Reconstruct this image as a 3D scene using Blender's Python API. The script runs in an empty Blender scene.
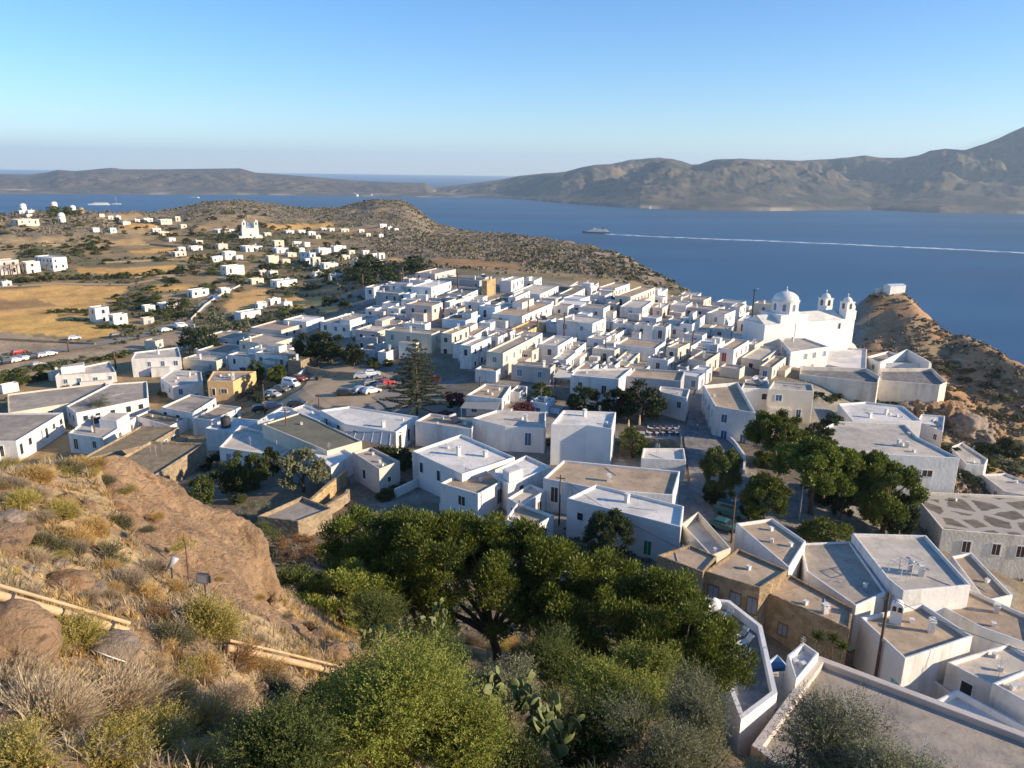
import bpy, math, random
import numpy as np
from mathutils import Vector, Matrix

rng = random.Random(11)
nr = np.random.default_rng(11)
SC = bpy.context.scene
COL = SC.collection
rad = math.radians

# ------------------------------------------------------------------ camera, sky, sun, exposure
F, CX, CY = 760.0, 512.0, 384.0
PITCH, ROLL = rad(15.62), rad(0.75)
CAMZ = 215.0
fwd = Vector((0, math.cos(PITCH), -math.sin(PITCH)))
up0 = Vector((0, math.sin(PITCH), math.cos(PITCH)))
ri0 = Vector((1, 0, 0))
RI = ri0 * math.cos(ROLL) + up0 * math.sin(ROLL)
UP = up0 * math.cos(ROLL) - ri0 * math.sin(ROLL)
CAM = Vector((0, 0, CAMZ))
cd = bpy.data.cameras.new('camera')
cam = bpy.data.objects.new('camera', cd)
COL.objects.link(cam)
cd.sensor_width = 36.0
cd.lens = 36.0 * F / 1024.0
cd.clip_start = 0.3
cd.clip_end = 120000
cam.matrix_world = Matrix(((RI.x, UP.x, -fwd.x, 0), (RI.y, UP.y, -fwd.y, 0), (RI.z, UP.z, -fwd.z, CAMZ), (0, 0, 0, 1)))
SC.camera = cam

SUN_EL, SUN_OFF = rad(19), rad(14)
SUN = Vector((math.cos(SUN_EL) * math.cos(SUN_OFF), -math.cos(SUN_EL) * math.sin(SUN_OFF), math.sin(SUN_EL)))
wd = bpy.data.worlds.new('World')
SC.world = wd
wd.use_nodes = True
wn = wd.node_tree
sky = wn.nodes.new('ShaderNodeTexSky')
sky.sky_type = 'NISHITA'
sky.sun_disc = False
sky.sun_elevation = SUN_EL
sky.sun_rotation = rad(90) + SUN_OFF
sky.altitude = 200
sky.air_density = 1.0
sky.dust_density = 0.05
sky.ozone_density = 5.0
bg = wn.nodes['Background']
hsv = wn.nodes.new('ShaderNodeHueSaturation'); hsv.inputs['Saturation'].default_value = 1.15; hsv.inputs['Hue'].default_value = 0.504
wn.links.new(sky.outputs[0], hsv.inputs['Color']); wn.links.new(hsv.outputs[0], bg.inputs[0])
bg.inputs[1].default_value = 0.13
ld = bpy.data.lights.new('sun', 'SUN')
ld.energy = 5.0
ld.angle = rad(0.5)
ld.color = (1.0, 0.82, 0.60)
sun = bpy.data.objects.new('sun', ld)
COL.objects.link(sun)
sun.rotation_euler = (-SUN).to_track_quat('-Z', 'Y').to_euler()
sun.location = (200, 0, 400)
SC.view_settings.view_transform = 'Standard'
SC.view_settings.look = 'None'
SC.view_settings.gamma = 1
SC.view_settings.exposure = 0.68
SC.cycles.use_denoising = True
SC.cycles.max_bounces = 6
SC.cycles.transparent_max_bounces = 4
SC.cycles.volume_bounces = 1

# ------------------------------------------------------------------ pixel <-> world
def ray(px, py):
    return fwd + RI * ((px - CX) / F) + UP * ((CY - py) / F)

def proj(p):
    d = Vector(p) - CAM
    z = d.dot(fwd)
    return CX + F * d.dot(RI) / z, CY - F * d.dot(UP) / z

def at_r(px, py, r):
    d = ray(px, py)
    return CAM + d * (r / math.hypot(d.x, d.y))

def azpx(px):
    d = ray(px, 176)
    return math.atan2(d.x, d.y)

# ------------------------------------------------------------------ noise
def _h(ix, iy, s):
    n = (ix * 374761393 + iy * 668265263 + s * 1442695041) & 0x7fffffff
    n = ((n ^ (n >> 13)) * 1274126177) & 0x7fffffff
    n = n ^ (n >> 16)
    return (n & 0xffff) / 65535.0

def vnoise(x, y, s=0):
    x = np.asarray(x, float); y = np.asarray(y, float)
    ix = np.floor(x).astype(np.int64); iy = np.floor(y).astype(np.int64)
    fx = x - ix; fy = y - iy
    fx = fx * fx * (3 - 2 * fx); fy = fy * fy * (3 - 2 * fy)
    a = _h(ix, iy, s); b = _h(ix + 1, iy, s); c = _h(ix, iy + 1, s); d = _h(ix + 1, iy + 1, s)
    return (a * (1 - fx) + b * fx) * (1 - fy) + (c * (1 - fx) + d * fx) * fy

def fbm(x, y, s=0, o=4, g=0.5):
    t = 0; a = 1.0; n = 0
    for i in range(o):
        t = t + a * vnoise(x * 2 ** i + 17.3 * i, y * 2 ** i - 9.1 * i, s + i); n += a; a *= g
    return t / n

def sstep(a, b, x):
    t = np.clip((x - a) / (b - a), 0, 1)
    return t * t * (3 - 2 * t)

# ------------------------------------------------------------------ object helpers
def tag(o, label=None, cat=None, group=None, kind=None):
    if label: o['label'] = label
    if cat: o['category'] = cat
    if group: o['group'] = group
    if kind: o['kind'] = kind
    return o

def link(o, parent=None):
    COL.objects.link(o)
    if parent is not None:
        o.parent = parent
    return o

def empty(name, loc, rz=0.0):
    o = bpy.data.objects.new(name, None)
    o.empty_display_size = 0.3
    o.location = loc
    o.rotation_euler = (0, 0, rz)
    return link(o)

def mesh_data(name, V, Fs, mat=None, smooth=False):
    me = bpy.data.meshes.new(name)
    me.from_pydata([tuple(v) for v in V], [], Fs)
    if mat is not None:
        for m in (mat if isinstance(mat, (list, tuple)) else [mat]):
            me.materials.append(m)
    if smooth:
        me.polygons.foreach_set('use_smooth', [True] * len(me.polygons))
    me.update()
    return me

def add(name, me, parent=None, loc=None, rz=None):
    o = bpy.data.objects.new(name, me)
    if loc is not None: o.location = loc
    if rz is not None: o.rotation_euler = (0, 0, rz)
    return link(o, parent)

def np_mesh(name, V, Q, mat, tint=None, smooth=False):
    V = np.asarray(V, np.float32); Q = np.asarray(Q, np.int32)
    me = bpy.data.meshes.new(name)
    k = Q.shape[1]; m = Q.shape[0]
    me.vertices.add(len(V)); me.vertices.foreach_set('co', V.ravel())
    me.loops.add(m * k); me.loops.foreach_set('vertex_index', Q.ravel())
    me.polygons.add(m)
    me.polygons.foreach_set('loop_start', np.arange(0, m * k, k, dtype=np.int32))
    me.polygons.foreach_set('loop_total', np.full(m, k, np.int32))
    if smooth:
        me.polygons.foreach_set('use_smooth', np.ones(m, bool))
    me.materials.append(mat)
    if tint is not None:
        at = me.attributes.new('tint', 'FLOAT', 'FACE')
        at.data.foreach_set('value', np.asarray(tint, np.float32))
    me.update(calc_edges=True)
    return me

class MB:
    """collects shapes into one mesh"""
    def __init__(s): s.V = []; s.F = []
    def raw(s, V, Fs):
        b = len(s.V); s.V += [tuple(v) for v in V]; s.F += [tuple(i + b for i in f) for f in Fs]; return s
    def box(s, c, d, rz=0.0):
        x, y, z = d[0] / 2, d[1] / 2, d[2] / 2
        ca, sa = math.cos(rz), math.sin(rz)
        P = []
        for k in (-z, z):
            for (i, j) in ((-x, -y), (x, -y), (x, y), (-x, y)):
                P.append((c[0] + i * ca - j * sa, c[1] + i * sa + j * ca, c[2] + k))
        return s.raw(P, [(3, 2, 1, 0), (4, 5, 6, 7), (0, 1, 5, 4), (1, 2, 6, 5), (2, 3, 7, 6), (3, 0, 4, 7)])
    def tube(s, pts, rr, n=7, cap=True):
        pts = [Vector(p) for p in pts]
        if not isinstance(rr, (list, tuple)): rr = [rr] * len(pts)
        P = []; Fs = []
        ref = Vector((0.31, 0.17, 0.93))
        for i, p in enumerate(pts):
            t = (pts[min(i + 1, len(pts) - 1)] - pts[max(i - 1, 0)]).normalized()
            a = t.cross(ref)
            if a.length < 0.2: a = t.cross(Vector((1, 0, 0)))
            a.normalize(); b = t.cross(a)
            for k in range(n):
                an = 2 * math.pi * k / n
                P.append(p + (a * math.cos(an) + b * math.sin(an)) * rr[i])
        for i in range(len(pts) - 1):
            for k in range(n):
                k2 = (k + 1) % n
                Fs.append((i * n + k, i * n + k2, (i + 1) * n + k2, (i + 1) * n + k))
        if cap:
            Fs.append(tuple(range(n - 1, -1, -1)))
            Fs.append(tuple((len(pts) - 1) * n + k for k in range(n)))
        return s.raw(P, Fs)
    def lathe(s, prof, n=16, c=(0, 0, 0)):
        P = []; Fs = []
        for (r, z) in prof:
            for k in range(n):
                a = 2 * math.pi * k / n
                P.append((c[0] + r * math.cos(a), c[1] + r * math.sin(a), c[2] + z))
        for i in range(len(prof) - 1):
            for k in range(n):
                k2 = (k + 1) % n
                Fs.append((i * n + k, i * n + k2, (i + 1) * n + k2, (i + 1) * n + k))
        Fs.append(tuple(range(n - 1, -1, -1)))
        Fs.append(tuple((len(prof) - 1) * n + k for k in range(n)))
        return s.raw(P, Fs)
    def prism(s, poly, z0, z1):
        n = len(poly)
        P = [(x, y, z0) for x, y in poly] + [(x, y, z1) for x, y in poly]
        return s.raw(P, [tuple(range(n - 1, -1, -1)), tuple(range(n, 2 * n))] + [(i, (i + 1) % n, n + (i + 1) % n, n + i) for i in range(n)])
    def data(s, name, mat, smooth=False): return mesh_data(name, s.V, s.F, mat, smooth)
    def build(s, name, mat, parent=None, smooth=False, loc=None, rz=None):
        return add(name, s.data(name, mat, smooth), parent, loc, rz)

# ------------------------------------------------------------------ materials
M = {}
def nmat(name, base, var=0.12, scale=0.6, rough=0.85, stain=None, stain_amt=0.0, stain_scale=0.25, bump=0.0, bump_scale=6.0, spec=0.2, streak=False):
    m = bpy.data.materials.new(name); m.use_nodes = True
    nt = m.node_tree; N = nt.nodes; L = nt.links
    b = N['Principled BSDF']
    b.inputs['Roughness'].default_value = rough
    b.inputs['Specular IOR Level'].default_value = spec
    geo = N.new('ShaderNodeNewGeometry')
    oi = N.new('ShaderNodeObjectInfo')
    n1 = N.new('ShaderNodeTexNoise'); n1.inputs['Scale'].default_value = scale; n1.inputs['Detail'].default_value = 6
    L.new(geo.outputs['Position'], n1.inputs['Vector'])
    mr = N.new('ShaderNodeMapRange')
    mr.inputs['From Min'].default_value = 0.3; mr.inputs['From Max'].default_value = 0.7
    mr.inputs['To Min'].default_value = 1 - var; mr.inputs['To Max'].default_value = 1 + var
    L.new(n1.outputs['Fac'], mr.inputs['Value'])
    mu = N.new('ShaderNodeMixRGB'); mu.blend_type = 'MULTIPLY'; mu.inputs['Fac'].default_value = 1
    mu.inputs['Color1'].default_value = (*base, 1)
    L.new(mr.outputs[0], mu.inputs['Color2'])
    out = mu.outputs[0]
    if stain:
        n2 = N.new('ShaderNodeTexNoise'); n2.inputs['Scale'].default_value = stain_scale; n2.inputs['Detail'].default_value = 8; n2.inputs['Roughness'].default_value = 0.65
        src = geo.outputs['Position']
        if streak:
            mp = N.new('ShaderNodeMapping'); mp.inputs['Scale'].default_value = (1, 1, 0.22)
            L.new(src, mp.inputs['Vector']); src = mp.outputs[0]
        L.new(src, n2.inputs['Vector'])
        r2 = N.new('ShaderNodeMapRange'); r2.inputs['From Min'].default_value = 0.5; r2.inputs['From Max'].default_value = 0.72
        r2.inputs['To Max'].default_value = stain_amt
        L.new(n2.outputs['Fac'], r2.inputs['Value'])
        mx = N.new('ShaderNodeMixRGB'); mx.inputs['Color2'].default_value = (*stain, 1)
        L.new(r2.outputs[0], mx.inputs['Fac']); L.new(out, mx.inputs['Color1'])
        out = mx.outputs[0]
    L.new(out, b.inputs['Base Color'])
    if bump:
        n3 = N.new('ShaderNodeTexNoise'); n3.inputs['Scale'].default_value = bump_scale; n3.inputs['Detail'].default_value = 5
        L.new(geo.outputs['Position'], n3.inputs['Vector'])
        bp = N.new('ShaderNodeBump'); bp.inputs['Strength'].default_value = bump; bp.inputs['Distance'].default_value = 0.15
        L.new(n3.outputs['Fac'], bp.inputs['Height']); L.new(bp.outputs[0], b.inputs['Normal'])
    M[name] = m
    return m

def rockmat(name, c1, c2, lich=(0.42, 0.20, 0.07)):
    m = nmat(name, c1, 0.3, 0.9, 0.95, c2, 0.9, 1.3)
    nt = m.node_tree; N = nt.nodes; L = nt.links; b = N['Principled BSDF']
    geo = N.new('ShaderNodeNewGeometry'); src = b.inputs['Base Color'].links[0].from_socket
    def noise(sc, det=8, vec=None, ro=.7):
        n = N.new('ShaderNodeTexNoise'); n.inputs['Scale'].default_value = sc; n.inputs['Detail'].default_value = det; n.inputs['Roughness'].default_value = ro
        L.new(vec or geo.outputs['Position'], n.inputs['Vector']); return n.outputs['Fac']
    def rng_(f, a, bb, lo=0, hi=1):
        r = N.new('ShaderNodeMapRange'); r.inputs['From Min'].default_value = a; r.inputs['From Max'].default_value = bb; r.inputs['To Min'].default_value = lo; r.inputs['To Max'].default_value = hi
        L.new(f, r.inputs['Value']); return r.outputs[0]
    mp = N.new('ShaderNodeMapping'); mp.inputs['Scale'].default_value = (1, 1, 2.2); mp.inputs['Rotation'].default_value = (.25, .35, 0)
    L.new(geo.outputs['Position'], mp.inputs['Vector'])
    for f, c in ((rng_(noise(.55, 5), .55, .68, 0, .75), lich), (rng_(noise(3.2, 9), .55, .7, 0, .7), (c1[0] * 1.35, c1[1] * 1.35, c1[2] * 1.35)), (rng_(noise(1.7, 9, mp.outputs[0]), .56, .66, 0, .8), (c2[0] * .55, c2[1] * .55, c2[2] * .6))):
        x = N.new('ShaderNodeMixRGB'); L.new(f, x.inputs['Fac']); L.new(src, x.inputs['Color1']); x.inputs['Color2'].default_value = (*c, 1); src = x.outputs[0]
    L.new(src, b.inputs['Base Color'])
    v = N.new('ShaderNodeTexVoronoi'); v.feature = 'DISTANCE_TO_EDGE'; v.inputs['Scale'].default_value = .55
    ad = N.new('ShaderNodeVectorMath'); ad.operation = 'ADD'; nn = N.new('ShaderNodeTexNoise'); nn.inputs['Scale'].default_value = .8; L.new(geo.outputs['Position'], nn.inputs['Vector'])
    L.new(mp.outputs[0], ad.inputs[0]); L.new(nn.outputs['Color'], ad.inputs[1]); L.new(ad.outputs[0], v.inputs['Vector'])
    cr = rng_(v.outputs['Distance'], 0, .05, 0, .35)
    su = N.new('ShaderNodeMath'); su.operation = 'MULTIPLY_ADD'; L.new(noise(3.0, 10), su.inputs[0]); su.inputs[1].default_value = 3.2; L.new(cr, su.inputs[2])
    bp = N.new('ShaderNodeBump'); bp.inputs['Strength'].default_value = .9; bp.inputs['Distance'].default_value = .22
    L.new(su.outputs[0], bp.inputs['Height']); L.new(bp.outputs[0], b.inputs['Normal'])
    return m
def stonemat(name, c1, c2, scale=1.6, bump=0.6):
    m = nmat(name, c1, 0.2, 0.8, 0.9, c2, 0.7, 0.5, 0, 6)
    nt = m.node_tree; N = nt.nodes; L = nt.links; b = N['Principled BSDF']
    geo = N.new('ShaderNodeNewGeometry')
    v = N.new('ShaderNodeTexVoronoi'); v.inputs['Scale'].default_value = scale
    mp = N.new('ShaderNodeMapping'); mp.inputs['Scale'].default_value = (1, 1, 1.8)
    L.new(geo.outputs['Position'], mp.inputs['Vector']); L.new(mp.outputs[0], v.inputs['Vector'])
    src = b.inputs['Base Color'].links[0].from_socket
    mx = N.new('ShaderNodeMixRGB'); mx.blend_type = 'MULTIPLY'; mx.inputs['Fac'].default_value = 0.35
    L.new(src, mx.inputs['Color1']); sp = N.new('ShaderNodeSeparateColor'); L.new(v.outputs['Color'], sp.inputs[0]); L.new(sp.outputs[0], mx.inputs['Color2']); L.new(mx.outputs[0], b.inputs['Base Color'])
    bp = N.new('ShaderNodeBump'); bp.inputs['Strength'].default_value = bump; bp.inputs['Distance'].default_value = 0.1
    L.new(v.outputs['Distance'], bp.inputs['Height']); L.new(bp.outputs[0], b.inputs['Normal'])
    return m

W8 = (0.80, 0.79, 0.76)
nmat('white', (0.75, 0.72, 0.665), 0.06, 0.5, 0.8, (0.44, 0.38, 0.29), 0.7, 0.6, 0.3, 2.5, streak=True)
nmat('white_clean', (0.76, 0.735, 0.685), 0.05, 0.5, 0.75, (0.55, 0.50, 0.42), 0.4, 0.5, 0.25, 2.5, streak=True)
nmat('cream', (0.66, 0.585, 0.46), 0.06, 0.5, 0.85, (0.45, 0.38, 0.28), 0.4, 0.4, 0.15, 4, streak=True)
nmat('beige', (0.60, 0.52, 0.44), 0.08, 0.5, 0.85, (0.4, 0.33, 0.26), 0.4, 0.4, 0.15, 4, streak=True)
nmat('pinkish', (0.64, 0.53, 0.46), 0.06, 0.5, 0.85, (0.45, 0.37, 0.3), 0.3, 0.4, streak=True)
nmat('orange_wall', (0.72, 0.46, 0.22), 0.08, 0.5, 0.85, (0.5, 0.35, 0.2), 0.3, 0.5, streak=True)
nmat('grey_wall', (0.42, 0.42, 0.41), 0.1, 0.6, 0.85, (0.25, 0.24, 0.23), 0.5, 0.5, streak=True)
nmat('blueish', (0.55, 0.64, 0.70), 0.06, 0.5, 0.85, (0.45, 0.45, 0.42), 0.3, 0.5, streak=True)
stonemat('stone_wall', (0.40, 0.31, 0.20), (0.24, 0.18, 0.12))
stonemat('ochre_stone', (0.52, 0.38, 0.20), (0.36, 0.25, 0.14))
nmat('retaining', (0.78, 0.69, 0.55), 0.12, 0.5, 0.9, (0.40, 0.31, 0.22), 0.75, 0.3, 0.4, 3, streak=True)
nmat('roof_grey', (0.37, 0.315, 0.25), 0.14, 0.5, 0.9, (0.20, 0.185, 0.165), 0.85, 0.3, 0.2, 3)
nmat('roof_tan', (0.43, 0.325, 0.22), 0.14, 0.5, 0.9, (0.28, 0.22, 0.16), 0.85, 0.3, 0.2, 3)
nmat('roof_pale', (0.52, 0.46, 0.375), 0.1, 0.5, 0.9, (0.36, 0.33, 0.29), 0.85, 0.3, 0.15, 3)
nmat('roof_white', (0.68, 0.645, 0.58), 0.06, 0.5, 0.85, (0.5, 0.47, 0.42), 0.85, 0.3, 0.1, 3)
nmat('roof_dark', (0.20, 0.185, 0.13), 0.2, 0.6, 0.95, (0.12, 0.11, 0.08), 0.7, 0.3, 0.3, 3)
def roofgrime(name, dark, crack):
    m = M[name]; nt = m.node_tree; N = nt.nodes; L = nt.links; b = N['Principled BSDF']; geo = N.new('ShaderNodeNewGeometry')
    src = b.inputs['Base Color'].links[0].from_socket
    n = N.new('ShaderNodeTexNoise'); n.inputs['Scale'].default_value = .09; n.inputs['Detail'].default_value = 3; L.new(geo.outputs['Position'], n.inputs['Vector'])
    n2 = N.new('ShaderNodeTexNoise'); n2.inputs['Scale'].default_value = 1.1; n2.inputs['Detail'].default_value = 9; n2.inputs['Roughness'].default_value = .75; L.new(geo.outputs['Position'], n2.inputs['Vector'])
    for f, lo, hi, c, amt in ((n.outputs['Fac'], .48, .53, (1.28, 1.25, 1.2), .8), (n2.outputs['Fac'], .53, .68, dark, .8)):
        r = N.new('ShaderNodeMapRange'); r.inputs['From Min'].default_value = lo; r.inputs['From Max'].default_value = hi; r.inputs['To Max'].default_value = amt; L.new(f, r.inputs['Value'])
        x = N.new('ShaderNodeMixRGB'); x.blend_type = 'MULTIPLY'; L.new(r.outputs[0], x.inputs['Fac']); L.new(src, x.inputs['Color1']); x.inputs['Color2'].default_value = (*c, 1); src = x.outputs[0]
    v = N.new('ShaderNodeTexVoronoi'); v.feature = 'DISTANCE_TO_EDGE'; v.inputs['Scale'].default_value = .22
    ad = N.new('ShaderNodeVectorMath'); ad.operation = 'ADD'; L.new(geo.outputs['Position'], ad.inputs[0]); L.new(n2.outputs['Color'], ad.inputs[1]); L.new(ad.outputs[0], v.inputs['Vector'])
    r = N.new('ShaderNodeMapRange'); r.inputs['From Min'].default_value = .006; r.inputs['From Max'].default_value = .016; r.inputs['To Min'].default_value = crack; r.inputs['To Max'].default_value = 0; L.new(v.outputs['Distance'], r.inputs['Value'])
    x = N.new('ShaderNodeMixRGB'); x.blend_type = 'MULTIPLY'; L.new(r.outputs[0], x.inputs['Fac']); L.new(src, x.inputs['Color1']); x.inputs['Color2'].default_value = (.45, .42, .4, 1)
    L.new(x.outputs[0], b.inputs['Base Color'])
for n_ in ('roof_grey', 'roof_tan', 'roof_pale', 'roof_white'): roofgrime(n_, (.62, .57, .5), .22)
def patchroof():
    m = nmat('roof_patch', (0.20, 0.165, 0.12), 0.3, 0.8, 0.95, (0.13, 0.105, 0.08), 0.8, 0.6); nt = m.node_tree; N = nt.nodes; L = nt.links; b = N['Principled BSDF']; geo = N.new('ShaderNodeNewGeometry')
    src = b.inputs['Base Color'].links[0].from_socket
    v = N.new('ShaderNodeTexVoronoi'); v.feature = 'DISTANCE_TO_EDGE'; v.inputs['Scale'].default_value = .23
    nn = N.new('ShaderNodeTexNoise'); nn.inputs['Scale'].default_value = .5; nn.inputs['Detail'].default_value = 4; L.new(geo.outputs['Position'], nn.inputs['Vector'])
    ad = N.new('ShaderNodeVectorMath'); ad.operation = 'ADD'; L.new(geo.outputs['Position'], ad.inputs[0]); L.new(nn.outputs['Color'], ad.inputs[1]); L.new(ad.outputs[0], v.inputs['Vector'])
    r = N.new('ShaderNodeMapRange'); r.inputs['From Min'].default_value = .10; r.inputs['From Max'].default_value = .14; r.inputs['To Min'].default_value = 1; r.inputs['To Max'].default_value = 0; L.new(v.outputs['Distance'], r.inputs['Value'])
    x = N.new('ShaderNodeMixRGB'); L.new(r.outputs[0], x.inputs['Fac']); L.new(src, x.inputs['Color1']); x.inputs['Color2'].default_value = (.48, .42, .34, 1); L.new(x.outputs[0], b.inputs['Base Color'])
patchroof()
nmat('roof_earth', (0.30, 0.23, 0.14), 0.25, 0.7, 0.95, (0.18, 0.14, 0.085), 0.8, 0.4, 0.8, 3)
nmat('pane', (0.03, 0.035, 0.045), 0.1, 1, 0.25, spec=0.5)
nmat('shutter_brown', (0.10, 0.055, 0.03), 0.15, 2, 0.6)
nmat('shutter_blue', (0.07, 0.13, 0.22), 0.1, 2, 0.55)
nmat('shutter_grey', (0.20, 0.23, 0.27), 0.1, 2, 0.6)
nmat('shutter_green', (0.02, 0.22, 0.09), 0.1, 2, 0.55)
nmat('shutter_red', (0.35, 0.03, 0.03), 0.1, 2, 0.55)
nmat('shutter_teal', (0.2, 0.42, 0.42), 0.1, 2, 0.55)
nmat('frame_white', (0.78, 0.77, 0.74), 0.03, 2, 0.6)
nmat('frame_brown', (0.16, 0.10, 0.06), 0.1, 2, 0.6)
nmat('wood_grey', (0.26, 0.21, 0.16), 0.2, 3, 0.85)
nmat('pole_wood', (0.13, 0.085, 0.055), 0.25, 3, 0.9)
nmat('dark_metal', (0.05, 0.05, 0.055), 0.1, 2, 0.5)
nmat('grey_metal', (0.45, 0.46, 0.46), 0.08, 2, 0.45)
nmat('tyre', (0.02, 0.02, 0.02), 0.1, 3, 0.9)
nmat('bark', (0.12, 0.085, 0.06), 0.3, 3, 0.95, bump=0.5)
nmat('dry_bark', (0.30, 0.24, 0.18), 0.25, 3, 0.95, bump=0.5)
rockmat('rock', (0.46, 0.30, 0.175), (0.27, 0.18, 0.11))
rockmat('brown_plaster', (0.47, 0.345, 0.205), (0.30, 0.21, 0.125), (0.36, 0.235, 0.12))
rockmat('rock_grey', (0.42, 0.33, 0.25), (0.26, 0.20, 0.15), (0.30, 0.24, 0.16))
nmat('asphalt', (0.30, 0.265, 0.22), 0.15, 0.3, 0.9, (0.22, 0.2, 0.17), 0.5, 0.1)
nmat('gravel_tan', (0.52, 0.375, 0.225), 0.12, 0.4, 0.95, (0.25, 0.2, 0.14), 0.6, 0.08, 0.2, 4)
stonemat('paving', (0.27, 0.25, 0.225), (0.40, 0.37, 0.33), 1.5, 0.3)
# ------------------------------------------------------------------ terrain: feature lines from near to far
# each line: list of (column, distance, height); a column is a compass direction given by where it meets the horizon
def pxl(l):   # (px, py, r): a point seen in the photograph at an estimated distance
    o = []
    for px, py, r in l:
        p = at_r(px, py, r); o.append((math.atan2(p.x, p.y), r, p.z))
    return o
def hid(l):
    return [(azpx(c), r, z) for c, r, z in l]
LINES = [
    hid([(-400, 4, 209), (1500, 4, 209)]),
    hid([(-500, 13, 205)]) + pxl([(0, 768, 14), (200, 768, 15), (400, 778, 16.5), (600, 790, 18), (800, 820, 20), (1024, 830, 24)]),
    hid([(-500, 22, 206)]) + pxl([(0, 600, 24), (120, 600, 27), (205, 600, 30), (300, 645, 33), (450, 665, 41), (600, 700, 42), (740, 760, 42)]) + hid([(900, 45, 172), (1200, 45, 170)]),
    hid([(-500, 40, 204), (-150, 40, 202)]) + pxl([(0, 462, 40), (60, 457, 43), (110, 460, 45), (160, 493, 46), (210, 522, 47), (258, 560, 46), (300, 600, 48), (350, 625, 53), (500, 655, 55), (640, 665, 56)]) + hid([(800, 56, 169), (1200, 58, 167)]),
    hid([(-500, 75, 182), (0, 74, 177), (150, 70, 175), (260, 66, 171), (330, 68, 170), (500, 70, 169), (640, 72, 169.5), (740, 72, 169.5), (860, 74, 167), (1200, 75, 166)]),
    hid([(-500, 110, 164), (0, 108, 165), (200, 106, 166), (300, 106, 166), (400, 108, 167), (600, 110, 168), (860, 110, 167), (950, 110, 165), (1024, 110, 163), (1250, 110, 158)]),
    hid([(-500, 165, 156), (0, 165, 157), (200, 165, 159.5), (290, 165, 165.5), (400, 165, 167), (500, 165, 170), (780, 165, 169), (860, 155, 167), (900, 152, 165), (950, 150, 161), (1024, 150, 157), (1250, 150, 148)]),
    hid([(-500, 230, 155), (0, 230, 155.5), (200, 230, 157.5), (290, 230, 164.5), (380, 225, 168), (430, 225, 171.5), (600, 230, 171), (700, 220, 170), (780, 200, 169), (840, 200, 167.5), (870, 190, 165), (900, 190, 163), (950, 190, 160), (1024, 185, 156), (1250, 180, 144)]),
    hid([(-500, 310, 156), (0, 310, 155), (200, 310, 157), (300, 310, 161), (370, 310, 170), (430, 310, 173.5), (500, 310, 173), (600, 300, 170), (700, 270, 168), (780, 230, 168), (835, 228, 166), (860, 222, 162), (900, 215, 160.5), (950, 212, 160), (1024, 205, 156), (1250, 195, 143)]),
    hid([(-500, 420, 158), (0, 420, 157), (200, 420, 160), (300, 420, 160), (370, 400, 166), (430, 410, 169), (500, 400, 168), (600, 370, 168), (700, 295, 166), (780, 250, 167), (835, 248, 163), (860, 246, 160), (900, 245, 161), (950, 232, 161), (1024, 220, 157), (1250, 210, 143)]),
    hid([(-500, 560, 168), (0, 560, 166), (100, 560, 165), (200, 600, 167), (300, 600, 165), (400, 600, 164), (500, 560, 163), (600, 460, 165), (700, 318, 164), (780, 268, 166), (835, 266, 161), (860, 268, 162), (900, 272, 166), (950, 250, 162.5), (1024, 236, 158), (1250, 225, 144)]),
    pxl([(-260, 200, 760), (0, 211, 760), (60, 208, 760), (100, 209, 780), (150, 210, 850), (178, 207, 900), (205, 199, 930), (240, 198, 950), (280, 204, 960), (310, 207, 980), (340, 206, 990), (362, 201, 1000), (372, 197.5, 1000), (402, 198, 1000), (414, 205, 990), (428, 217, 960), (440, 224, 930), (470, 230, 850), (512, 233, 760), (560, 239, 680), (600, 247, 600), (620, 253.5, 555), (643, 263, 500), (670, 278, 420), (690, 288, 370), (702, 296, 345), (740, 303, 312), (780, 306, 292), (840, 306, 290), (852, 304, 292), (862, 294, 296), (872, 286, 298), (890, 284, 300), (906, 287, 298), (925, 306, 288), (945, 323, 280), (957, 329, 274), (975, 331, 268), (990, 338, 262), (1005, 344, 256), (1024, 356, 248), (1100, 400, 240), (1300, 470, 230)]),
]
def beyond(l, dr, dz, zf=None):
    return [(a, r + (dr if not callable(dr) else dr(r)), (z - dz) if zf is None else zf) for a, r, z in l]
LINES.append(beyond(LINES[-1], lambda r: 0.06 * r + 10, 0) and [(a, r * 1.07 + 12, z - 0.05 * r - 6) for a, r, z in LINES[-1]])
LINES.append([(a, r * 1.25 + 190, -14) for a, r, z in LINES[11]])
LINES.append([(a, 2600, -40) for a, r, z in LINES[11]])

NA, NR = 560, 470
AZ = np.linspace(rad(-60), rad(60), NA)
RR = np.geomspace(3.0, 2600, NR)
LR = np.log(RR)
prof_r = []; prof_z = []
for l in LINES:
    l = sorted(l); a = [q[0] for q in l]
    prof_r.append(np.interp(AZ, a, [q[1] for q in l])); prof_z.append(np.interp(AZ, a, [q[2] for q in l]))
prof_r = np.array(prof_r); prof_z = np.array(prof_z)
TZ = np.zeros((NA, NR))
for i in range(NA):
    r = np.maximum.accumulate(prof_r[:, i] + np.arange(len(LINES)) * 1e-3)
    TZ[i] = np.interp(LR, np.log(r), prof_z[:, i])
def smooth(Z, k, ax):
    for _ in range(k):
        P = np.pad(Z, [(1, 1) if a == ax else (0, 0) for a in (0, 1)], mode='edge')
        Z = (P[:-2] + 2 * P[1:-1] + P[2:]) / 4 if ax == 0 else (P[:, :-2] + 2 * P[:, 1:-1] + P[:, 2:]) / 4
    return Z
TZ = smooth(smooth(TZ, 6, 0), 3, 1)
GA, GR = np.meshgrid(AZ, RR, indexing='ij')
GX, GY = GR * np.sin(GA), GR * np.cos(GA)
HP = CX + F * np.tan(GA) / 1.037          # column of each vertex at the horizon
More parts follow.
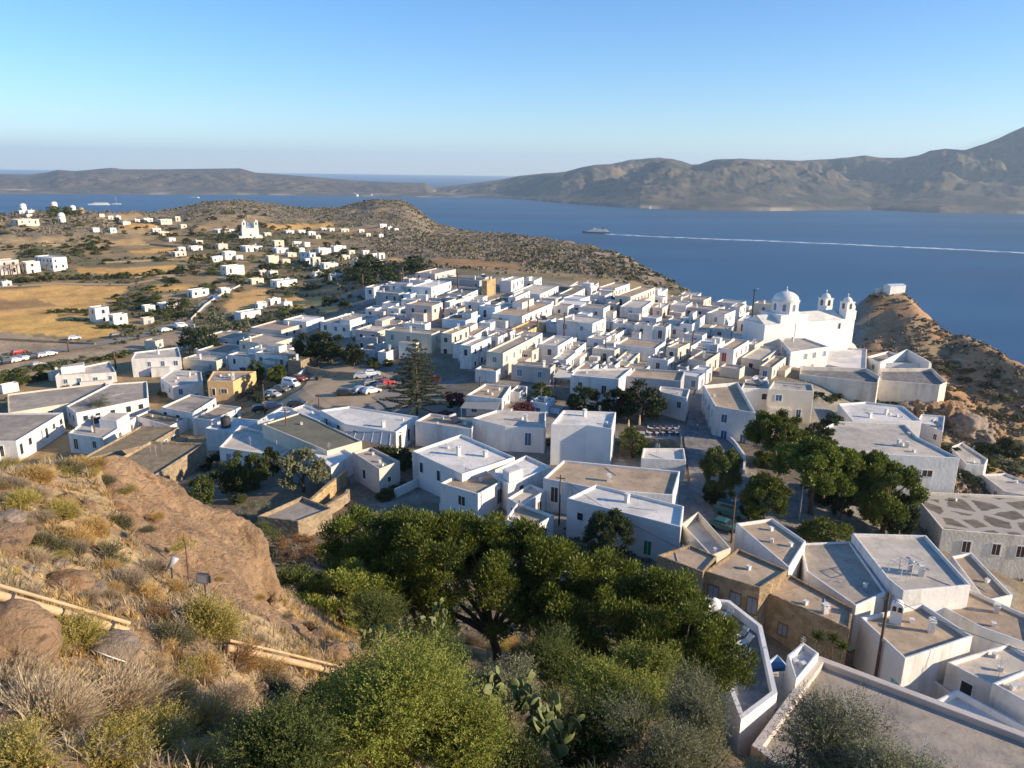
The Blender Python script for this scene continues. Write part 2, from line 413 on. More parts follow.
# village mask: houses and lanes, kept smooth
vil = sstep(82, 95, GR) * (1 - sstep(300, 340, GR)) * sstep(270, 400, HP + (1 - sstep(110, 170, GR)) * 400) * (1 - sstep(845, 885, HP - (1 - sstep(120, 165, GR)) * 200))
vil = np.clip(vil, 0, 1)
edge = prof_r[11][:, None]
hill = sstep(0.55, 0.8, GR / edge) * (1 - vil)
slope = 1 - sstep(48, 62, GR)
east = np.clip(sstep(880, 930, HP) * sstep(120, 150, GR) + sstep(842, 872, HP) * sstep(205, 222, GR), 0, 1)
amp = 0.5 * slope * sstep(6, 14, GR) + 3.0 * hill * (1 - slope) * sstep(200, 500, edge) + 2.5 * east
wl = np.where(GR < 70, 3.0, 14.0)
TZ = TZ + amp * (fbm(GX / wl, GY / wl, 3, 5, 0.55) - 0.5) * 2 * (1 - 0.0 * vil)
TZ += slope * sstep(6, 14, GR) * 0.9 * (fbm(GX / 9, GY / 9, 8, 3) - 0.5) * 2
DA, DLR = AZ[1] - AZ[0], LR[1] - LR[0]

def g(x, y):
    r = max(math.hypot(x, y), 3.01); a = math.atan2(x, y)
    i = min(max((a - AZ[0]) / DA, 0), NA - 1.001); j = min(max((math.log(r) - LR[0]) / DLR, 0), NR - 1.001)
    i0, j0 = int(i), int(j); u, v = i - i0, j - j0
    return float((TZ[i0, j0] * (1 - u) + TZ[i0 + 1, j0] * u) * (1 - v) + (TZ[i0, j0 + 1] * (1 - u) + TZ[i0 + 1, j0 + 1] * u) * v)

_RS = np.geomspace(6, 2400, 3000)
_LRS = np.log(_RS)
def hit(px, py, h=0.0, rmin=6.0, rmax=2400):
    """first ground point (raised by h) under the ray through a point of the photograph"""
    d = ray(px, py); hl = math.hypot(d.x, d.y); a = math.atan2(d.x, d.y)
    i = min(max((a - AZ[0]) / DA, 0), NA - 1.001); i0 = int(i); u = i - i0
    pz = np.interp(_LRS, LR, TZ[i0] * (1 - u) + TZ[i0 + 1] * u) + h
    rz = CAMZ + _RS * (d.z / hl)
    ok = (pz >= rz) & (_RS >= rmin)
    k = int(np.argmax(ok)) if ok.any() else int(np.argmin(np.where(_RS >= rmin, rz - pz, 1e9)))
    r = min(_RS[k], rmax)
    if k > 0 and ok.any():
        f0 = rz[k - 1] - pz[k - 1]; f1 = rz[k] - pz[k]
        if f0 > 0 and f0 != f1: r = _RS[k - 1] + (_RS[k] - _RS[k - 1]) * f0 / (f0 - f1)
    p = CAM + d * (r / hl)
    return p

# the ground dips where the rock outcrop stands
def _poly_r(pp): return [tuple(at_r(px, py, r)[:2]) for px, py, r in pp]
OUTP = _poly_r([(108, 474, 48), (152, 490, 49), (196, 514, 49), (236, 534, 48.5), (258, 547, 47), (268, 560, 46), (270, 600, 42), (312, 642, 39), (334, 662, 37), (290, 655, 34.5), (240, 636, 32.5), (200, 612, 32), (160, 580, 33.5), (130, 545, 37), (108, 510, 41)])
# ------------------------------------------------------------------ land cover of the terrain (what grows or lies where)
def inpoly(X, Y, poly):
    c = np.zeros(X.shape, bool); n = len(poly); j = n - 1
    for i in range(n):
        xi, yi = poly[i]; xj, yj = poly[j]
        c ^= ((yi > Y) != (yj > Y)) & (X < (xj - xi) * (Y - yi) / (yj - yi + 1e-12) + xi)
        j = i
    return c
OUTM = inpoly(GX, GY, OUTP) * 1.0
for _a in (0, 1): OUTM = smooth(OUTM, 2, _a)
TZ = TZ - 1.3 * OUTM
def wpoly(pp, rmin=60):
    return [tuple(hit(px, py, 0, rmin)[:2]) for px, py in pp]
C = np.zeros((NA, NR, 3))
def put(col, w):
    global C
    w = w[..., None]; C = C * (1 - w) + np.array(col) * w
nz1 = fbm(GX / 40, GY / 40, 21, 5, 0.6); nz2 = fbm(GX / 9, GY / 9, 31, 4, 0.6)
C[:] = (0.36, 0.25, 0.125)
put((0.19, 0.165, 0.085), sstep(0.45, 0.6, nz1) * 0.9)
put((0.42, 0.30, 0.15), sstep(0.52, 0.68, 1 - nz1) * 0.7)
# scrubby ridges
ridge = np.clip(sstep(330, 420, HP) * sstep(330, 400, GR) * (HP < 860) + sstep(0.72, 0.85, GR / edge) * (HP < 420) * (GR > 500), 0, 1)
put((0.29, 0.235, 0.165), ridge)
put((0.17, 0.15, 0.10), ridge * sstep(0.45, 0.6, nz2) * 0.6)
put((0.40, 0.31, 0.21), ridge * sstep(0.55, 0.7, nz1) * 0.6)
# village lanes and yards
put((0.32, 0.285, 0.235), vil)
put((0.2, 0.165, 0.115), vil * sstep(0.46, 0.58, nz2) * 0.9)
put((0.25, 0.19, 0.12), (1 - sstep(88, 100, GR)) * sstep(56, 66, GR))
put((0.25, 0.18, 0.11), (HP > 150) * (HP < 345) * sstep(80, 90, GR) * (1 - sstep(116, 128, GR)))
# eastern hill
put((0.46, 0.27, 0.14), east)
put((0.28, 0.22, 0.13), east * sstep(0.47, 0.58, nz2) * 0.75)
put((0.45, 0.31, 0.19), east * sstep(0.55, 0.66, nz1))
# near slope
put((0.44, 0.30, 0.17), slope)
put((0.33, 0.22, 0.125), slope * sstep(0.48, 0.6, fbm(GX / 2.2, GY / 2.2, 5, 4)))
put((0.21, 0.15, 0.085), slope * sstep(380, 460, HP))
put((0.52, 0.38, 0.2), (HP < 400) * slope * sstep(0.52, 0.62, fbm(GX / 3.1, GY / 3.1, 55, 4)) * 0.8)
GOLD = (0.78, 0.45, 0.15); TAN = (0.50, 0.35, 0.18); BROWN = (0.30, 0.20, 0.11); DUST = (0.47, 0.35, 0.22)
FIELDS = [
    ([(-60, 296), (0, 290), (60, 284), (128, 286), (122, 300), (95, 311), (40, 317), (-60, 322)], GOLD),
    ([(-60, 322), (40, 317), (88, 316), (110, 328), (125, 334), (90, 339), (50, 335), (-60, 331)], (0.82, 0.49, 0.15)),
    ([(-60, 300), (40, 300), (60, 306), (-60, 312)], (0.42, 0.25, 0.11)),
    ([(78, 269), (178, 265), (180, 273), (140, 275), (78, 274)], GOLD),
    ([(82, 262), (150, 259), (176, 262), (150, 267), (82, 268)], (0.27, 0.225, 0.12)),
    ([(135, 251), (178, 247), (182, 251), (150, 254), (125, 253)], GOLD),
    ([(-20, 236), (65, 236), (72, 243), (-20, 245)], TAN),
    ([(-20, 247), (20, 247), (15, 258), (-20, 262)], TAN),
    ([(100, 232), (160, 228), (185, 233), (130, 237)], TAN),
    ([(120, 224), (155, 223), (160, 228), (120, 229)], GOLD),
    ([(150, 284), (205, 285), (180, 291), (150, 292)], GOLD),
    ([(222, 306), (238, 292), (268, 289), (272, 296), (262, 304), (250, 310), (228, 312)], (0.80, 0.46, 0.16)),
    ([(285, 297), (330, 294), (332, 303), (290, 308)], GOLD),
    ([(316, 308), (338, 305), (340, 312), (318, 313)], GOLD),
    ([(262, 225), (330, 222), (335, 227), (290, 230), (268, 229)], GOLD),
    ([(240, 213), (262, 216), (275, 222), (262, 222)], TAN),
    ([(350, 211), (386, 209), (386, 212), (352, 214)], (0.45, 0.32, 0.16)),
    ([(-60, 334), (10, 333), (75, 341), (118, 345), (60, 352), (-60, 356)], DUST),
    ([(-60, 372), (20, 362), (120, 344), (182, 329), (190, 338), (160, 346), (130, 350), (60, 374), (-60, 395)], DUST),
    ([(0, 263), (30, 262), (60, 262), (58, 266), (0, 268)], TAN), ([(92, 240), (140, 238), (150, 243), (95, 245)], (0.56, 0.36, 0.16)), ([(185, 258), (215, 254), (218, 259), (188, 263)], GOLD),
    ([(150, 295), (182, 294), (178, 302), (152, 303)], TAN), ([(95, 215), (140, 213), (150, 219), (100, 221)], TAN), ([(195, 226), (235, 224), (238, 230), (198, 231)], (0.5, 0.33, 0.16)), ([(300, 246), (340, 244), (345, 249), (305, 251)], TAN),
    ([(335, 228), (380, 226), (384, 230), (338, 232)], (0.45, 0.30, 0.16)), ([(0, 222), (40, 224), (42, 230), (0, 231)], TAN), ([(120, 318), (150, 318), (145, 325), (118, 326)], (0.5, 0.33, 0.15)),
    ([(388, 258), (410, 259), (408, 262), (386, 262)], GOLD),
    ([(430, 258), (470, 259), (520, 264), (520, 270), (470, 268), (430, 264)], (0.38, 0.23, 0.11)),
]
jx = (fbm(GX / 7, GY / 7, 77, 3) - 0.5) * 4; jy = (fbm(GX / 7, GY / 7, 78, 3) - 0.5) * 4
nz3 = fbm(GX / 14, GY / 22, 91, 5, 0.65)
for pp, c in FIELDS:
    w = inpoly(GX + jx, GY + jy, wpoly(pp)).astype(float)
    put(c, w)
    put(tuple(q * 0.72 for q in c), w * sstep(0.5, 0.62, nz3) * 0.7)
# bare shore below
put((0.3, 0.24, 0.17), (TZ < 6).astype(float))

def terrain_mat():
    m = bpy.data.materials.new('ground_cover'); m.use_nodes = True
    nt = m.node_tree; N = nt.nodes; L = nt.links; b = N['Principled BSDF']
    b.inputs['Roughness'].default_value = 0.95; b.inputs['Specular IOR Level'].default_value = 0.1
    a = N.new('ShaderNodeAttribute'); a.attribute_name = 'cover'
    geo = N.new('ShaderNodeNewGeometry')
    prev = a.outputs['Color']
    for sc, lo, hi in ((0.12, 0.75, 1.25), (1.3, 0.72, 1.28), (7.0, 0.7, 1.3)):
        n = N.new('ShaderNodeTexNoise'); n.inputs['Scale'].default_value = sc; n.inputs['Detail'].default_value = 6; n.inputs['Roughness'].default_value = 0.65
        L.new(geo.outputs['Position'], n.inputs['Vector'])
        mr = N.new('ShaderNodeMapRange'); mr.inputs['From Min'].default_value = 0.3; mr.inputs['From Max'].default_value = 0.7
        mr.inputs['To Min'].default_value = lo; mr.inputs['To Max'].default_value = hi
        L.new(n.outputs['Fac'], mr.inputs['Value'])
        mu = N.new('ShaderNodeMixRGB'); mu.blend_type = 'MULTIPLY'; mu.inputs['Fac'].default_value = 1
        L.new(prev, mu.inputs['Color1']); L.new(mr.outputs[0], mu.inputs['Color2']); prev = mu.outputs[0]
    L.new(prev, b.inputs['Base Color'])
    n = N.new('ShaderNodeTexNoise'); n.inputs['Scale'].default_value = 2.5; n.inputs['Detail'].default_value = 8; n.inputs['Roughness'].default_value = 0.7
    L.new(geo.outputs['Position'], n.inputs['Vector'])
    bp = N.new('ShaderNodeBump'); bp.inputs['Strength'].default_value = 0.7; bp.inputs['Distance'].default_value = 0.35
    L.new(n.outputs['Fac'], bp.inputs['Height']); L.new(bp.outputs[0], b.inputs['Normal'])
    return m
idx = np.arange(NA * NR).reshape(NA, NR)
Q = np.stack([idx[:-1, :-1], idx[1:, :-1], idx[1:, 1:], idx[:-1, 1:]], -1).reshape(-1, 4)[:, ::-1]
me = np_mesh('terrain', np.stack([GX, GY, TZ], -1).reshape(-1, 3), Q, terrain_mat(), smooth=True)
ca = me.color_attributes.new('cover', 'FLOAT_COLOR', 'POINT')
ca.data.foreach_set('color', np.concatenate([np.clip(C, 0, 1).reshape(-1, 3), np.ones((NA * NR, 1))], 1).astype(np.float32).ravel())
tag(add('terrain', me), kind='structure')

# ------------------------------------------------------------------ sea
def sea_mat():
    m = bpy.data.materials.new('sea_water'); m.use_nodes = True
    nt = m.node_tree; N = nt.nodes; L = nt.links; b = N['Principled BSDF']
    N.remove(b); b = N.new('ShaderNodeBsdfDiffuse'); gl = N.new('ShaderNodeBsdfGlossy'); gl.inputs['Roughness'].default_value = 0.3; gl.inputs['Color'].default_value = (0.8, 0.9, 1, 1)
    ms = N.new('ShaderNodeMixShader'); ms.inputs['Fac'].default_value = 0.16
    L.new(b.outputs[0], ms.inputs[1]); L.new(gl.outputs[0], ms.inputs[2]); L.new(ms.outputs[0], N['Material Output'].inputs['Surface'])
    geo = N.new('ShaderNodeNewGeometry')
    mp = N.new('ShaderNodeMapping'); mp.inputs['Scale'].default_value = (0.0006, 0.0022, 1)
    L.new(geo.outputs['Position'], mp.inputs['Vector'])
    n = N.new('ShaderNodeTexNoise'); n.inputs['Scale'].default_value = 1.0; n.inputs['Detail'].default_value = 6
    L.new(mp.outputs[0], n.inputs['Vector'])
    cr = N.new('ShaderNodeValToRGB')
    cr.color_ramp.elements[0].position = 0.42; cr.color_ramp.elements[0].color = (0.014, 0.068, 0.135, 1)
    cr.color_ramp.elements[1].position = 0.60; cr.color_ramp.elements[1].color = (0.022, 0.098, 0.18, 1)
    L.new(n.outputs['Fac'], cr.inputs[0]); L.new(cr.outputs[0], b.inputs['Color'])
    n2 = N.new('ShaderNodeTexNoise'); n2.inputs['Scale'].default_value = 0.09; n2.inputs['Detail'].default_value = 7
    L.new(geo.outputs['Position'], n2.inputs['Vector'])
    bp = N.new('ShaderNodeBump'); bp.inputs['Strength'].default_value = 0.9; bp.inputs['Distance'].default_value = 1.2
    L.new(n2.outputs['Fac'], bp.inputs['Height']); L.new(bp.outputs[0], gl.inputs['Normal'])
    return m
S = 38000
tag(add('sea', mesh_data('sea', [(-S, -3000, 0), (S, -3000, 0), (S, S, 0), (-S, S, 0)], [(0, 1, 2, 3)], sea_mat())), kind='structure')

# ------------------------------------------------------------------ land across the bay
def far_mat(name, c1, c2, c3):
    m = bpy.data.materials.new(name); m.use_nodes = True
    nt = m.node_tree; N = nt.nodes; L = nt.links; b = N['Principled BSDF']
    b.inputs['Roughness'].default_value = 0.95; b.inputs['Specular IOR Level'].default_value = 0.05
    geo = N.new('ShaderNodeNewGeometry')
    def ns(sc, det=8):
        n = N.new('ShaderNodeTexNoise'); n.inputs['Scale'].default_value = sc; n.inputs['Detail'].default_value = det; n.inputs['Roughness'].default_value = 0.65
        L.new(geo.outputs['Position'], n.inputs['Vector']); return n.outputs['Fac']
    def ramp(f, a, bb):
        r = N.new('ShaderNodeMapRange'); r.inputs['From Min'].default_value = a; r.inputs['From Max'].default_value = bb
        L.new(f, r.inputs['Value']); return r.outputs[0]
    def mix(f, a, bb):
        x = N.new('ShaderNodeMixRGB'); L.new(f, x.inputs['Fac'])
        for s, k in ((a, 'Color1'), (bb, 'Color2')):
            if isinstance(s, tuple): x.inputs[k].default_value = (*s, 1)
            else: L.new(s, x.inputs[k])
        return x.outputs[0]
    c = mix(ramp(ns(0.0022), 0.4, 0.6), c1, c2)
    c = mix(ramp(ns(0.012), 0.45, 0.65), c, tuple(q * 0.55 for q in c1))
    c = mix(ramp(ns(0.004, 10), 0.6, 0.7), c, c3)
    # bare pale rock close to the shore
    sx = N.new('ShaderNodeSeparateXYZ'); L.new(geo.outputs['Position'], sx.inputs[0])
    sh = N.new('ShaderNodeMapRange'); sh.inputs['From Min'].default_value = 26; sh.inputs['From Max'].default_value = 12
    L.new(sx.outputs['Z'], sh.inputs['Value'])
    mm = N.new('ShaderNodeMath'); mm.operation = 'MULTIPLY'
    L.new(sh.outputs[0], mm.inputs[0]); L.new(ramp(ns(0.003, 4), 0.5, 0.64), mm.inputs[1])
    c = mix(mm.outputs[0], c, (0.36, 0.28, 0.20))
    L.new(c, b.inputs['Base Color'])
    return m
def far_land(name, coast, crest, depth, mat, seed, amp, nA=620, nR=150, back=3500):
    """coast and crest: where the shore and the skyline lie in the photograph; depth: metres from shore to skyline"""
    ca_ = []; cr_ = []
    for px, py in coast:
        d = ray(px, py); ca_.append((math.atan2(d.x, d.y), CAMZ / (-d.z / math.hypot(d.x, d.y))))
    for px, py in crest:
        d = ray(px, py); cr_.append((math.atan2(d.x, d.y), d.z / math.hypot(d.x, d.y)))
    a0 = min(ca_[0][0], cr_[0][0]); a1 = max(ca_[-1][0], cr_[-1][0])
    A = np.linspace(a0, a1, nA)
    rc = np.interp(A, [q[0] for q in ca_], [q[1] for q in ca_])
    rc = rc * (1 + 0.02 * (fbm(A * 10, A * 0, seed + 3, 3, 0.5) - 0.5))
    tn = np.interp(A, [q[0] for q in cr_], [q[1] for q in cr_])
    dep = np.interp(A, [a0, a1], depth)
    T = np.concatenate([np.linspace(0, 1, nR), np.linspace(1, 2, 24)[1:]])
    R = np.where(T[None] <= 1, rc[:, None] + dep[:, None] * T[None], (rc + dep)[:, None] + (T[None] - 1) * back)
    zc = CAMZ + (rc + dep) * tn
    X = R * np.sin(A)[:, None]; Y = R * np.cos(A)[:, None]
    t = np.clip(T[None], 0, 1)
    shape = 0.035 * sstep(0, 0.02, t) + 0.965 * t ** 1.3
    Z = zc[:, None] * shape
    rg = 1 - np.abs(fbm(X / 1300, Y / 1300, seed, 7, 0.58) * 2 - 1) * 2
    Z = Z + 1.9 * amp * rg * (np.clip(zc, 60, 900)[:, None] / 400) * np.sin(np.pi * np.clip(T[None], 0, 1)) ** 1.0 * (0.35 + 0.65 * sstep(0, .4, T[None]))
    Z = Z + amp * 0.85 * (fbm(X / 420, Y / 420, seed + 9, 5, 0.6) - 0.5) * sstep(0.02, 0.3, t) * (T[None] <= 1.0) * (1 - 0.6 * sstep(.9, 1, t))
    # nothing in front may rise above the skyline line
    lim = CAMZ + R * tn[:, None] - 2 + 6 * (fbm(A * 90, A * 0, seed + 5, 3)[:, None] - 0.5)
    Z = np.where(T[None] < 1.001, lim - 45 * np.log1p(np.exp(np.clip((lim - Z) / 45, -30, 30))) + 6, zc[:, None] * np.clip(1 - (T[None] - 1) ** 1.5, 0, 1) - (T[None] - 1) * 30)
    Z = np.where(T[None] <= 0.0, -6, np.maximum(Z, 3 * (T[None] < 1.4) - 20 * (T[None] >= 1.4)))
    n2 = len(T)
    ix = np.arange(nA * n2).reshape(nA, n2)
    q = np.stack([ix[:-1, :-1], ix[1:, :-1], ix[1:, 1:], ix[:-1, 1:]], -1).reshape(-1, 4)[:, ::-1]
    o = add(name, np_mesh(name, np.stack([X, Y, Z], -1).reshape(-1, 3), q, mat, smooth=True))
    tag(o, kind='structure')
    return o
far_land('hills', [(420, 197), (470, 197.5), (512, 199), (560, 203), (600, 206), (640, 209), (700, 210.5), (770, 211), (870, 210), (940, 213), (1024, 214), (1150, 215)],
         [(420, 190), (445, 187), (470, 183.5), (500, 179.5), (520, 175.5), (545, 173), (565, 172), (580, 168), (592, 165.5), (612, 164), (630, 160), (655, 157.5), (672, 158), (682, 160.5), (692, 164), (700, 163.5), (714, 160), (740, 159), (765, 160), (800, 161), (835, 159), (865, 156), (880, 158), (905, 158), (918, 156), (930, 151), (945, 149), (965, 150.5), (985, 144), (1000, 138), (1024, 127), (1060, 118), (1110, 122), (1170, 135)],
         (2600, 5200), far_mat('hills_scrub', (0.085, 0.085, 0.065), (0.18, 0.14, 0.09), (0.34, 0.27, 0.18)), 101, 210)
far_land('hills.001', [(-160, 193), (0, 194), (100, 194.3), (200, 194.8), (256, 195), (330, 196), (400, 197), (436, 197.5)],
         [(-160, 176), (0, 174), (30, 174.5), (48, 172), (58, 169.5), (75, 171), (100, 168.5), (112, 167.5), (125, 169), (160, 169), (200, 168.5), (240, 168), (256, 172.5), (290, 175), (320, 177.5), (360, 181), (400, 182.5), (425, 183), (436, 190)],
         (2600, 1500), far_mat('hills_dry', (0.11, 0.095, 0.065), (0.17, 0.135, 0.09), (0.28, 0.22, 0.15)), 202, 110)

# ------------------------------------------------------------------ air
hz = bpy.data.materials.new('haze_air'); hz.use_nodes = True
hn = hz.node_tree; hn.nodes.remove(hn.nodes['Principled BSDF'])
pv = hn.nodes.new('ShaderNodeVolumePrincipled')
pv.inputs['Color'].default_value = (0.72, 0.88, 1.0, 1)
pv.inputs['Density'].default_value = 4.6e-5
pv.inputs['Anisotropy'].default_value = 0.2
hn.links.new(pv.outputs[0], hn.nodes['Material Output'].inputs['Volume'])
HB = MB().box((0, S / 2 - 1500, 479), (2 * S + 20, S + 3020, 1042))
tag(HB.build('haze', hz), kind='stuff')
# ------------------------------------------------------------------ roads and squares: sheets laid on the ground
def ribbon(name, pp, w, mat, off=0.2, rmin=60):
    P = [hit(px, py, 0, rmin) for px, py in pp]
    pts = []
    for a, b in zip(P[:-1], P[1:]):
        n = max(2, int((b - a).length / 3))
        pts += [a.lerp(b, k / n) for k in range(n)]
    pts.append(P[-1])
    V = []; Fs = []
    for i, p in enumerate(pts):
        t = (pts[min(i + 2, len(pts) - 1)] - pts[max(i - 2, 0)]); t.z = 0; t.normalize()
        s = Vector((t.y, -t.x, 0))
        for k in (-1, -0.33, 0.33, 1):
            q = p + s * (w / 2 * k)
            V.append((q.x, q.y, g(q.x, q.y) + off))
    for i in range(len(pts) - 1):
        for k in range(3):
            Fs.append((i * 4 + k, i * 4 + k + 1, (i + 1) * 4 + k + 1, (i + 1) * 4 + k))
    return tag(add(name, mesh_data(name, V, Fs, mat)), kind='structure')

import bmesh
def drape(name, pp, mat, off=0.14, cuts=5, rmin=60):
    P = [hit(px, py, 0, rmin) for px, py in pp]
    bm = bmesh.new()
    f = bm.faces.new([bm.verts.new(p) for p in P])
    bmesh.ops.triangulate(bm, faces=[f])
    for _ in range(cuts):
        es = [e for e in bm.edges if e.calc_length() > 5]
        if not es: break
        bmesh.ops.subdivide_edges(bm, edges=es, cuts=1)
        bmesh.ops.triangulate(bm, faces=[q for q in bm.faces if len(q.verts) > 3])
    for v in bm.verts: v.co.z = g(v.co.x, v.co.y) + off
    bmesh.ops.recalc_face_normals(bm, faces=bm.faces)
    if sum(q.normal.z for q in bm.faces) < 0: bmesh.ops.reverse_faces(bm, faces=bm.faces)
    me = bpy.data.meshes.new(name); bm.to_mesh(me); bm.free(); me.materials.append(mat)
    return tag(add(name, me), kind='structure')

ribbon('road', [(-90, 372), (0, 359), (50, 352), (100, 344), (150, 334), (182, 323), (196, 311), (208, 302), (222, 293), (241, 285.5)], 6.5, M['asphalt'], 0.22)
ribbon('road', [(185, 322), (196, 330), (204, 336), (208, 345)], 5, M['asphalt'], 0.24)
ribbon('path', [(-40, 288), (60, 284), (128, 285), (150, 281), (175, 276), (186, 274)], 4, M['gravel_tan'], 0.2)
drape('parking_lot', [(262, 424), (268, 410), (302, 389), (318, 370), (330, 366), (372, 369), (392, 376), (396, 392), (372, 404), (352, 412), (330, 424)], M['gravel_tan'])
drape('street', [(384, 405), (372, 398), (395, 384), (430, 391), (462, 402), (450, 417), (424, 424), (400, 420)], M['asphalt'], 0.2)
drape('street', [(683, 520), (690, 480), (684, 440), (690, 408), (700, 380), (707, 380), (706, 408), (722, 440), (744, 452), (752, 480), (738, 520), (728, 545)], M['paving'], 0.15)

# ------------------------------------------------------------------ houses
REG = []      # everything that gets its label at the end: (object, phrase, category, point, group)
def reg(o, phrase, cat, p, group=None):
    REG.append((o, phrase, cat, Vector(p), group)); return o

def inset(P, d):
    n = len(P); out = []
    for i in range(n):
        a, b, c = Vector(P[i - 1]), Vector(P[i]), Vector(P[(i + 1) % n])
        e1 = (b - a).normalized(); e2 = (c - b).normalized()
        n1 = Vector((-e1.y, e1.x)); n2 = Vector((-e2.y, e2.x))
        den = 1 + n1.dot(n2)
        q = b + (n1 + n2) * (d / max(den, 0.35))
        out.append((q.x, q.y))
    return out

def ccw(P):
    a = sum(P[i][0] * P[(i + 1) % len(P)][1] - P[(i + 1) % len(P)][0] * P[i][1] for i in range(len(P)))
    return P if a > 0 else P[::-1]

_unit = {}
def window_parts(shut, frm):
    """unit window: 1 wide, 1 high, outward is -y; frame ring and infill"""
    k = (shut, frm)
    if k not in _unit:
        a = MB(); t = 0.09
        for (x0, x1, z0, z1) in ((-0.5, -0.5 + t, -0.5, 0.5), (0.5 - t, 0.5, -0.5, 0.5), (-0.5 + t, 0.5 - t, 0.5 - t * 0.8, 0.5), (-0.5 + t, 0.5 - t, -0.5, -0.5 + t * 0.8)):
            a.box(((x0 + x1) / 2, -0.03, (z0 + z1) / 2), (x1 - x0, 0.08, z1 - z0))
        if 'shutter' in shut:
            a.box((0, -0.03, 0), (0.04, 0.07, 1 - 1.6 * t))
        fm = a.data('window_frame', M[frm])
        b = MB().box((0, 0.0, 0), (1 - 2 * t, 0.05, 1 - 1.6 * t))
        if 'shutter' in shut:
            for i in range(7):
                b.box((0, -0.028, -0.36 + i * 0.12), (0.8, 0.02, 0.05))
        _unit[k] = (fm, b.data('shutter' if 'shutter' in shut else 'window_pane', M[shut]))
    return _unit[k]

def put_opening(root, org, P, i, t, z, w, h, shut, frm, kind='window', detail=True):
    a = Vector(P[i]); b = Vector(P[(i + 1) % len(P)])
    e = (b - a).normalized(); nrm = Vector((e.y, -e.x))
    q = a.lerp(b, t) + nrm * 0.012
    rz = math.atan2(e.y, e.x)
    fm, pn = window_parts(shut, frm)
    o = add(kind, fm if detail else pn, root, (q.x - org[0], q.y - org[1], z - org[2]), rz)
    o.scale = (w, 1, h)
    if detail:
        add('shutter' if 'shutter' in shut else 'pane', pn, o)
    return o

_chim = []
def chimney_mesh(k):
    if not _chim:
        for j in range(3):
            m = MB()
            hh = (0.9, 1.2, 0.7)[j]
            m.box((0, 0, hh / 2), (0.55, 0.5, hh)).box((0, 0, hh + 0.05), (0.72, 0.66, 0.1))
            m.box((-0.2, 0, hh + 0.2), (0.1, 0.42, 0.2)).box((0.2, 0, hh + 0.2), (0.1, 0.42, 0.2)).box((0, 0, hh + 0.34), (0.66, 0.6, 0.08))
            _chim.append(m.data('chimney', M['white']))
    return _chim[k % 3]

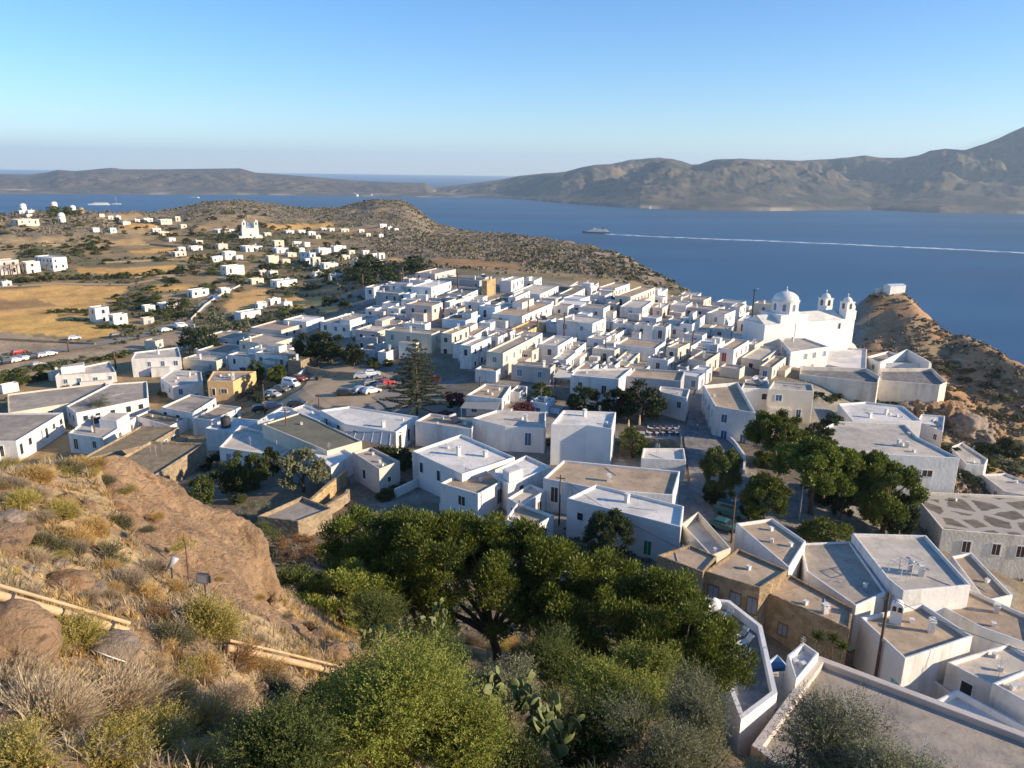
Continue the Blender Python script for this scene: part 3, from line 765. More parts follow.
WALLW = {'white': 'white', 'white_clean': 'white', 'cream': 'cream', 'beige': 'beige', 'pinkish': 'pinkish beige', 'orange_wall': 'orange', 'grey_wall': 'grey', 'blueish': 'bluish', 'stone_wall': 'brown stone', 'brown_plaster': 'brown', 'ochre_stone': 'ochre stone', 'retaining': 'pale stone'}
ROOFW = {'roof_grey': 'grey', 'roof_tan': 'tan', 'roof_pale': 'pale', 'roof_white': 'white', 'roof_dark': 'dark', 'roof_earth': 'earthen', 'roof_patch': 'patched'}
HOUSES = []
def house(P, ztop, zbot, wall='white', roof='roof_grey', par=0.38, wins='auto', chim=None, label=None, cat='house', name=None, thick=0.26, floors=None, group='flat-roofed village houses', detail=True, hvis=None, shut=None, extra=None, bevel=True, wscale=1.28):
    """one building: outer wall with parapet, flat roof behind it, openings, chimneys"""
    P = ccw([(float(x), float(y)) for x, y in P]); n = len(P)
    cx = sum(p[0] for p in P) / n; cy = sum(p[1] for p in P) / n
    org = (cx, cy, zbot + 1.5)
    nm = name or {'white': 'white_house', 'white_clean': 'white_house', 'cream': 'cream_house', 'beige': 'beige_house', 'pinkish': 'beige_house', 'orange_wall': 'orange_house', 'stone_wall': 'stone_house', 'brown_plaster': 'brown_house', 'ochre_stone': 'stone_house', 'grey_wall': 'grey_house', 'blueish': 'white_house', 'retaining': 'stone_house'}[wall]
    root = empty(nm, org)
    I = inset(P, thick)
    zr = ztop - par
    L = lambda pts, z: [(x - cx, y - cy, z - org[2]) for x, y in pts]
    V = L(P, zbot) + L(P, ztop) + L(I, ztop) + L(I, zr - 0.15)
    Fs = []
    for i in range(n):
        j = (i + 1) % n
        Fs += [(i, j, n + j, n + i), (n + i, n + j, 2 * n + j, 2 * n + i), (2 * n + i, 2 * n + j, 3 * n + j, 3 * n + i)]
    wo = add('wall', mesh_data('wall', V, Fs, M[wall]), root)
    if bevel:
        bv = wo.modifiers.new('soft_edge', 'BEVEL'); bv.width = 0.07; bv.segments = 2; bv.limit_method = 'ANGLE'; bv.angle_limit = rad(40)
    R = inset(P, thick - 0.02)
    add('roof', mesh_data('roof', L(R, zr), [tuple(range(n))], M[roof]), root)
    nw = 0
    ce = Vector((cx, cy))
    if wins == 'auto':
        H = hvis if hvis else ztop - zbot - 2
        nf = floors or (1 if H < 5.2 else 2)
        sh0 = shut or rng.choice(['shutter_brown', 'shutter_grey', 'pane', 'pane', 'pane', 'shutter_blue', 'shutter_brown'])
        for i in range(n):
            a = Vector(P[i]); b = Vector(P[(i + 1) % n]); e = b - a; ln = e.length
            nrm = Vector((e.y, -e.x)).normalized(); mid = (a + b) / 2
            if ln < 2.4 or nrm.dot(-mid.normalized()) < 0.12: continue
            k = max(1, int(ln / rng.uniform(2.9, 4.0)))
            for f in range(nf):
                zc = ztop - par - 1.35 - f * 3.0
                if zc < zbot + 2.2: continue
                for q in range(k):
                    if rng.random() < 0.16: continue
                    t = (q + 0.5 + rng.uniform(-0.12, 0.12)) / k
                    ground = f == nf - 1
                    if ground and rng.random() < 0.3:
                        put_opening(root, org, P, i, t, zc - 0.45, 1.0 * wscale, 2.05 * wscale, sh0, 'frame_white', 'door', detail)
                    else:
                        put_opening(root, org, P, i, t, zc, rng.choice([0.85, 0.95, 1.1]) * wscale, rng.choice([1.1, 1.25, 1.35]) * wscale, sh0, 'frame_white', 'window', detail)
                    nw += 1
    elif wins:
        vis = []
        for i in range(n):
            a = Vector(P[i]); b = Vector(P[(i + 1) % n]); e = b - a
            nr_ = Vector((e.y, -e.x)).normalized(); mid = (a + b) / 2
            if nr_.dot(-mid.normalized()) > 0.3 and e.length > 1.2: vis.append((math.atan2(mid.x, mid.y), i))
        vis = [i for _, i in sorted(vis)]          # walls towards the viewpoint, from left to right
        for (i, t, dz, w, h, sh, kind) in wins:
            if not vis: break
            put_opening(root, org, P, vis[min(i, len(vis) - 1)], t, ztop - dz, w, h, sh, 'frame_white' if wall not in ('brown_plaster', 'stone_wall') else 'frame_brown', kind, detail)
            nw += 1
    nc = (1 if rng.random() < 0.45 else 0) if chim is None else chim
    for k in range(nc if isinstance(nc, int) else 0):
        u, v = rng.uniform(0.15, 0.85), rng.uniform(0.15, 0.85)
        A, B, Cc, D = [Vector(I[q % n]) for q in (0, 1, 2, 3)]
        q = A.lerp(B, u).lerp(D.lerp(Cc, u), v)
        add('chimney', chimney_mesh(rng.randrange(3)), root, (q.x - cx, q.y - cy, zr - org[2] - 0.03), rng.uniform(0, 1.5))
    dist = math.hypot(cx, cy)
    if wins == 'auto' and n == 4 and dist < 330 and detail:
        A, B, Cc, D = [Vector(q) for q in I]
        area = (B - A).length * (D - A).length
        if rng.random() < .16 and area > 30:          # a room on the roof
            u = rng.choice((.0, .45)); v = rng.choice((.0, .5)); uu, vv = u + rng.uniform(.35, .5), v + rng.uniform(.35, .48); hh = rng.uniform(1.4, 2.0)
            q = lambda a, b: (lambda w: (w.x - cx, w.y - cy))(A.lerp(B, a).lerp(D.lerp(Cc, a), b))
            u, v = u + .02, v + .02
            RP = ccw([q(u, v), q(uu, v), q(uu, vv), q(u, vv)])
            rm = MB().prism(RP, zr - org[2] + .003, zr - org[2] + hh); rm.build('roof_room', M[wall if rng.random() < .7 else 'white'], root)
            MB().prism(inset(RP, .16), zr - org[2] + hh + .003, zr - org[2] + hh + .03).build('roof', M[roof], root)
        if rng.random() < .5:                         # a lower annex against a visible wall
            vis = [i for i in range(n) if (lambda e, m_: Vector((e.y, -e.x)).normalized().dot(-m_.normalized()))(Vector(P[(i + 1) % n]) - Vector(P[i]), (Vector(P[i]) + Vector(P[(i + 1) % n])) / 2) > .15 and (Vector(P[(i + 1) % n]) - Vector(P[i])).length > 4]
            if vis:
                i = rng.choice(vis); a = Vector(P[i]); b = Vector(P[(i + 1) % n]); e = (b - a).normalized(); nr_ = Vector((e.y, -e.x)); ln = (b - a).length
                t0 = rng.choice((.03, .4)); t1 = t0 + rng.uniform(.35, .55); dp = rng.uniform(1.4, 2.8); hh = rng.uniform(.38, .6)
                Hv = (hvis or 4); zt2 = ztop - Hv * (1 - hh)
                aa = a + e * ln * t0 + nr_ * .004; bb = a + e * ln * t1 + nr_ * .004
                AP = ccw([(w.x - cx, w.y - cy) for w in (aa, bb, bb + nr_ * dp, aa + nr_ * dp)])
                MB().prism(AP, zbot - org[2] - .5, zt2 - org[2]).build('annex', M[wall if rng.random() < .6 else 'white'], root)
                MB().prism(inset(AP, .15), zt2 - org[2] + .003, zt2 - org[2] + .03).build('annex_roof', M[roof], root)
    if dist < 240 and n >= 4 and name is None and (dist < 150 or rng.random() < .6):
        A, B, Cc, D = [Vector(q) for q in I[:4]]
        for k_ in range(rng.choice((1, 2, 3))):
            u, v = rng.uniform(.1, .9), rng.uniform(.1, .9); w = A.lerp(B, u).lerp(D.lerp(Cc, u), v); kind = rng.choice(('vent', 'aerial', 'drain_pipe', 'vent'))
            m_ = MB()
            if kind == 'vent': m_.box((0, 0, .2), (.4, .35, .4)).box((0, 0, .43), (.5, .45, .06))
            elif kind == 'aerial':
                m_.tube([(0, 0, 0), (0, 0, 2.2)], .025, 5)
                for zz in (1.5, 1.75, 2.0): m_.box((0, 0, zz), (.9 - .15 * (zz - 1.5) * 4, .02, .02))
                m_.box((0, 0, 1.9), (.02, .6, .02))
            else: m_.tube([(-1.6, 0, .05), (0, .1, .05), (1.6, 0, .05)], .04, 6)
            m_.build(kind, M['white' if kind == 'vent' else 'grey_metal'], root, loc=(w.x - cx, w.y - cy, zr - org[2]), rz=rng.uniform(0, 3))
    H = {'root': root, 'P': P, 'I': I, 'zr': zr, 'ztop': ztop, 'org': org, 'wall': wall, 'roof': roof, 'nw': nw, 'nc': nc}
    HOUSES.append(H)
    if label:
        tag(root, label, cat, group)
    else:
        ph = f"{WALLW[wall]} house with {ROOFW[roof]} roof" + (' and chimney' if nc else '')
        reg(root, ph, cat, (cx, cy, ztop), group)
    return H

def jit(w):
    return w
def roofpoly(pp, H, wall='white', roof='roof_grey', below=2.0, **k):
    """house whose roof outline is read in the photograph; H is its wall height"""
    k.setdefault('rmin', 60); rmin = k.pop('rmin')
    pts = [hit(px, py, H, rmin) for px, py in pp]
    zt = k.pop('ztop', None) or sum(p.z for p in pts) / len(pts)
    W = []
    for px, py in pp:
        d = ray(px, py); W.append(CAM + d * ((zt - CAMZ) / d.z))
    zb = min(g(p.x, p.y) for p in W) - below
    k.setdefault('hvis', H)
    return house([(p.x, p.y) for p in W], zt, zb, wall, roof, **k)

def corner(xa, xb, xc, yt, hp, th, wall='white', roof=None, below=2.0, mind=4.0, maxd=17.0, **k):
    """house read from its nearest upright edge: left end, edge, right end, roof height at the edge, wall height in pixels"""
    H = 4.0
    for _ in range(4):
        B = hit(xb, yt, H, 60)
        dist = (B - CAM).length
        H = min(max(hp * dist / F / 0.97, 2.4), 9.5)
    zt = B.z
    th = rad(th)
    d1 = Vector((math.cos(th), -math.sin(th), 0)); d2 = Vector((math.sin(th), math.cos(th), 0))
    def solve(d, x, lo, hi):
        s = (x - CX) / F
        A = B - CAM
        den = d.dot(RI) - s * d.dot(fwd)
        l = (s * A.dot(fwd) - A.dot(RI)) / den if abs(den) > 1e-6 else hi
        if l < lo: return lo
        return min(l, hi)
    l1 = solve(-d1, xa, 2.0, 30); l2 = solve(d2, xc, mind, maxd)
    pts = [B, B + d2 * l2, B + d2 * l2 - d1 * l1, B - d1 * l1]
    zb = min(g(p.x, p.y) for p in pts) - below
    zb = min(zb, zt - H - 0.3)
    if 'drop' in k: zb = zt - k.pop('drop')
    if wall == 'white' and k.get('detail', True): wall = rng.choice(['white'] * 6 + ['white_clean'] * 2 + ['cream', 'cream', 'pinkish'])
    if roof is None:
        roof = rng.choice(['roof_grey', 'roof_pale', 'roof_tan', 'roof_pale', 'roof_white', 'roof_grey', 'roof_tan'])
    k.setdefault('hvis', H)
    return house([(p.x, p.y) for p in pts], zt, zb, wall, roof, **k)

def zone(ox, oy, s, rows, th, **kk):
    for r in rows:
        xa, xb, xc, yt, hp = r[:5]
        k = dict(kk); k.update(r[5] if len(r) > 5 else {})
        t = k.pop('th', th + rng.uniform(-4, 4))
        corner(ox + xa / s, ox + xb / s, ox + xc / s, oy + yt / s, hp / s, t, **k)

# --- near houses, outline by outline
B_, G_, R_, TL, GS_ = 'shutter_brown', 'shutter_green', 'shutter_red', 'shutter_teal', 'shutter_grey'
roofpoly([(412, 451), (461, 434), (515, 457), (462, 474)], 5.2, 'white', 'roof_white', label='white house with broad pale roof, two chimneys and tall dark windows on its left wall', wins=[(0, .2, 2.0, 1.0, 1.9, 'pane', 'window'), (0, .55, 2.0, 1.0, 1.9, 'pane', 'window'), (0, .85, 2.1, 0.8, 1.4, 'pane', 'window')], chim=2)
roofpoly([(440, 483), (474, 466), (507, 478), (478, 494)], 4.2, 'white', 'roof_tan', chim=0)
roofpoly([(491, 471), (526, 455), (552, 467), (508, 484)], 4.4, 'white', 'roof_white', chim=2)
roofpoly([(507, 498), (530, 484), (546, 490), (522, 506)], 3.2, 'white', 'roof_pale', chim=0)
roofpoly([(505, 519), (517, 502), (554, 515), (530, 530)], 3.4, 'white', 'roof_tan', chim=0)
H6 = roofpoly([(543, 478), (563, 460), (680, 471), (673, 495), (600, 489)], 5.0, 'white', 'roof_tan', label='large white house with long tan tiled roof behind the green-door house', chim=1)
H7 = roofpoly([(567, 498), (596, 484), (684, 506), (681, 527)], 5.6, 'white_clean', 'roof_white', label='white house with a green door low on its near wall', wins=[(0, .13, 2.1, 1.0, 1.2, 'pane', 'window'), (0, .60, 2.4, 0.9, 1.5, 'frame_white', 'window'), (0, .74, 3.9, 1.15, 2.2, G_, 'door'), (0, .93, 2.0, .8, .9, 'frame_white', 'window')], chim=1)
roofpoly([(681, 524), (698, 511), (731, 548), (711, 556)], 4.2, 'cream', 'roof_pale', chim=0, par=0.9, wins=None)
HC = roofpoly([(551, 424), (563, 410), (616, 412), (612, 429), (587, 425)], 7.0, 'white_clean', 'roof_white', label='tall plain white cube house with blank near walls', wins=None, chim=1, par=0.5)
roofpoly([(415, 421), (430, 413), (476, 420), (472, 429)], 4.2, 'white', 'roof_tan', wins=None, chim=1)
roofpoly([(472, 418), (496, 410), (546, 412), (545, 428), (505, 426)], 4.5, 'white', 'roof_pale', chim=1)
roofpoly([(502, 425), (505, 420), (546, 427), (544, 431)], 4.0, 'white', 'roof_white', wins=[(0, .45, 1.9, 1.6, 1.3, B_, 'window')], chim=0)
HR = roofpoly([(466, 395), (485, 383.5), (511, 386), (502, 399)], 3.8, 'white', 'roof_tan', label='white taverna with tan roof and grey awning beside the tall tiered pine', cat='taverna', chim=0)
HO = roofpoly([(207, 381), (213, 371), (256, 371), (233, 381.5)], 5.2, 'orange_wall', 'roof_grey', label='orange house with two dark openings by the car park', wins=[(0, .22, 2.8, 0.95, 2.0, 'pane', 'door'), (0, .62, 2.5, 1.7, 1.2, B_, 'window')], chim=2)
roofpoly([(161, 407), (190, 394), (216, 398), (192, 413)], 4.2, 'white', 'roof_grey', chim=0)
roofpoly([(192, 418), (219, 404), (241, 407), (211, 420)], 3.4, 'white', 'roof_tan', chim=0)
roofpoly([(135, 416), (151, 409), (191, 416), (170, 426)], 3.2, 'white', 'roof_earth', chim=0)
roofpoly([(78, 460), (140, 426), (179, 427), (150, 444)], 4.2, 'stone_wall', 'roof_earth', chim=0, label='ruined stone house with rubble roof, farther left of the stone pair')
roofpoly([(105, 466), (150, 441), (205, 443), (147, 480)], 4.6, 'stone_wall', 'roof_earth', chim=0, par=.5, label='old stone house with mossy earthen roof and one small window', wins=[(0, .72, 2.2, .8, 1.5, 'pane', 'window')])
roofpoly([(-22, 441), (16, 441), (63, 412.5), (-22, 413)], 4.8, 'white', 'roof_grey', chim=0)
roofpoly([(68, 433), (90, 416), (136, 417), (103, 438)], 4.0, 'white', 'roof_pale', chim=1)
roofpoly([(8, 413), (7, 394), (106, 382), (107, 397)], 4.0, 'cream', 'roof_grey', chim=0)
roofpoly([(66, 406), (110, 383.5), (147, 381), (148, 398), (76, 413)], 4.0, 'white', 'roof_grey', chim=0)
roofpoly([(131, 359), (135, 352), (178, 347), (181, 357)], 5.2, 'white', 'roof_pale', chim=1)
HA = roofpoly([(160, 378), (172, 370), (201, 371), (203, 383), (172, 386)], 3.8, 'white', 'roof_pale', chim=1)
roofpoly([(55, 376), (60, 371), (110, 361), (116, 372)], 3.2, 'white', 'roof_pale', chim=0)
roofpoly([(205, 428), (228, 417), (262, 420), (235, 432)], 3.8, 'white', 'roof_white', chim=0, wins=None)
roofpoly([(219, 447), (240, 425), (302, 441), (281, 456)], 4.2, 'white', 'roof_pale', label='white house with wide pale roof behind the garden trees, utility pole beside it', chim=0)
roofpoly([(262, 424), (301, 412), (362, 441), (327, 451)], 4.8, 'cream', 'roof_dark', label='cream house with a very broad dark grey roof', chim=0, wins=None, par=.25)
roofpoly([(257, 421), (282, 406), (300, 409), (270, 420)], 4.4, 'white', 'roof_white', chim=0)
roofpoly([(290, 409), (305, 404), (331, 416), (319, 421)], 4.6, 'white_clean', 'roof_white', chim=0)
roofpoly([(320, 410), (350, 406), (419, 416.5), (396, 432), (345, 424)], 4.6, 'white_clean', 'roof_white', label='white house with huge white roof below the car park', chim=1, par=.3)
roofpoly([(352, 452), (371, 447), (400, 461), (379, 469)], 4.4, 'beige', 'roof_grey', label='small beige house with grey roof and white gateway', chim=0, wins=[(0, .45, 2.5, 1.2, 1.8, 'pane', 'door'), (1, .45, 2.3, .9, 1.0, 'pane', 'window')])
roofpoly([(308, 449), (345, 449), (353, 454), (331, 468)], 3.6, 'white', 'roof_white', chim=0, wins=None)
roofpoly([(257, 516), (302, 496), (332, 508), (298, 521)], 3.0, 'stone_wall', 'roof_grey', label='roofless-looking low stone shed with sunken grey roof', name='stone_shed', cat='shed', chim=0, wins=None, par=.55)
roofpoly([(657, 555), (690, 544), (717, 556), (703, 572)], 5.0, 'brown_plaster', 'roof_tan', label='brown plaster house with tan roof, left end of the long brown row', chim=0, par=.3, wins=[(0, .75, 3.4, 1.3, 2.0, GS_, 'window')])
roofpoly([(704, 571), (738, 548), (788, 570), (760, 588)], 5.6, 'brown_plaster', 'roof_tan', label='brown plaster house with two tall windows, middle of the long brown row', chim=0, par=.35, wins=[(0, .2, 2.3, 1.3, 2.0, GS_, 'window'), (0, .6, 2.3, 1.3, 2.0, GS_, 'window'), (0, .9, 2.3, 1.2, 2.0, GS_, 'window')])
roofpoly([(761, 590), (790, 574), (853, 608), (850, 629)], 5.2, 'brown_plaster', 'roof_tan', label='brown plaster house with ragged cornice, right end of the long brown row', chim=1, par=.3, wins=[(0, .3, 3.4, 1.1, 1.5, GS_, 'window')])
roofpoly([(736, 523), (772, 518), (806, 541), (789, 568)], 5.8, 'white', 'roof_tan', label='white-walled house with tan roof behind the long brown row', chim=0, wins=None)
roofpoly([(800, 543), (850, 541), (886, 592), (856, 606), (806, 571)], 5.4, 'white', 'roof_grey', label='house with wide grey roof sunk between two higher roofs', chim=0, wins=None, par=.2)
HT = roofpoly([(852, 533), (926, 535), (971, 585), (903, 591), (887, 578)], 7.6, 'white', 'roof_pale', label='tall house with pale roof carrying a metal frame and white left wall', chim=1, wins=None)
roofpoly([(951, 556), (971, 552), (1013, 595), (985, 601)], 5.4, 'white', 'roof_tan', chim=0, wins=None)
roofpoly([(925, 597), (968, 588), (1032, 617), (1040, 648), (981, 627)], 6.2, 'white', 'roof_tan', label='white house with large plain tan roof at the right edge', chim=1, wins=None)
roofpoly([(860, 617), (922, 603), (973, 636), (905, 659)], 6.0, 'white', 'roof_tan', label='white house with tan roof and white vaulted chimney behind the utility pole', chim=1, par=.45, wins=[(0, .9, 3.2, 1.4, .9, TL, 'window')])
roofpoly([(905, 660), (972, 637), (985, 644), (1012, 676), (960, 700)], 3.0, 'white', 'roof_pale', label='walled white courtyard with plants, right of the pole', cat='courtyard', name='walled_courtyard', chim=0, wins=None, par=1.9)
roofpoly([(947, 662), (1008, 643), (1050, 666), (992, 685)], 5.4, 'white', 'roof_pale', chim=0)
roofpoly([(992, 683), (1030, 667), (1075, 690), (1055, 718)], 6.0, 'white', 'roof_pale', chim=0, wins=None)
roofpoly([(935, 700), (957, 689), (1075, 752), (1055, 775)], 4.0, 'white_clean', 'roof_white', label='low white terrace house with narrow wedge roof above the big tan roof', chim=0, par=.6, wins=None)
roofpoly([(751, 745), (818, 655), (1060, 745), (1090, 860), (960, 900)], 6.4, 'beige', 'roof_grey', label='big house with bare grey-tan roof in the bottom right corner, olive branches before it', ztop=173.2, chim=0, par=.55, thick=.75, wins=None)
roofpoly([(787, 655), (803, 642), (819, 653), (796, 680)], 6.0, 'white_clean', 'roof_white', label='small white stair house squeezed beside the terrace with blue tables', ztop=174.0, chim=0, wins=None, par=.5)
# --- east side
roofpoly([(823, 428), (837, 421), (905, 424), (918, 437), (960, 458), (841, 452)], 7.4, 'white', 'roof_pale', label='big pale-roofed white house behind the umbrella pines', chim=2, wins=[(0, .45, 2.2, 1.0, 1.4, 'pane', 'window'), (1, .25, 2.2, 1.2, 1.3, B_, 'window'), (1, .75, 3.0, 1.9, 1.3, B_, 'window')])
roofpoly([(838, 403.5), (866, 401.5), (903, 406), (922, 421), (852, 420)], 5.6, 'white_clean', 'roof_white', label='bright white house with white roof below the retaining wall', chim=2, wins=None)
roofpoly([(917, 421), (921, 414), (945, 416), (943, 432)], 4.4, 'white_clean', 'roof_white', chim=0, shut=B_)
roofpoly([(950, 447), (962, 442), (988, 459), (985, 465), (966, 464)], 3.4, 'white', 'roof_pale', label='low white terrace edged with piled stones', chim=0, wins=None)
roofpoly([(981, 474), (1006, 473), (1050, 490), (1050, 500), (1004, 491)], 3.8, 'white', 'roof_pale', chim=0)
roofpoly([(911, 491), (1050, 497), (1080, 541), (942, 529)], 6.6, 'retaining', 'roof_patch', label='large old stone house with cracked patchwork roof and brown shutters', chim=0, par=.45, wins=[(1, .2, 2.5, 1.3, 2.0, B_, 'window'), (1, .42, 2.5, 1.3, 2.0, B_, 'window'), (1, .6, 2.5, 1.3, 2.0, B_, 'window'), (0, .4, 3.5, 1.2, 2.2, GS_, 'window')])
HN = roofpoly([(715, 406), (703, 385), (738, 382), (756, 413)], 5.6, 'white', 'roof_tan', label='white corner house with tan roof and tall parapet by the shady street', chim=0, par=.7, shut='shutter_blue')
roofpoly([(741, 388), (745, 379), (768, 380), (771, 388.5)], 4.6, 'white', 'roof_grey', chim=0)
roofpoly([(768, 389), (773, 381), (812, 384), (814, 391)], 6.0, 'cream', 'roof_pale', label='cream house behind the date palm', chim=0)
roofpoly([(641, 458), (643, 448), (684, 448), (686, 460)], 3.6, 'white', 'roof_white', chim=0, wins=None, par=.5)
HCAF = roofpoly([(620, 436), (634, 425), (681, 431), (681, 440)], 3.4, 'stone_wall', 'roof_pale', label='stone-walled café terrace with seated guests beside the white cube house', cat='terrace', name='cafe_terrace', chim=0, wins=None, par=.75)
roofpoly([(571, 375), (575, 369), (632, 368), (619, 379)], 5.6, 'white', 'roof_pale', label='white house with brown door behind the dark street trees', chim=0, wins=[(0, .2, 2.0, 1.0, 1.5, B_, 'window'), (0, .7, 2.6, 1.2, 2.2, B_, 'door')])
roofpoly([(626, 376), (634, 368), (685, 371), (681, 381)], 5.0, 'grey_wall', 'roof_tan', chim=0, wins=None, par=.5)
roofpoly([(658, 391), (660, 386), (690, 389), (687, 398)], 4.6, 'white', 'roof_pale', chim=0, shut=B_)

# --- the crowded village, corner by corner
zone(360, 262, 8, [
    (443, 600, 817, 95, 65), (640, 955, 1010, 150, 50, dict(wall='grey_wall', roof='roof_dark')), (398, 520, 565, 148, 50), (408, 570, 745, 205, 92, dict(shut='shutter_blue')),
    (235, 380, 402, 178, 62), (38, 110, 180, 205, 80), (125, 310, 330, 252, 92, dict(wall='grey_wall')), (345, 405, 420, 258, 80, dict(wall='blueish')),
    (362, 575, 662, 352, 122, dict(wall='pinkish', roof='roof_tan')), (545, 652, 668, 292, 50, dict(wall='pinkish', roof='roof_tan')), (678, 720, 970, 322, 88, dict(wall='white', roof='roof_tan')),
    (690, 858, 970, 258, 60, dict(roof='roof_dark')), (655, 845, 962, 470, 75, dict(wall='blueish', roof='roof_dark')), (832, 1000, 1030, 328, 92),
    (625, 840, 852, 615, 75), (200, 572, 640, 578, 150, dict(shut='shutter_grey')), (645, 735, 872, 575, 160), (740, 905, 1024, 668, 112), (350, 520, 560, 500, 40, dict(roof='roof_pale')), (150, 330, 390, 470, 50),
], 20)
zone(230, 180, 4, [(360, 480, 597, 578, 50, dict(maxd=24)), (500, 590, 722, 607, 45, dict(wall='pinkish', maxd=22)), (505, 560, 590, 640, 60, dict(wall='beige')), (590, 625, 700, 690, 45, dict(roof='roof_earth'))], 22)
zone(460, 262, 8, [
    (192, 216, 286, 150, 130, dict(wall='ochre_stone', roof='roof_tan', wins=None, label='narrow ochre stone tower house at the top of the village', name='tower_house')),
    (320, 410, 510, 152, 100), (510, 592, 655, 152, 65), (415, 640, 815, 258, 45, dict(maxd=22)), (385, 446, 560, 282, 92), (250, 500, 757, 432, 100, dict(roof='roof_tan', maxd=26)),
    (560, 690, 752, 345, 62), (400, 545, 685, 552, 62, dict(wall='orange_wall', roof='roof_earth')), (770, 1000, 1050, 348, 62), (870, 1050, 1110, 205, 62), (150, 280, 300, 362, 125, dict(wall='blueish')),
    (225, 400, 415, 562, 72), (790, 900, 1010, 262, 40, dict(roof='roof_earth')), (560, 700, 770, 480, 60), (690, 770, 800, 500, 60), (190, 300, 420, 330, 50, dict(wall='grey_wall', roof='roof_dark')),
    (-60, 110, 235, 590, 70),
], 20)
zone(460, 330, 8, [
    (210, 345, 606, 185, 200, dict(wall='cream', roof='roof_grey', maxd=30, label='long cream house with a high sunlit side wall behind the taverna', wins='auto')),
    (470, 577, 622, 168, 130, dict(wall='beige', roof='roof_grey')), (622, 785, 905, 128, 150, dict(roof='roof_pale')), (800, 925, 1010, 165, 95, dict(roof='roof_grey')),
    (410, 725, 735, 305, 135, dict(wall='beige', roof='roof_grey', maxd=7)), (885, 1010, 1110, 348, 120), (735, 850, 1010, 240, 90, dict(roof='roof_pale')), (0, 90, 250, 128, 185),
    (120, 290, 330, 330, 90, dict(roof='roof_tan', maxd=6)), (560, 690, 760, 590, 60, dict(wall='blueish')), (395, 480, 540, 500, 70),
], 22)
zone(560, 262, 8, [
    (75, 250, 310, 208, 60), (310, 440, 560, 212, 62), (440, 566, 790, 278, 112, dict(wall='cream', maxd=26, label='pale house with orange-washed sunny side at the seaward village edge')), (480, 660, 742, 368, 92),
    (425, 592, 605, 502, 92, dict(roof='roof_grey')), (592, 745, 762, 512, 120, dict(roof='roof_tan', shut='pane')), (750, 850, 890, 522, 120, dict(roof='roof_tan')), (745, 820, 880, 368, 72, dict(wall='pinkish')),
    (150, 350, 402, 372, 82, dict(roof='roof_tan')), (445, 765, 846, 692, 112, dict(roof='roof_tan', shut='shutter_teal')), (700, 785, 890, 258, 48), (965, 1100, 1130, 268, 42),
    (-25, 262, 370, 492, 140, dict(roof='roof_pale', shut='shutter_grey', label='large white house with a row of grey-shuttered windows in the village centre')),
    (215, 350, 450, 620, 60), (360, 440, 560, 590, 60, dict(roof='roof_tan')), (880, 1010, 1060, 350, 90), (560, 640, 700, 250, 40), (240, 360, 420, 270, 60), (20, 160, 240, 300, 60),
    (960, 1060, 1180, 500, 120), (190, 330, 380, 860, 60, dict(roof='roof_tan')), (440, 560, 640, 800, 60, dict(roof='roof_pale')), (330, 440, 500, 830, 60, dict(roof='roof_tan')),
], 25)
zone(660, 280, 8, [
    (165, 350, 410, 162, 52, dict(wall='cream')), (205, 430, 480, 238, 92), (370, 515, 606, 278, 150, dict(label='white house with bright blue balcony near the seaward edge', shut='shutter_grey')),
    (465, 592, 715, 558, 142, dict(roof='roof_tan', shut=R_, label='white house with dark red shutters and tan roof')), (50, 145, 240, 548, 112), (222, 370, 480, 652, 122, dict(wall='beige', roof='roof_dark')),
    (450, 640, 690, 192, 62), (560, 640, 692, 218, 150), (90, 160, 242, 372, 90), (750, 900, 930, 198, 82, dict(wall='cream')), (480, 640, 662, 715, 62, dict(wall='cream', wins=None)),
    (650, 820, 960, 642, 72, dict(roof='roof_pale')), (290, 460, 520, 520, 60, dict(roof='roof_white')), (60, 250, 330, 530, 50, dict(roof='roof_grey')), (690, 760, 830, 520, 90), (620, 700, 760, 330, 90),
    (800, 900, 1010, 700, 90, dict(wall='cream', roof='roof_tan')), (690, 790, 860, 830, 70, dict(roof='roof_grey')), (130, 210, 250, 700, 60, dict(wall='grey_wall')),
], 32)
# --- houses in the hollow west of the village
zone(250, 280, 8, [(265, 450, 592, 335, 85), (0, 250, 445, 402, 92), (-90, 180, 362, 512, 75), (40, 300, 440, 612, 72), (300, 405, 425, 648, 95, dict(wall='stone_wall', roof='roof_dark', wins=None, name='stone_shed')),
    (860, 1010, 1060, 430, 60, dict(wall='pinkish')), (880, 990, 1040, 560, 80), (700, 830, 900, 300, 40)], 20, chim=1)
zone(140, 280, 8, [(500, 735, 885, 472, 82), (450, 690, 870, 585, 66), (340, 600, 705, 652, 72), (870, 1000, 1100, 560, 70, dict(wall='blueish')), (700, 880, 960, 620, 90), (860, 1010, 1080, 690, 60)], 20)
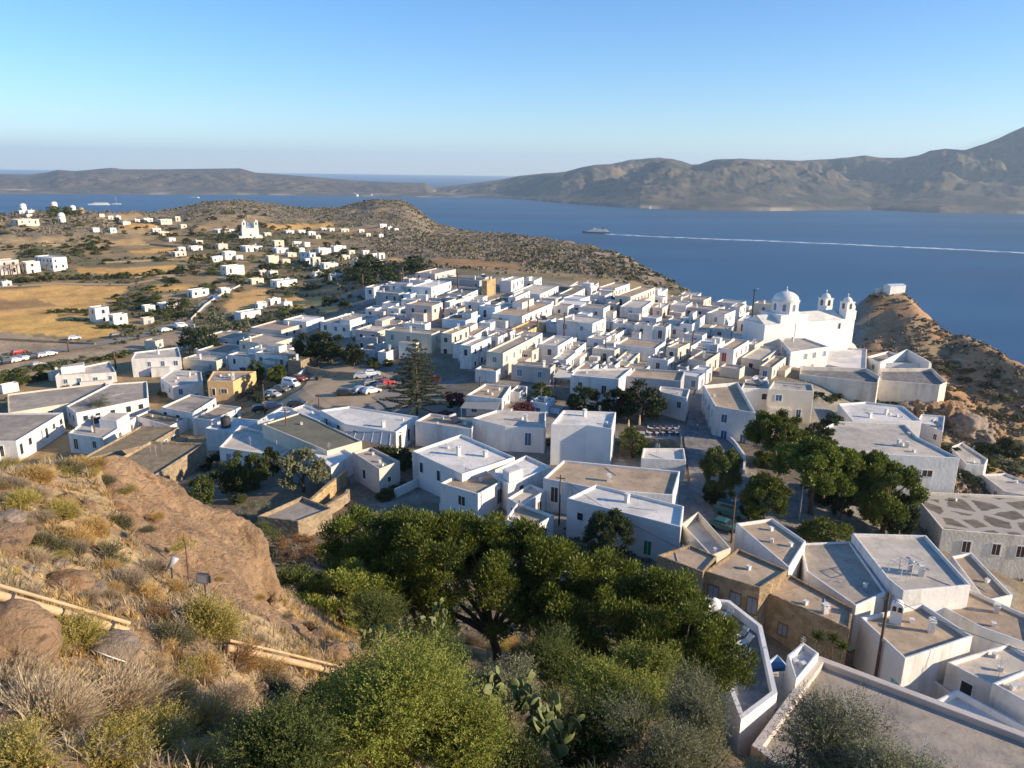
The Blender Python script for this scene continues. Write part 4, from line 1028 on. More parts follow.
# --- the plain to the west
def plain(ox, oy, s, rows, th=None, sh=0.25, **kk):
    for r in rows:
        x0, x1, y0, y1 = r[:4]; x1 = x0 + (x1 - x0) * .92; y0 = y0 + (y1 - y0) * .1; k = dict(kk); k.update(r[4] if len(r) > 4 else {})
        k.setdefault('roof', rng.choice(['roof_white', 'roof_pale', 'roof_pale', 'roof_white', 'roof_tan'])); k.setdefault('wall', rng.choice(['white', 'white', 'white_clean', 'cream']))
        xb = x0 + (x1 - x0) * k.pop('sh', sh)
        corner(ox + x0 / s, ox + xb / s, ox + x1 / s, oy + y0 / s, max((y1 - y0) * .82, 18) / s, (34 + 14 * max(0, ox + x0 / s) / 400) + rng.uniform(-6, 6), detail=False, bevel=False, maxd=24, chim=rng.choice([0, 0, 1]), group='scattered white houses on the plain', wscale=1.3, **k)
plain(120, 200, 8, [(5, 90, 172, 192), (110, 150, 152, 180), (170, 270, 145, 175), (295, 425, 152, 200), (430, 485, 128, 172), (470, 540, 192, 232), (240, 335, 225, 258), (275, 400, 252, 285), (375, 450, 302, 328), (590, 670, 322, 350),
    (450, 530, 375, 415), (540, 670, 368, 410), (410, 540, 412, 458, dict(wall='pinkish')), (810, 925, 405, 485), (920, 965, 442, 480), (720, 800, 452, 500), (800, 1010, 528, 620), (760, 870, 348, 400, dict(wall='beige')), (530, 725, 716, 790), (790, 880, 702, 760), (740, 930, 235, 262), (960, 1024, 372, 402)])
plain(0, 195, 8, [(85, 330, 192, 248), (140, 200, 122, 150), (205, 280, 120, 140), (205, 235, 152, 178), (725, 800, 260, 300), (865, 935, 260, 308), (780, 840, 150, 172), (920, 948, 165, 188), (970, 1024, 215, 235), (860, 885, 166, 182), (0, 78, 690, 725),
    (-60, 165, 515, 640, dict(wall='pinkish', shut='pane', label='long pink-beige hotel wing at the left edge', name='hotel_block')), (165, 330, 528, 628, dict(shut='pane')), (275, 552, 492, 612, dict(wall='white_clean', sh=.55, label='large white hotel block on the plain', name='hotel_block'))])
plain(210, 210, 8, [(240, 435, 288, 340), (420, 495, 180, 205), (490, 600, 240, 300), (655, 740, 250, 300), (745, 800, 255, 300), (500, 640, 302, 352), (440, 560, 362, 440, dict(wall='cream')), (560, 650, 392, 432, dict(wall='cream')), (720, 840, 332, 440, dict(wall='blueish', sh=.7)),
    (840, 970, 302, 370), (755, 800, 385, 445), (800, 890, 372, 465), (880, 1024, 422, 482), (90, 215, 328, 405), (40, 90, 365, 410), (200, 250, 360, 400), (80, 285, 442, 540), (380, 450, 478, 535), (460, 550, 486, 535), (300, 440, 548, 602), (480, 715, 562, 630), (815, 920, 492, 548), (945, 1024, 522, 552),
    (60, 160, 622, 672), (455, 575, 706, 770), (360, 430, 732, 770), (580, 625, 736, 770), (590, 680, 162, 192), (690, 770, 160, 190), (840, 870, 200, 220), (780, 820, 168, 205), (880, 940, 142, 168), (950, 1000, 145, 168), (80, 150, 155, 182), (700, 760, 300, 345), (600, 700, 340, 380), (640, 700, 275, 305)])
plain(310, 200, 8, [(70, 130, 220, 242), (140, 200, 225, 245), (0, 40, 252, 276), (40, 75, 282, 302), (440, 490, 265, 292), (545, 620, 190, 225), (620, 645, 212, 235), (670, 705, 226, 246), (550, 570, 272, 292), (160, 300, 366, 420), (100, 175, 382, 432), (410, 480, 402, 432), (490, 540, 425, 470), (540, 590, 420, 480),
    (330, 400, 472, 522), (520, 590, 482, 512), (440, 490, 506, 550), (120, 235, 506, 552), (10, 130, 582, 632), (150, 270, 592, 628), (10, 80, 462, 530), (200, 330, 442, 492), (300, 360, 400, 440), (230, 320, 230, 248), (380, 440, 235, 250)])
plain(140, 280, 8, [(10, 130, 205, 238), (130, 340, 188, 238), (0, 115, 302, 358, dict(wall='beige')), (752, 985, 255, 335), (918, 1024, 185, 245)])
plain(0, 285, 8, [(705, 882, 172, 308, dict(sh=.32, label='two-storey white farmhouse by the golden field', floors=2)), (865, 1030, 232, 335, dict(label='white farmhouse annex beside the road')), (395, 470, 700, 755), (0, 60, 800, 840)])

# --- small houses and sheds that fill the lanes of the crowded village
def infill(n, poly, seed):
    R = random.Random(seed); P = wpoly(poly); xs = [q[0] for q in P]; ys = [q[1] for q in P]; done = 0; tries = 0
    def inside(x, y, Q): return bool(inpoly(np.array([x]), np.array([y]), Q)[0])
    while done < n and tries < 6000:
        tries += 1
        x, y = R.uniform(min(xs), max(xs)), R.uniform(min(ys), max(ys))
        if not inside(x, y, P): continue
        th = rad(20 + 14 * max(0, proj((x, y, g(x, y)))[0] - 500) / 250 + R.uniform(-4, 4)); a, b = R.uniform(3.2, 6.0), R.uniform(3.2, 6.5)
        d1 = Vector((math.cos(th), -math.sin(th))); d2 = Vector((math.sin(th), math.cos(th))); c = Vector((x, y))
        Q = [c - d1 * a / 2 - d2 * b / 2, c + d1 * a / 2 - d2 * b / 2, c + d1 * a / 2 + d2 * b / 2, c - d1 * a / 2 + d2 * b / 2]
        T = [c] + Q + [(Q[i] + Q[(i + 1) % 4]) / 2 for i in range(4)]
        near = [H for H in HOUSES if abs(H['org'][0] - x) < 24 and abs(H['org'][1] - y) < 24]
        if any(inside(t.x, t.y, H['P']) for H in near for t in T): continue
        if any(inside(px_, py_, [(q.x, q.y) for q in Q]) for H in near for px_, py_ in H['P'] + [(H['org'][0], H['org'][1])]): continue
        zg = min(g(q.x, q.y) for q in Q); H_ = R.uniform(2.3, 3.3)
        house([(q.x, q.y) for q in Q], zg + H_, zg - 2, R.choice(['white', 'white', 'white', 'white_clean', 'cream', 'beige']), R.choice(['roof_grey', 'roof_pale', 'roof_tan', 'roof_white']), par=.3, hvis=H_, chim=0)
        done += 1
infill(60, [(372, 292), (440, 280), (600, 292), (690, 302), (745, 312), (760, 345), (765, 385), (700, 385), (690, 398), (570, 398), (520, 392), (470, 380), (440, 362), (372, 362)], 77)
infill(10, [(150, 345), (240, 335), (300, 325), (330, 335), (296, 360), (230, 366), (160, 370)], 78)
# ------------------------------------------------------------------ foliage
def leafmat(name, dark, light, trans=0.22, rough=0.6):
    m = bpy.data.materials.new(name); m.use_nodes = True
    nt = m.node_tree; N = nt.nodes; L = nt.links; b = N['Principled BSDF']
    b.inputs['Roughness'].default_value = rough; b.inputs['Specular IOR Level'].default_value = 0.25
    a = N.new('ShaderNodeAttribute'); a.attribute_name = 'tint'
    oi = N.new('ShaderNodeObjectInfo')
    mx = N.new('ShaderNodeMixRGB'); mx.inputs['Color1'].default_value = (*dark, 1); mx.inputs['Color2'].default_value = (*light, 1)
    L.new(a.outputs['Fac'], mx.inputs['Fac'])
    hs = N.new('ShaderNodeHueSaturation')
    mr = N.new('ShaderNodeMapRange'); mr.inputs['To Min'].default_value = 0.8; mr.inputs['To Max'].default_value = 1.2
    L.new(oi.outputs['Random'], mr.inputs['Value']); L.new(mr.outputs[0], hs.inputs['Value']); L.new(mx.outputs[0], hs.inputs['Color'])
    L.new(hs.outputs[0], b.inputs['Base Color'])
    tr = N.new('ShaderNodeBsdfTranslucent'); L.new(hs.outputs[0], tr.inputs['Color'])
    ms = N.new('ShaderNodeMixShader'); ms.inputs['Fac'].default_value = trans
    L.new(b.outputs[0], ms.inputs[1]); L.new(tr.outputs[0], ms.inputs[2]); L.new(ms.outputs[0], N['Material Output'].inputs['Surface'])
    M[name] = m
    return m
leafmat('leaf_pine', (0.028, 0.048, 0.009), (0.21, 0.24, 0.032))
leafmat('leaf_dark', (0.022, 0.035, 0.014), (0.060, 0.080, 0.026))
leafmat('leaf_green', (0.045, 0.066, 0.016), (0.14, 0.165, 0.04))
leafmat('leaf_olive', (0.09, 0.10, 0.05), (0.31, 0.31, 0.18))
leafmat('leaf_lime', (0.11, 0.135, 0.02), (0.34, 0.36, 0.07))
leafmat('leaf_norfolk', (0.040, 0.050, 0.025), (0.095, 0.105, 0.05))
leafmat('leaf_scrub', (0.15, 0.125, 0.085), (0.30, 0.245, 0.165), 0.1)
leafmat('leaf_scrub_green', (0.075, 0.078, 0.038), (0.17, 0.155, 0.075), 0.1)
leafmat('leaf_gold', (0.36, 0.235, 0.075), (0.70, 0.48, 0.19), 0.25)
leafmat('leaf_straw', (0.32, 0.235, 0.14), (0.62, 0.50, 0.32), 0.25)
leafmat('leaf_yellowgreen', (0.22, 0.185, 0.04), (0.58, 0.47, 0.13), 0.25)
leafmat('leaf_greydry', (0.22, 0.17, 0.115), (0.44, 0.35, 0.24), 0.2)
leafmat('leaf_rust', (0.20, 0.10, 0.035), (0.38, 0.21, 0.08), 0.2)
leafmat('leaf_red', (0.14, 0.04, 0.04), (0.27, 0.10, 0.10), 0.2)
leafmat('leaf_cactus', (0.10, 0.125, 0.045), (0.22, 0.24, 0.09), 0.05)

def rand_dir(r, n):
    v = r.normal(size=(n, 3)); return v / np.linalg.norm(v, axis=1, keepdims=True)

def leaves(name, lobes, per, ll, lw, mat, seed, up=0.3, shell=0.5, along=0.5, tvar=0.35):
    """leaf-sized faces spread through the volume of many small lobes"""
    r = np.random.default_rng(seed)
    lobes = np.asarray(lobes, float); k = len(lobes)
    vol = np.cbrt(lobes[:, 3] * lobes[:, 4] * lobes[:, 5]) ** 2
    cnt = np.maximum(3, (per * k * vol / vol.sum()).astype(int))
    li = np.repeat(np.arange(k), cnt); n = len(li)
    d = rand_dir(r, n); q = (shell + (1 - shell) * r.random(n)) ** 1.0
    q = np.where(r.random(n) < 0.3, q * r.random(n), q)
    c = lobes[li, :3] + d * q[:, None] * lobes[li, 3:6]
    ax = d * along + rand_dir(r, n) * (1 - along) + np.array([0, 0, up]); ax /= np.linalg.norm(ax, axis=1, keepdims=True) + 1e-9
    sd = np.cross(ax, rand_dir(r, n)); sd /= np.linalg.norm(sd, axis=1, keepdims=True) + 1e-9
    s = r.uniform(0.6, 1.35, n)[:, None]
    a = ax * ll * s; b = sd * lw * s
    V = np.stack([c - a * 0.5, c - a * 0.05 + b * 0.5, c + a * 0.5, c - a * 0.05 - b * 0.5], 1).reshape(-1, 3)
    t = np.clip(r.uniform(0.25, 0.75, k)[li] + r.normal(0, tvar * 0.5, n), 0, 1)
    return np_mesh(name, V, np.arange(4 * n).reshape(n, 4), mat, t)

def crown_lobes(r, n, rx, ry, rz, s, zmin=-1.0, cz=0.0, surf=0.75):
    d = rand_dir(r, n * 3); d = d[d[:, 2] > zmin][:n]
    q = (surf + (1 - surf) * r.random(len(d)))
    c = d * q[:, None] * np.array([rx, ry, rz]) + np.array([0, 0, cz])
    ss = s * r.uniform(0.6, 1.25, len(d))
    return np.concatenate([c, np.stack([ss, ss, ss * 0.75], 1)], 1)

TREES = {}
def tree_lib(kind, lod):
    key = (kind, lod)
    if key in TREES: return TREES[key]
    out = []
    for v in range(4 if lod else 3):
        r = np.random.default_rng(sum(map(ord, kind)) * 7 + v * 31 + lod)
        m = MB()
        if kind in ('bush',):
            lb = crown_lobes(r, (11, 18, 38)[lod], 0.40, 0.40, 0.34, (0.22, 0.18, 0.14)[lod], -0.5, 0.34)
            per, ll = ((40, 0.15), (110, 0.085), (230, 0.045))[lod]
            m.tube([(0, 0, -0.1), (0.02, 0, 0.15), (0.0, 0.02, 0.4)], [0.03, 0.025, 0.012], 5)
        elif kind == 'pine':
            lb = crown_lobes(r, (12, 28, 64)[lod], 0.44, 0.44, 0.33, (0.21, 0.15, 0.11)[lod], -0.5, 0.60, 0.6)
            per, ll = ((40, 0.14), (150, 0.07), (380, 0.036))[lod]
            m.tube([(0, 0, -0.1), (0.02, -0.01, 0.25), (-0.01, 0.02, 0.5), (0.02, 0.02, 0.75)], [0.04, 0.032, 0.025, 0.01], 6)
            for j in range(7):
                a = j * 0.9 + r.random(); z = 0.3 + 0.05 * j
                m.tube([(0, 0, z), (0.17 * math.cos(a), 0.17 * math.sin(a), z + 0.14), (0.34 * math.cos(a), 0.34 * math.sin(a), z + 0.2)], [0.02, 0.014, 0.005], 5)
        else:   # round broadleaf
            lb = crown_lobes(r, (12, 28, 58)[lod], 0.40, 0.40, 0.42, (0.21, 0.16, 0.12)[lod], -0.85, 0.50)
            per, ll = ((40, 0.14), (150, 0.075), (360, 0.038))[lod]
            m.tube([(0, 0, -0.1), (0.01, 0, 0.2), (-0.01, 0.01, 0.45), (0.0, 0.02, 0.75)], [0.045, 0.035, 0.025, 0.01], 6)
            for j in range(6):
                a = j * 1.1 + r.random(); z = 0.22 + 0.05 * j
                m.tube([(0, 0, z), (0.14 * math.cos(a), 0.14 * math.sin(a), z + 0.15), (0.26 * math.cos(a), 0.26 * math.sin(a), z + 0.3)], [0.02, 0.014, 0.005], 5)
        out.append((lb, per, ll, v, m.data('trunk', M['bark'], True), {}))
    TREES[key] = out
    return out

def crown_of(kind, lod, v, mat):
    e = tree_lib(kind, lod); lb, per, ll, vv, tk, cache = e[v % len(e)]
    if mat not in cache:
        cache[mat] = leaves('crown', lb, per, ll, ll * 0.5, M[mat], vv + 5, 0.25, 0.45)
    return cache[mat], tk

TREEW = {'bush': 'bush', 'pine': 'umbrella pine', 'round': 'tree'}
LEAFW = {'leaf_pine': 'bright green', 'leaf_dark': 'dark green', 'leaf_green': 'green', 'leaf_olive': 'grey-green', 'leaf_lime': 'light green', 'leaf_scrub': 'dry grey', 'leaf_scrub_green': 'dull green', 'leaf_red': 'red-flowering', 'leaf_gold': 'golden dry', 'leaf_rust': 'rusty'}
def tree_at(p, w, h, kind='round', mat='leaf_green', label=None, group='trees and bushes', name=None, lod=None, cat=None):
    d = (Vector(p) - CAM).length
    if lod is None: lod = 2 if d < 125 else (1 if d < 260 else 0)
    v = rng.randrange(4)
    cr, tk = crown_of(kind, lod, v, mat)
    nm = name or {'bush': 'bush', 'pine': 'pine_tree', 'round': 'leafy_tree'}[kind]
    rz = rng.uniform(0, 6.28)
    cat = cat or ('bush' if kind == 'bush' else 'tree')
    if kind == 'bush' and lod < 2:
        o = add(nm, cr, None, p, rz); o.scale = (w, w * rng.uniform(.8, 1.1), h)
    else:
        o = empty(nm, p, rz)
        c = add('crown', cr, o); t = add('trunk', tk, o)
        c.scale = (w, w * rng.uniform(.85, 1.1), h); t.scale = (min(w, h) * 0.9, min(w, h) * 0.9, h)
    if label: tag(o, label, cat, group)
    else: reg(o, f"{LEAFW[mat]} {TREEW[kind]}", cat, Vector(p) + Vector((0, 0, h * .6)), group)
    return o

def tree_px(x0, x1, y0, y1, kind='round', mat='leaf_green', sink=0.0, **k):
    """tree filling the given frame of the photograph, standing on the ground at its foot"""
    p = hit((x0 + x1) / 2, y1, 0, k.pop('rmin', 60))
    d = (p - CAM).length
    w = (x1 - x0) * d / F / 0.95
    h = max((y1 - y0) * d / F * 1.02, 0.3 * w)
    return tree_at((p.x, p.y, p.z - sink), w, h, kind, mat, **k)

def cluster(poly, n, smin, smax, kinds, mats, flat=0.8, **k):
    """n plants spread over a patch of ground outlined in the photograph"""
    P = wpoly(poly); xs = [q[0] for q in P]; ys = [q[1] for q in P]
    pts = []; tries = 0
    while len(pts) < n and tries < n * 80:
        tries += 1
        x = rng.uniform(min(xs), max(xs)); y = rng.uniform(min(ys), max(ys))
        if not bool(inpoly(np.array([x]), np.array([y]), P)[0]): continue
        if any((x - a) ** 2 + (y - b) ** 2 < (smin * 0.6) ** 2 for a, b in pts): continue
        if any(in_house(x, y, H) for H in HOUSES): continue
        pts.append((x, y))
        s = rng.uniform(smin, smax)
        kd = rng.choice(kinds)
        tree_at((x, y, g(x, y) - 0.1 * s), s * rng.uniform(1, 1.35), s * rng.uniform(flat * .85, flat * 1.15), kd, rng.choice(mats), **k)

def in_house(x, y, H):
    if abs(x - H['org'][0]) > 22 or abs(y - H['org'][1]) > 22: return False
    return bool(inpoly(np.array([x]), np.array([y]), H['P'])[0])

def row(pts, n, s, kinds, mats, flat=0.8, **k):
    P = [hit(px, py, 0, 60) for px, py in pts]
    for i in range(n):
        t = (i + rng.uniform(-0.25, 0.25)) / max(1, n - 1) * (len(P) - 1); t = min(max(t, 0), len(P) - 1.0001)
        q = P[int(t)].lerp(P[int(t) + 1], t - int(t))
        x = q.x + rng.uniform(-1, 1); y = q.y + rng.uniform(-1, 1); ss = s * rng.uniform(0.75, 1.25)
        tree_at((x, y, g(x, y) - 0.1 * ss), ss * 1.2, ss * flat, rng.choice(kinds), rng.choice(mats), **k)

# --- the plain
GR_, DK, SCG = 'leaf_green', 'leaf_dark', 'leaf_scrub_green'
PG = 'bushes and trees scattered on the plain'
row([(14, 283), (60, 280), (110, 279), (178, 275)], 26, 4.2, ['bush', 'round'], [GR_, DK, 'leaf_olive'], 0.95, group='hedge bushes along the golden field')
cluster([(0, 248), (40, 245), (115, 246), (118, 255), (60, 258), (5, 260)], 26, 3.5, 6, ['bush', 'round'], [DK, GR_, SCG], 0.7, group=PG)
cluster([(62, 236), (100, 236), (118, 246), (70, 247)], 10, 3.5, 5.5, ['bush'], [DK, GR_], 0.7, group=PG)
row([(53, 313), (90, 312)], 9, 3.2, ['bush'], [DK, GR_], 0.8, group=PG)
row([(60, 321), (86, 321)], 6, 2.0, ['bush'], [SCG], 0.7, group=PG)
row([(99, 328), (130, 328)], 8, 2.4, ['bush'], [DK, GR_], 0.8, group=PG)
cluster([(115, 298), (145, 296), (152, 310), (120, 312)], 8, 3.5, 5.5, ['bush', 'round'], [GR_, DK], 0.8, group=PG)
cluster([(172, 262), (210, 258), (240, 262), (246, 284), (214, 292), (180, 286)], 26, 4, 6.5, ['round', 'bush'], [DK, GR_, 'leaf_olive'], 0.8, group=PG)
cluster([(146, 307), (196, 303), (194, 318), (150, 322)], 14, 3.5, 5.5, ['bush', 'round'], [GR_, DK], 0.8, group=PG)
cluster([(40, 209), (78, 207), (80, 216), (44, 218)], 12, 5, 8, ['round', 'pine'], [DK, GR_], 0.9, group=PG)
cluster([(0, 215), (18, 217), (40, 230), (0, 236)], 8, 4, 7, ['bush'], [SCG, DK], 0.6, group=PG)
cluster([(62, 222), (92, 224), (96, 233), (66, 232)], 8, 4, 6, ['bush'], [DK, SCG], 0.7, group=PG)
cluster([(120, 228), (175, 224), (200, 236), (160, 240), (124, 236)], 12, 4, 6, ['bush', 'round'], [DK, SCG], 0.7, group=PG)
cluster([(180, 236), (246, 232), (250, 246), (190, 250)], 18, 4, 6.5, ['bush', 'round'], [DK, GR_, SCG], 0.75, group=PG)
cluster([(215, 252), (260, 246), (330, 244), (390, 262), (350, 288), (290, 292), (240, 282)], 44, 3.5, 6, ['round', 'bush'], [DK, GR_, 'leaf_olive'], 0.8, group=PG)
cluster([(345, 275), (385, 260), (418, 264), (425, 272), (392, 290), (352, 292)], 24, 5.5, 8, ['round', 'bush'], [DK], 0.8, group='dark trees in the shaded hollow')
cluster([(264, 310), (300, 308), (304, 321), (268, 323)], 12, 3, 4.5, ['bush', 'round'], ['leaf_olive', GR_], 0.8, group=PG)
cluster([(322, 298), (346, 296), (346, 309), (326, 310)], 6, 3.5, 5.5, ['bush'], [DK], 0.8, group=PG)
row([(0, 378), (40, 370), (80, 364), (128, 356)], 22, 3.6, ['bush'], [GR_, 'leaf_olive', SCG], 0.8, group='bushes along the road bank')
row([(0, 388), (20, 384), (50, 378)], 9, 4.2, ['bush', 'round'], [DK, GR_], 0.85, group='bushes along the road bank')
for f in [(180, 200, 330, 353), (192, 216, 328, 354), (208, 222, 338, 355)]: tree_px(*f, 'round', DK, group='village trees')
for f in [(208, 222, 313, 331), (216, 230, 318, 334), (226, 240, 322, 336), (238, 250, 318, 334)]: tree_px(*f, 'round', 'leaf_olive', group='village trees')
# --- village trees
for f in [(296, 322, 333, 362), (312, 346, 331, 363), (342, 366, 343, 366)]: tree_px(*f, 'round', DK, group='village trees')
for f in [(249, 265, 360, 380), (267, 288, 366, 384)]: tree_px(*f, 'round', 'leaf_pine', group='village trees')
tree_px(252, 270, 391, 403, 'bush', DK, group='village trees')
for f in [(566, 602, 386, 414), (617, 668, 380, 420), (600, 626, 388, 418)]: tree_px(*f, 'round', DK, group='village trees')
tree_px(528, 553, 383, 402, 'round', GR_, group='village trees')
for f in [(444, 466, 389, 404), (426, 441, 371, 386), (438, 455, 408, 418), (508, 536, 398, 414)]: tree_px(*f, 'bush', 'leaf_red', group='bougainvillea bushes', name='bougainvillea', label=None)
tree_px(614, 650, 428, 458, 'round', 'leaf_green', group='village trees')
tree_px(696, 741, 443, 503, 'round', GR_, group='village trees', label='dense round tree standing alone in the shady street')
tree_px(744, 801, 411, 470, 'pine', 'leaf_pine', group='umbrella pines', lod=2)
tree_px(774, 848, 440, 514, 'pine', 'leaf_pine', group='umbrella pines', lod=2)
tree_px(740, 786, 474, 525, 'round', 'leaf_pine', group='umbrella pines', lod=2, name='pine_tree')
tree_px(846, 882, 448, 520, 'pine', 'leaf_pine', group='umbrella pines', lod=2)
tree_px(852, 912, 462, 534, 'round', 'leaf_pine', group='umbrella pines', lod=2, name='pine_tree')
tree_px(800, 852, 514, 544, 'bush', 'leaf_pine', group='village trees', lod=2)
for f in [(800, 830, 425, 452), (820, 842, 415, 440), (815, 838, 438, 462)]: tree_px(*f, 'round', DK, group='village trees')
for f in [(204, 232, 462, 500), (226, 254, 452, 492), (246, 272, 452, 486), (190, 214, 478, 508), (262, 284, 448, 476)]: tree_px(*f, 'round' if f[0] % 4 else 'bush', rng.choice([DK, GR_]), group='garden trees behind the rocky slope')
tree_px(281, 327, 446, 492, 'round', 'leaf_olive', group='garden trees behind the rocky slope', label='grey-green olive tree in the garden beside the prickly pear')
for f in [(372, 392, 440, 462), (388, 412, 436, 468), (398, 416, 446, 474)]: tree_px(*f, 'bush', DK, group='village trees')
tree_px(582, 636, 508, 562, 'round', DK, group='village trees', label='dark round tree in front of the green-door house')
cluster([(745, 470), (800, 505), (850, 520), (905, 528), (915, 500), (850, 455), (800, 430), (760, 440)], 20, 2.2, 4.2, ['bush', 'round'], [DK, GR_, 'leaf_pine'], 0.8, group='village trees')
for f in [(700, 724, 480, 506), (742, 762, 500, 522), (880, 912, 500, 540), (828, 852, 486, 520)]: tree_px(*f, 'round', DK, group='village trees')
tree_px(803, 850, 446, 500, 'pine', 'leaf_pine', group='umbrella pines', lod=2)
cluster([(205, 455), (280, 445), (290, 500), (250, 515), (200, 500)], 9, 2.2, 3.8, ['bush', 'round'], [DK, GR_, 'leaf_olive'], 0.85, group='garden trees behind the rocky slope')
cluster([(60, 262), (130, 258), (170, 256), (170, 262), (70, 266)], 10, 2.5, 4, ['bush'], [DK, SCG], .7, group=PG)
cluster([(90, 222), (200, 212), (330, 216), (330, 236), (200, 232), (100, 238)], 40, 3, 6, ['bush', 'round'], [DK, SCG, GR_], .7, group=PG)
cluster([(215, 268), (300, 262), (350, 280), (280, 300), (225, 290)], 26, 3, 5, ['bush', 'round'], [DK, GR_, SCG], .8, group=PG)
cluster([(135, 275), (180, 280), (170, 320), (140, 300)], 10, 3, 4.5, ['bush'], [DK, GR_], .8, group=PG)
cluster([(440, 398), (460, 392), (470, 404), (448, 412)], 4, 1.5, 2.6, ['bush'], [DK, GR_], .8, group='village trees')
cluster([(515, 398), (560, 396), (562, 408), (515, 410)], 7, 1.6, 2.8, ['bush', 'round'], [DK, GR_], .8, group='village trees')
cluster([(345, 352), (372, 350), (400, 366), (372, 370)], 6, 2, 3.2, ['bush', 'round'], [DK, GR_], .8, group='village trees')
row([(818, 400), (850, 401), (880, 405), (905, 406)], 9, 3.2, ['bush'], [GR_, DK], 0.7, group='creepers at the foot of the retaining wall')
cluster([(940, 452), (970, 440), (1024, 448), (1030, 474), (985, 472), (955, 466)], 12, 4, 6.5, ['bush', 'round'], [GR_, DK, 'leaf_olive'], 0.8, group='bushes below the eastern cliff')
cluster([(958, 475), (980, 478), (1000, 492), (962, 492)], 4, 3, 4.5, ['bush'], [DK, GR_], 0.7, group='bushes below the eastern cliff')
cluster([(905, 362), (945, 350), (1000, 368), (1040, 400), (1040, 430), (980, 425), (925, 395)], 42, 2.6, 4.8, ['bush'], [SCG, SCG, 'leaf_scrub', 'leaf_olive'], 0.55, group='shrubs on the eastern hillside')
cluster([(862, 300), (892, 296), (905, 330), (890, 350), (868, 330)], 22, 3, 5.5, ['bush'], [SCG, 'leaf_scrub'], 0.55, group='shrubs on the eastern hillside')
cluster([(905, 297), (925, 312), (960, 340), (930, 345), (905, 325)], 9, 2.5, 4.5, ['bush'], [SCG, 'leaf_scrub'], 0.5, group='shrubs on the eastern hillside')
cluster([(470, 420), (560, 440), (540, 450), (480, 440)], 5, 2, 3, ['bush'], [DK], 0.7, group='village trees')
cluster([(372, 500), (420, 496), (400, 480), (380, 476)], 4, 2, 3, ['bush'], [GR_], 0.7, group='village trees')

# --- tall tiered pine (Araucaria habit): straight trunk, whorls of drooping branches
def tiered_pine():
    p = hit(417, 416, 0, 60); d = (p - CAM).length
    h = 78 * d / F; R = 33 * d / F
    o = empty('tiered_pine', p)
    tag(o, 'tall tiered conifer with airy whorled branches between the street and car park', 'tree')
    MB().tube([(0, 0, -0.5), (0.05, 0, h * .5), (0, 0, h)], [h * .016, h * .011, h * .003], 8).build('trunk', M['bark'], o, True)
    r = np.random.default_rng(4); lb = []
    br = MB()
    nt = 15
    for i in range(nt):
        f = i / (nt - 1); z = h * (0.13 + 0.85 * f); rr = R * (1 - f) ** 0.75 + 0.35
        nb = 7 if f < 0.8 else 5
        for k in range(nb):
            a = 2 * math.pi * (k + 0.5 * (i % 2)) / nb + r.uniform(-.2, .2); q = rr * r.uniform(0.8, 1.08)
            br.tube([(0, 0, z), (q * .6 * math.cos(a), q * .6 * math.sin(a), z + q * .02), (q * math.cos(a), q * math.sin(a), z + q * .10)], [0.06, 0.04, 0.015], 4)
            for s in np.linspace(0.22, 1.0, max(2, int(q / 0.62))):
                lb.append((q * s * math.cos(a), q * s * math.sin(a), z + q * .08 * s, 0.42, 0.42, 0.24))
    br.build('branch_whorls', M['bark'], o)
    add('crown', leaves('crown', lb, 44, 0.30, 0.12, M['leaf_norfolk'], 9, 0.5, 0.3), o)
tiered_pine()

# --- palms
def palm(px, py, toppy, label, nf=30, dead=False, crown_r=None, small=False):
    p = hit(px, py, 0, 60); d = (p - CAM).length
    h = (py - toppy) * d / F
    o = empty('palm_tree', p); tag(o, label, 'palm')
    MB().tube([(0, 0, -0.4), (0.08, 0, h * .4), (0, 0.05, h)], [0.3, 0.24, 0.26], 8).build('trunk', M['bark'], o, True)
    r = np.random.default_rng(int(px)); V = []; Q = []; T = []
    Rr = crown_r or 2.4
    for i in range(nf):
        a = i * 2.39996; el = rad(75) - rad(115) * (i / nf); L_ = Rr * r.uniform(.85, 1.1)
        ca, sa = math.cos(a), math.sin(a)
        pts = []
        for s in np.linspace(0, 1, 9):
            e = el - s * 0.9
            if s == 0: x, z = 0, 0
            else: x += L_ / 8 * math.cos(e); z += L_ / 8 * math.sin(e)
            pts.append((x, z))
        for s in range(8):
            for sd in (-1, 1):
                for q in range(2):
                    t = s + q * 0.5
                    x0 = pts[s][0] + (pts[s + 1][0] - pts[s][0]) * q * .5; z0 = pts[s][1] + (pts[s + 1][1] - pts[s][1]) * q * .5
                    ll = 0.55 * math.sin(math.pi * min(1, (t + 1.2) / 9.2)) * Rr / 2.4
                    b = len(V)
                    for (dx, dy, dz) in ((0, 0, 0), (0.10, 0, 0.0), (0.36 * ll, sd * ll, -0.25 * ll), (0.26 * ll, sd * ll * .96, -0.27 * ll)):
                        X, Y, Z = x0 + dx, dy, z0 + dz + h
                        V.append((X * ca - Y * sa, X * sa + Y * ca, Z))
                    Q.append((b, b + 1, b + 2, b + 3)); T.append(r.random())
    add('fronds', np_mesh('fronds', V, Q, M['leaf_straw' if dead else 'leaf_olive'], T), o)
    return o
palm(790, 414, 396, 'date palm before the cream house below the domed church', crown_r=3.6)
palm(857, 449, 432, 'dying palm with hanging brown fronds behind the umbrella pines', nf=26, dead=True, crown_r=2.6)
palm(101, 420, 404, 'palm with yellow-green fronds between the white houses on the left', crown_r=3.6)
for i, px in enumerate((11, 18, 26, 48)):
    palm(px, 276, 267, 'palm in front of the hotel, %s from the left' % ('first', 'second', 'third', 'fourth')[i], nf=16, crown_r=3.0)
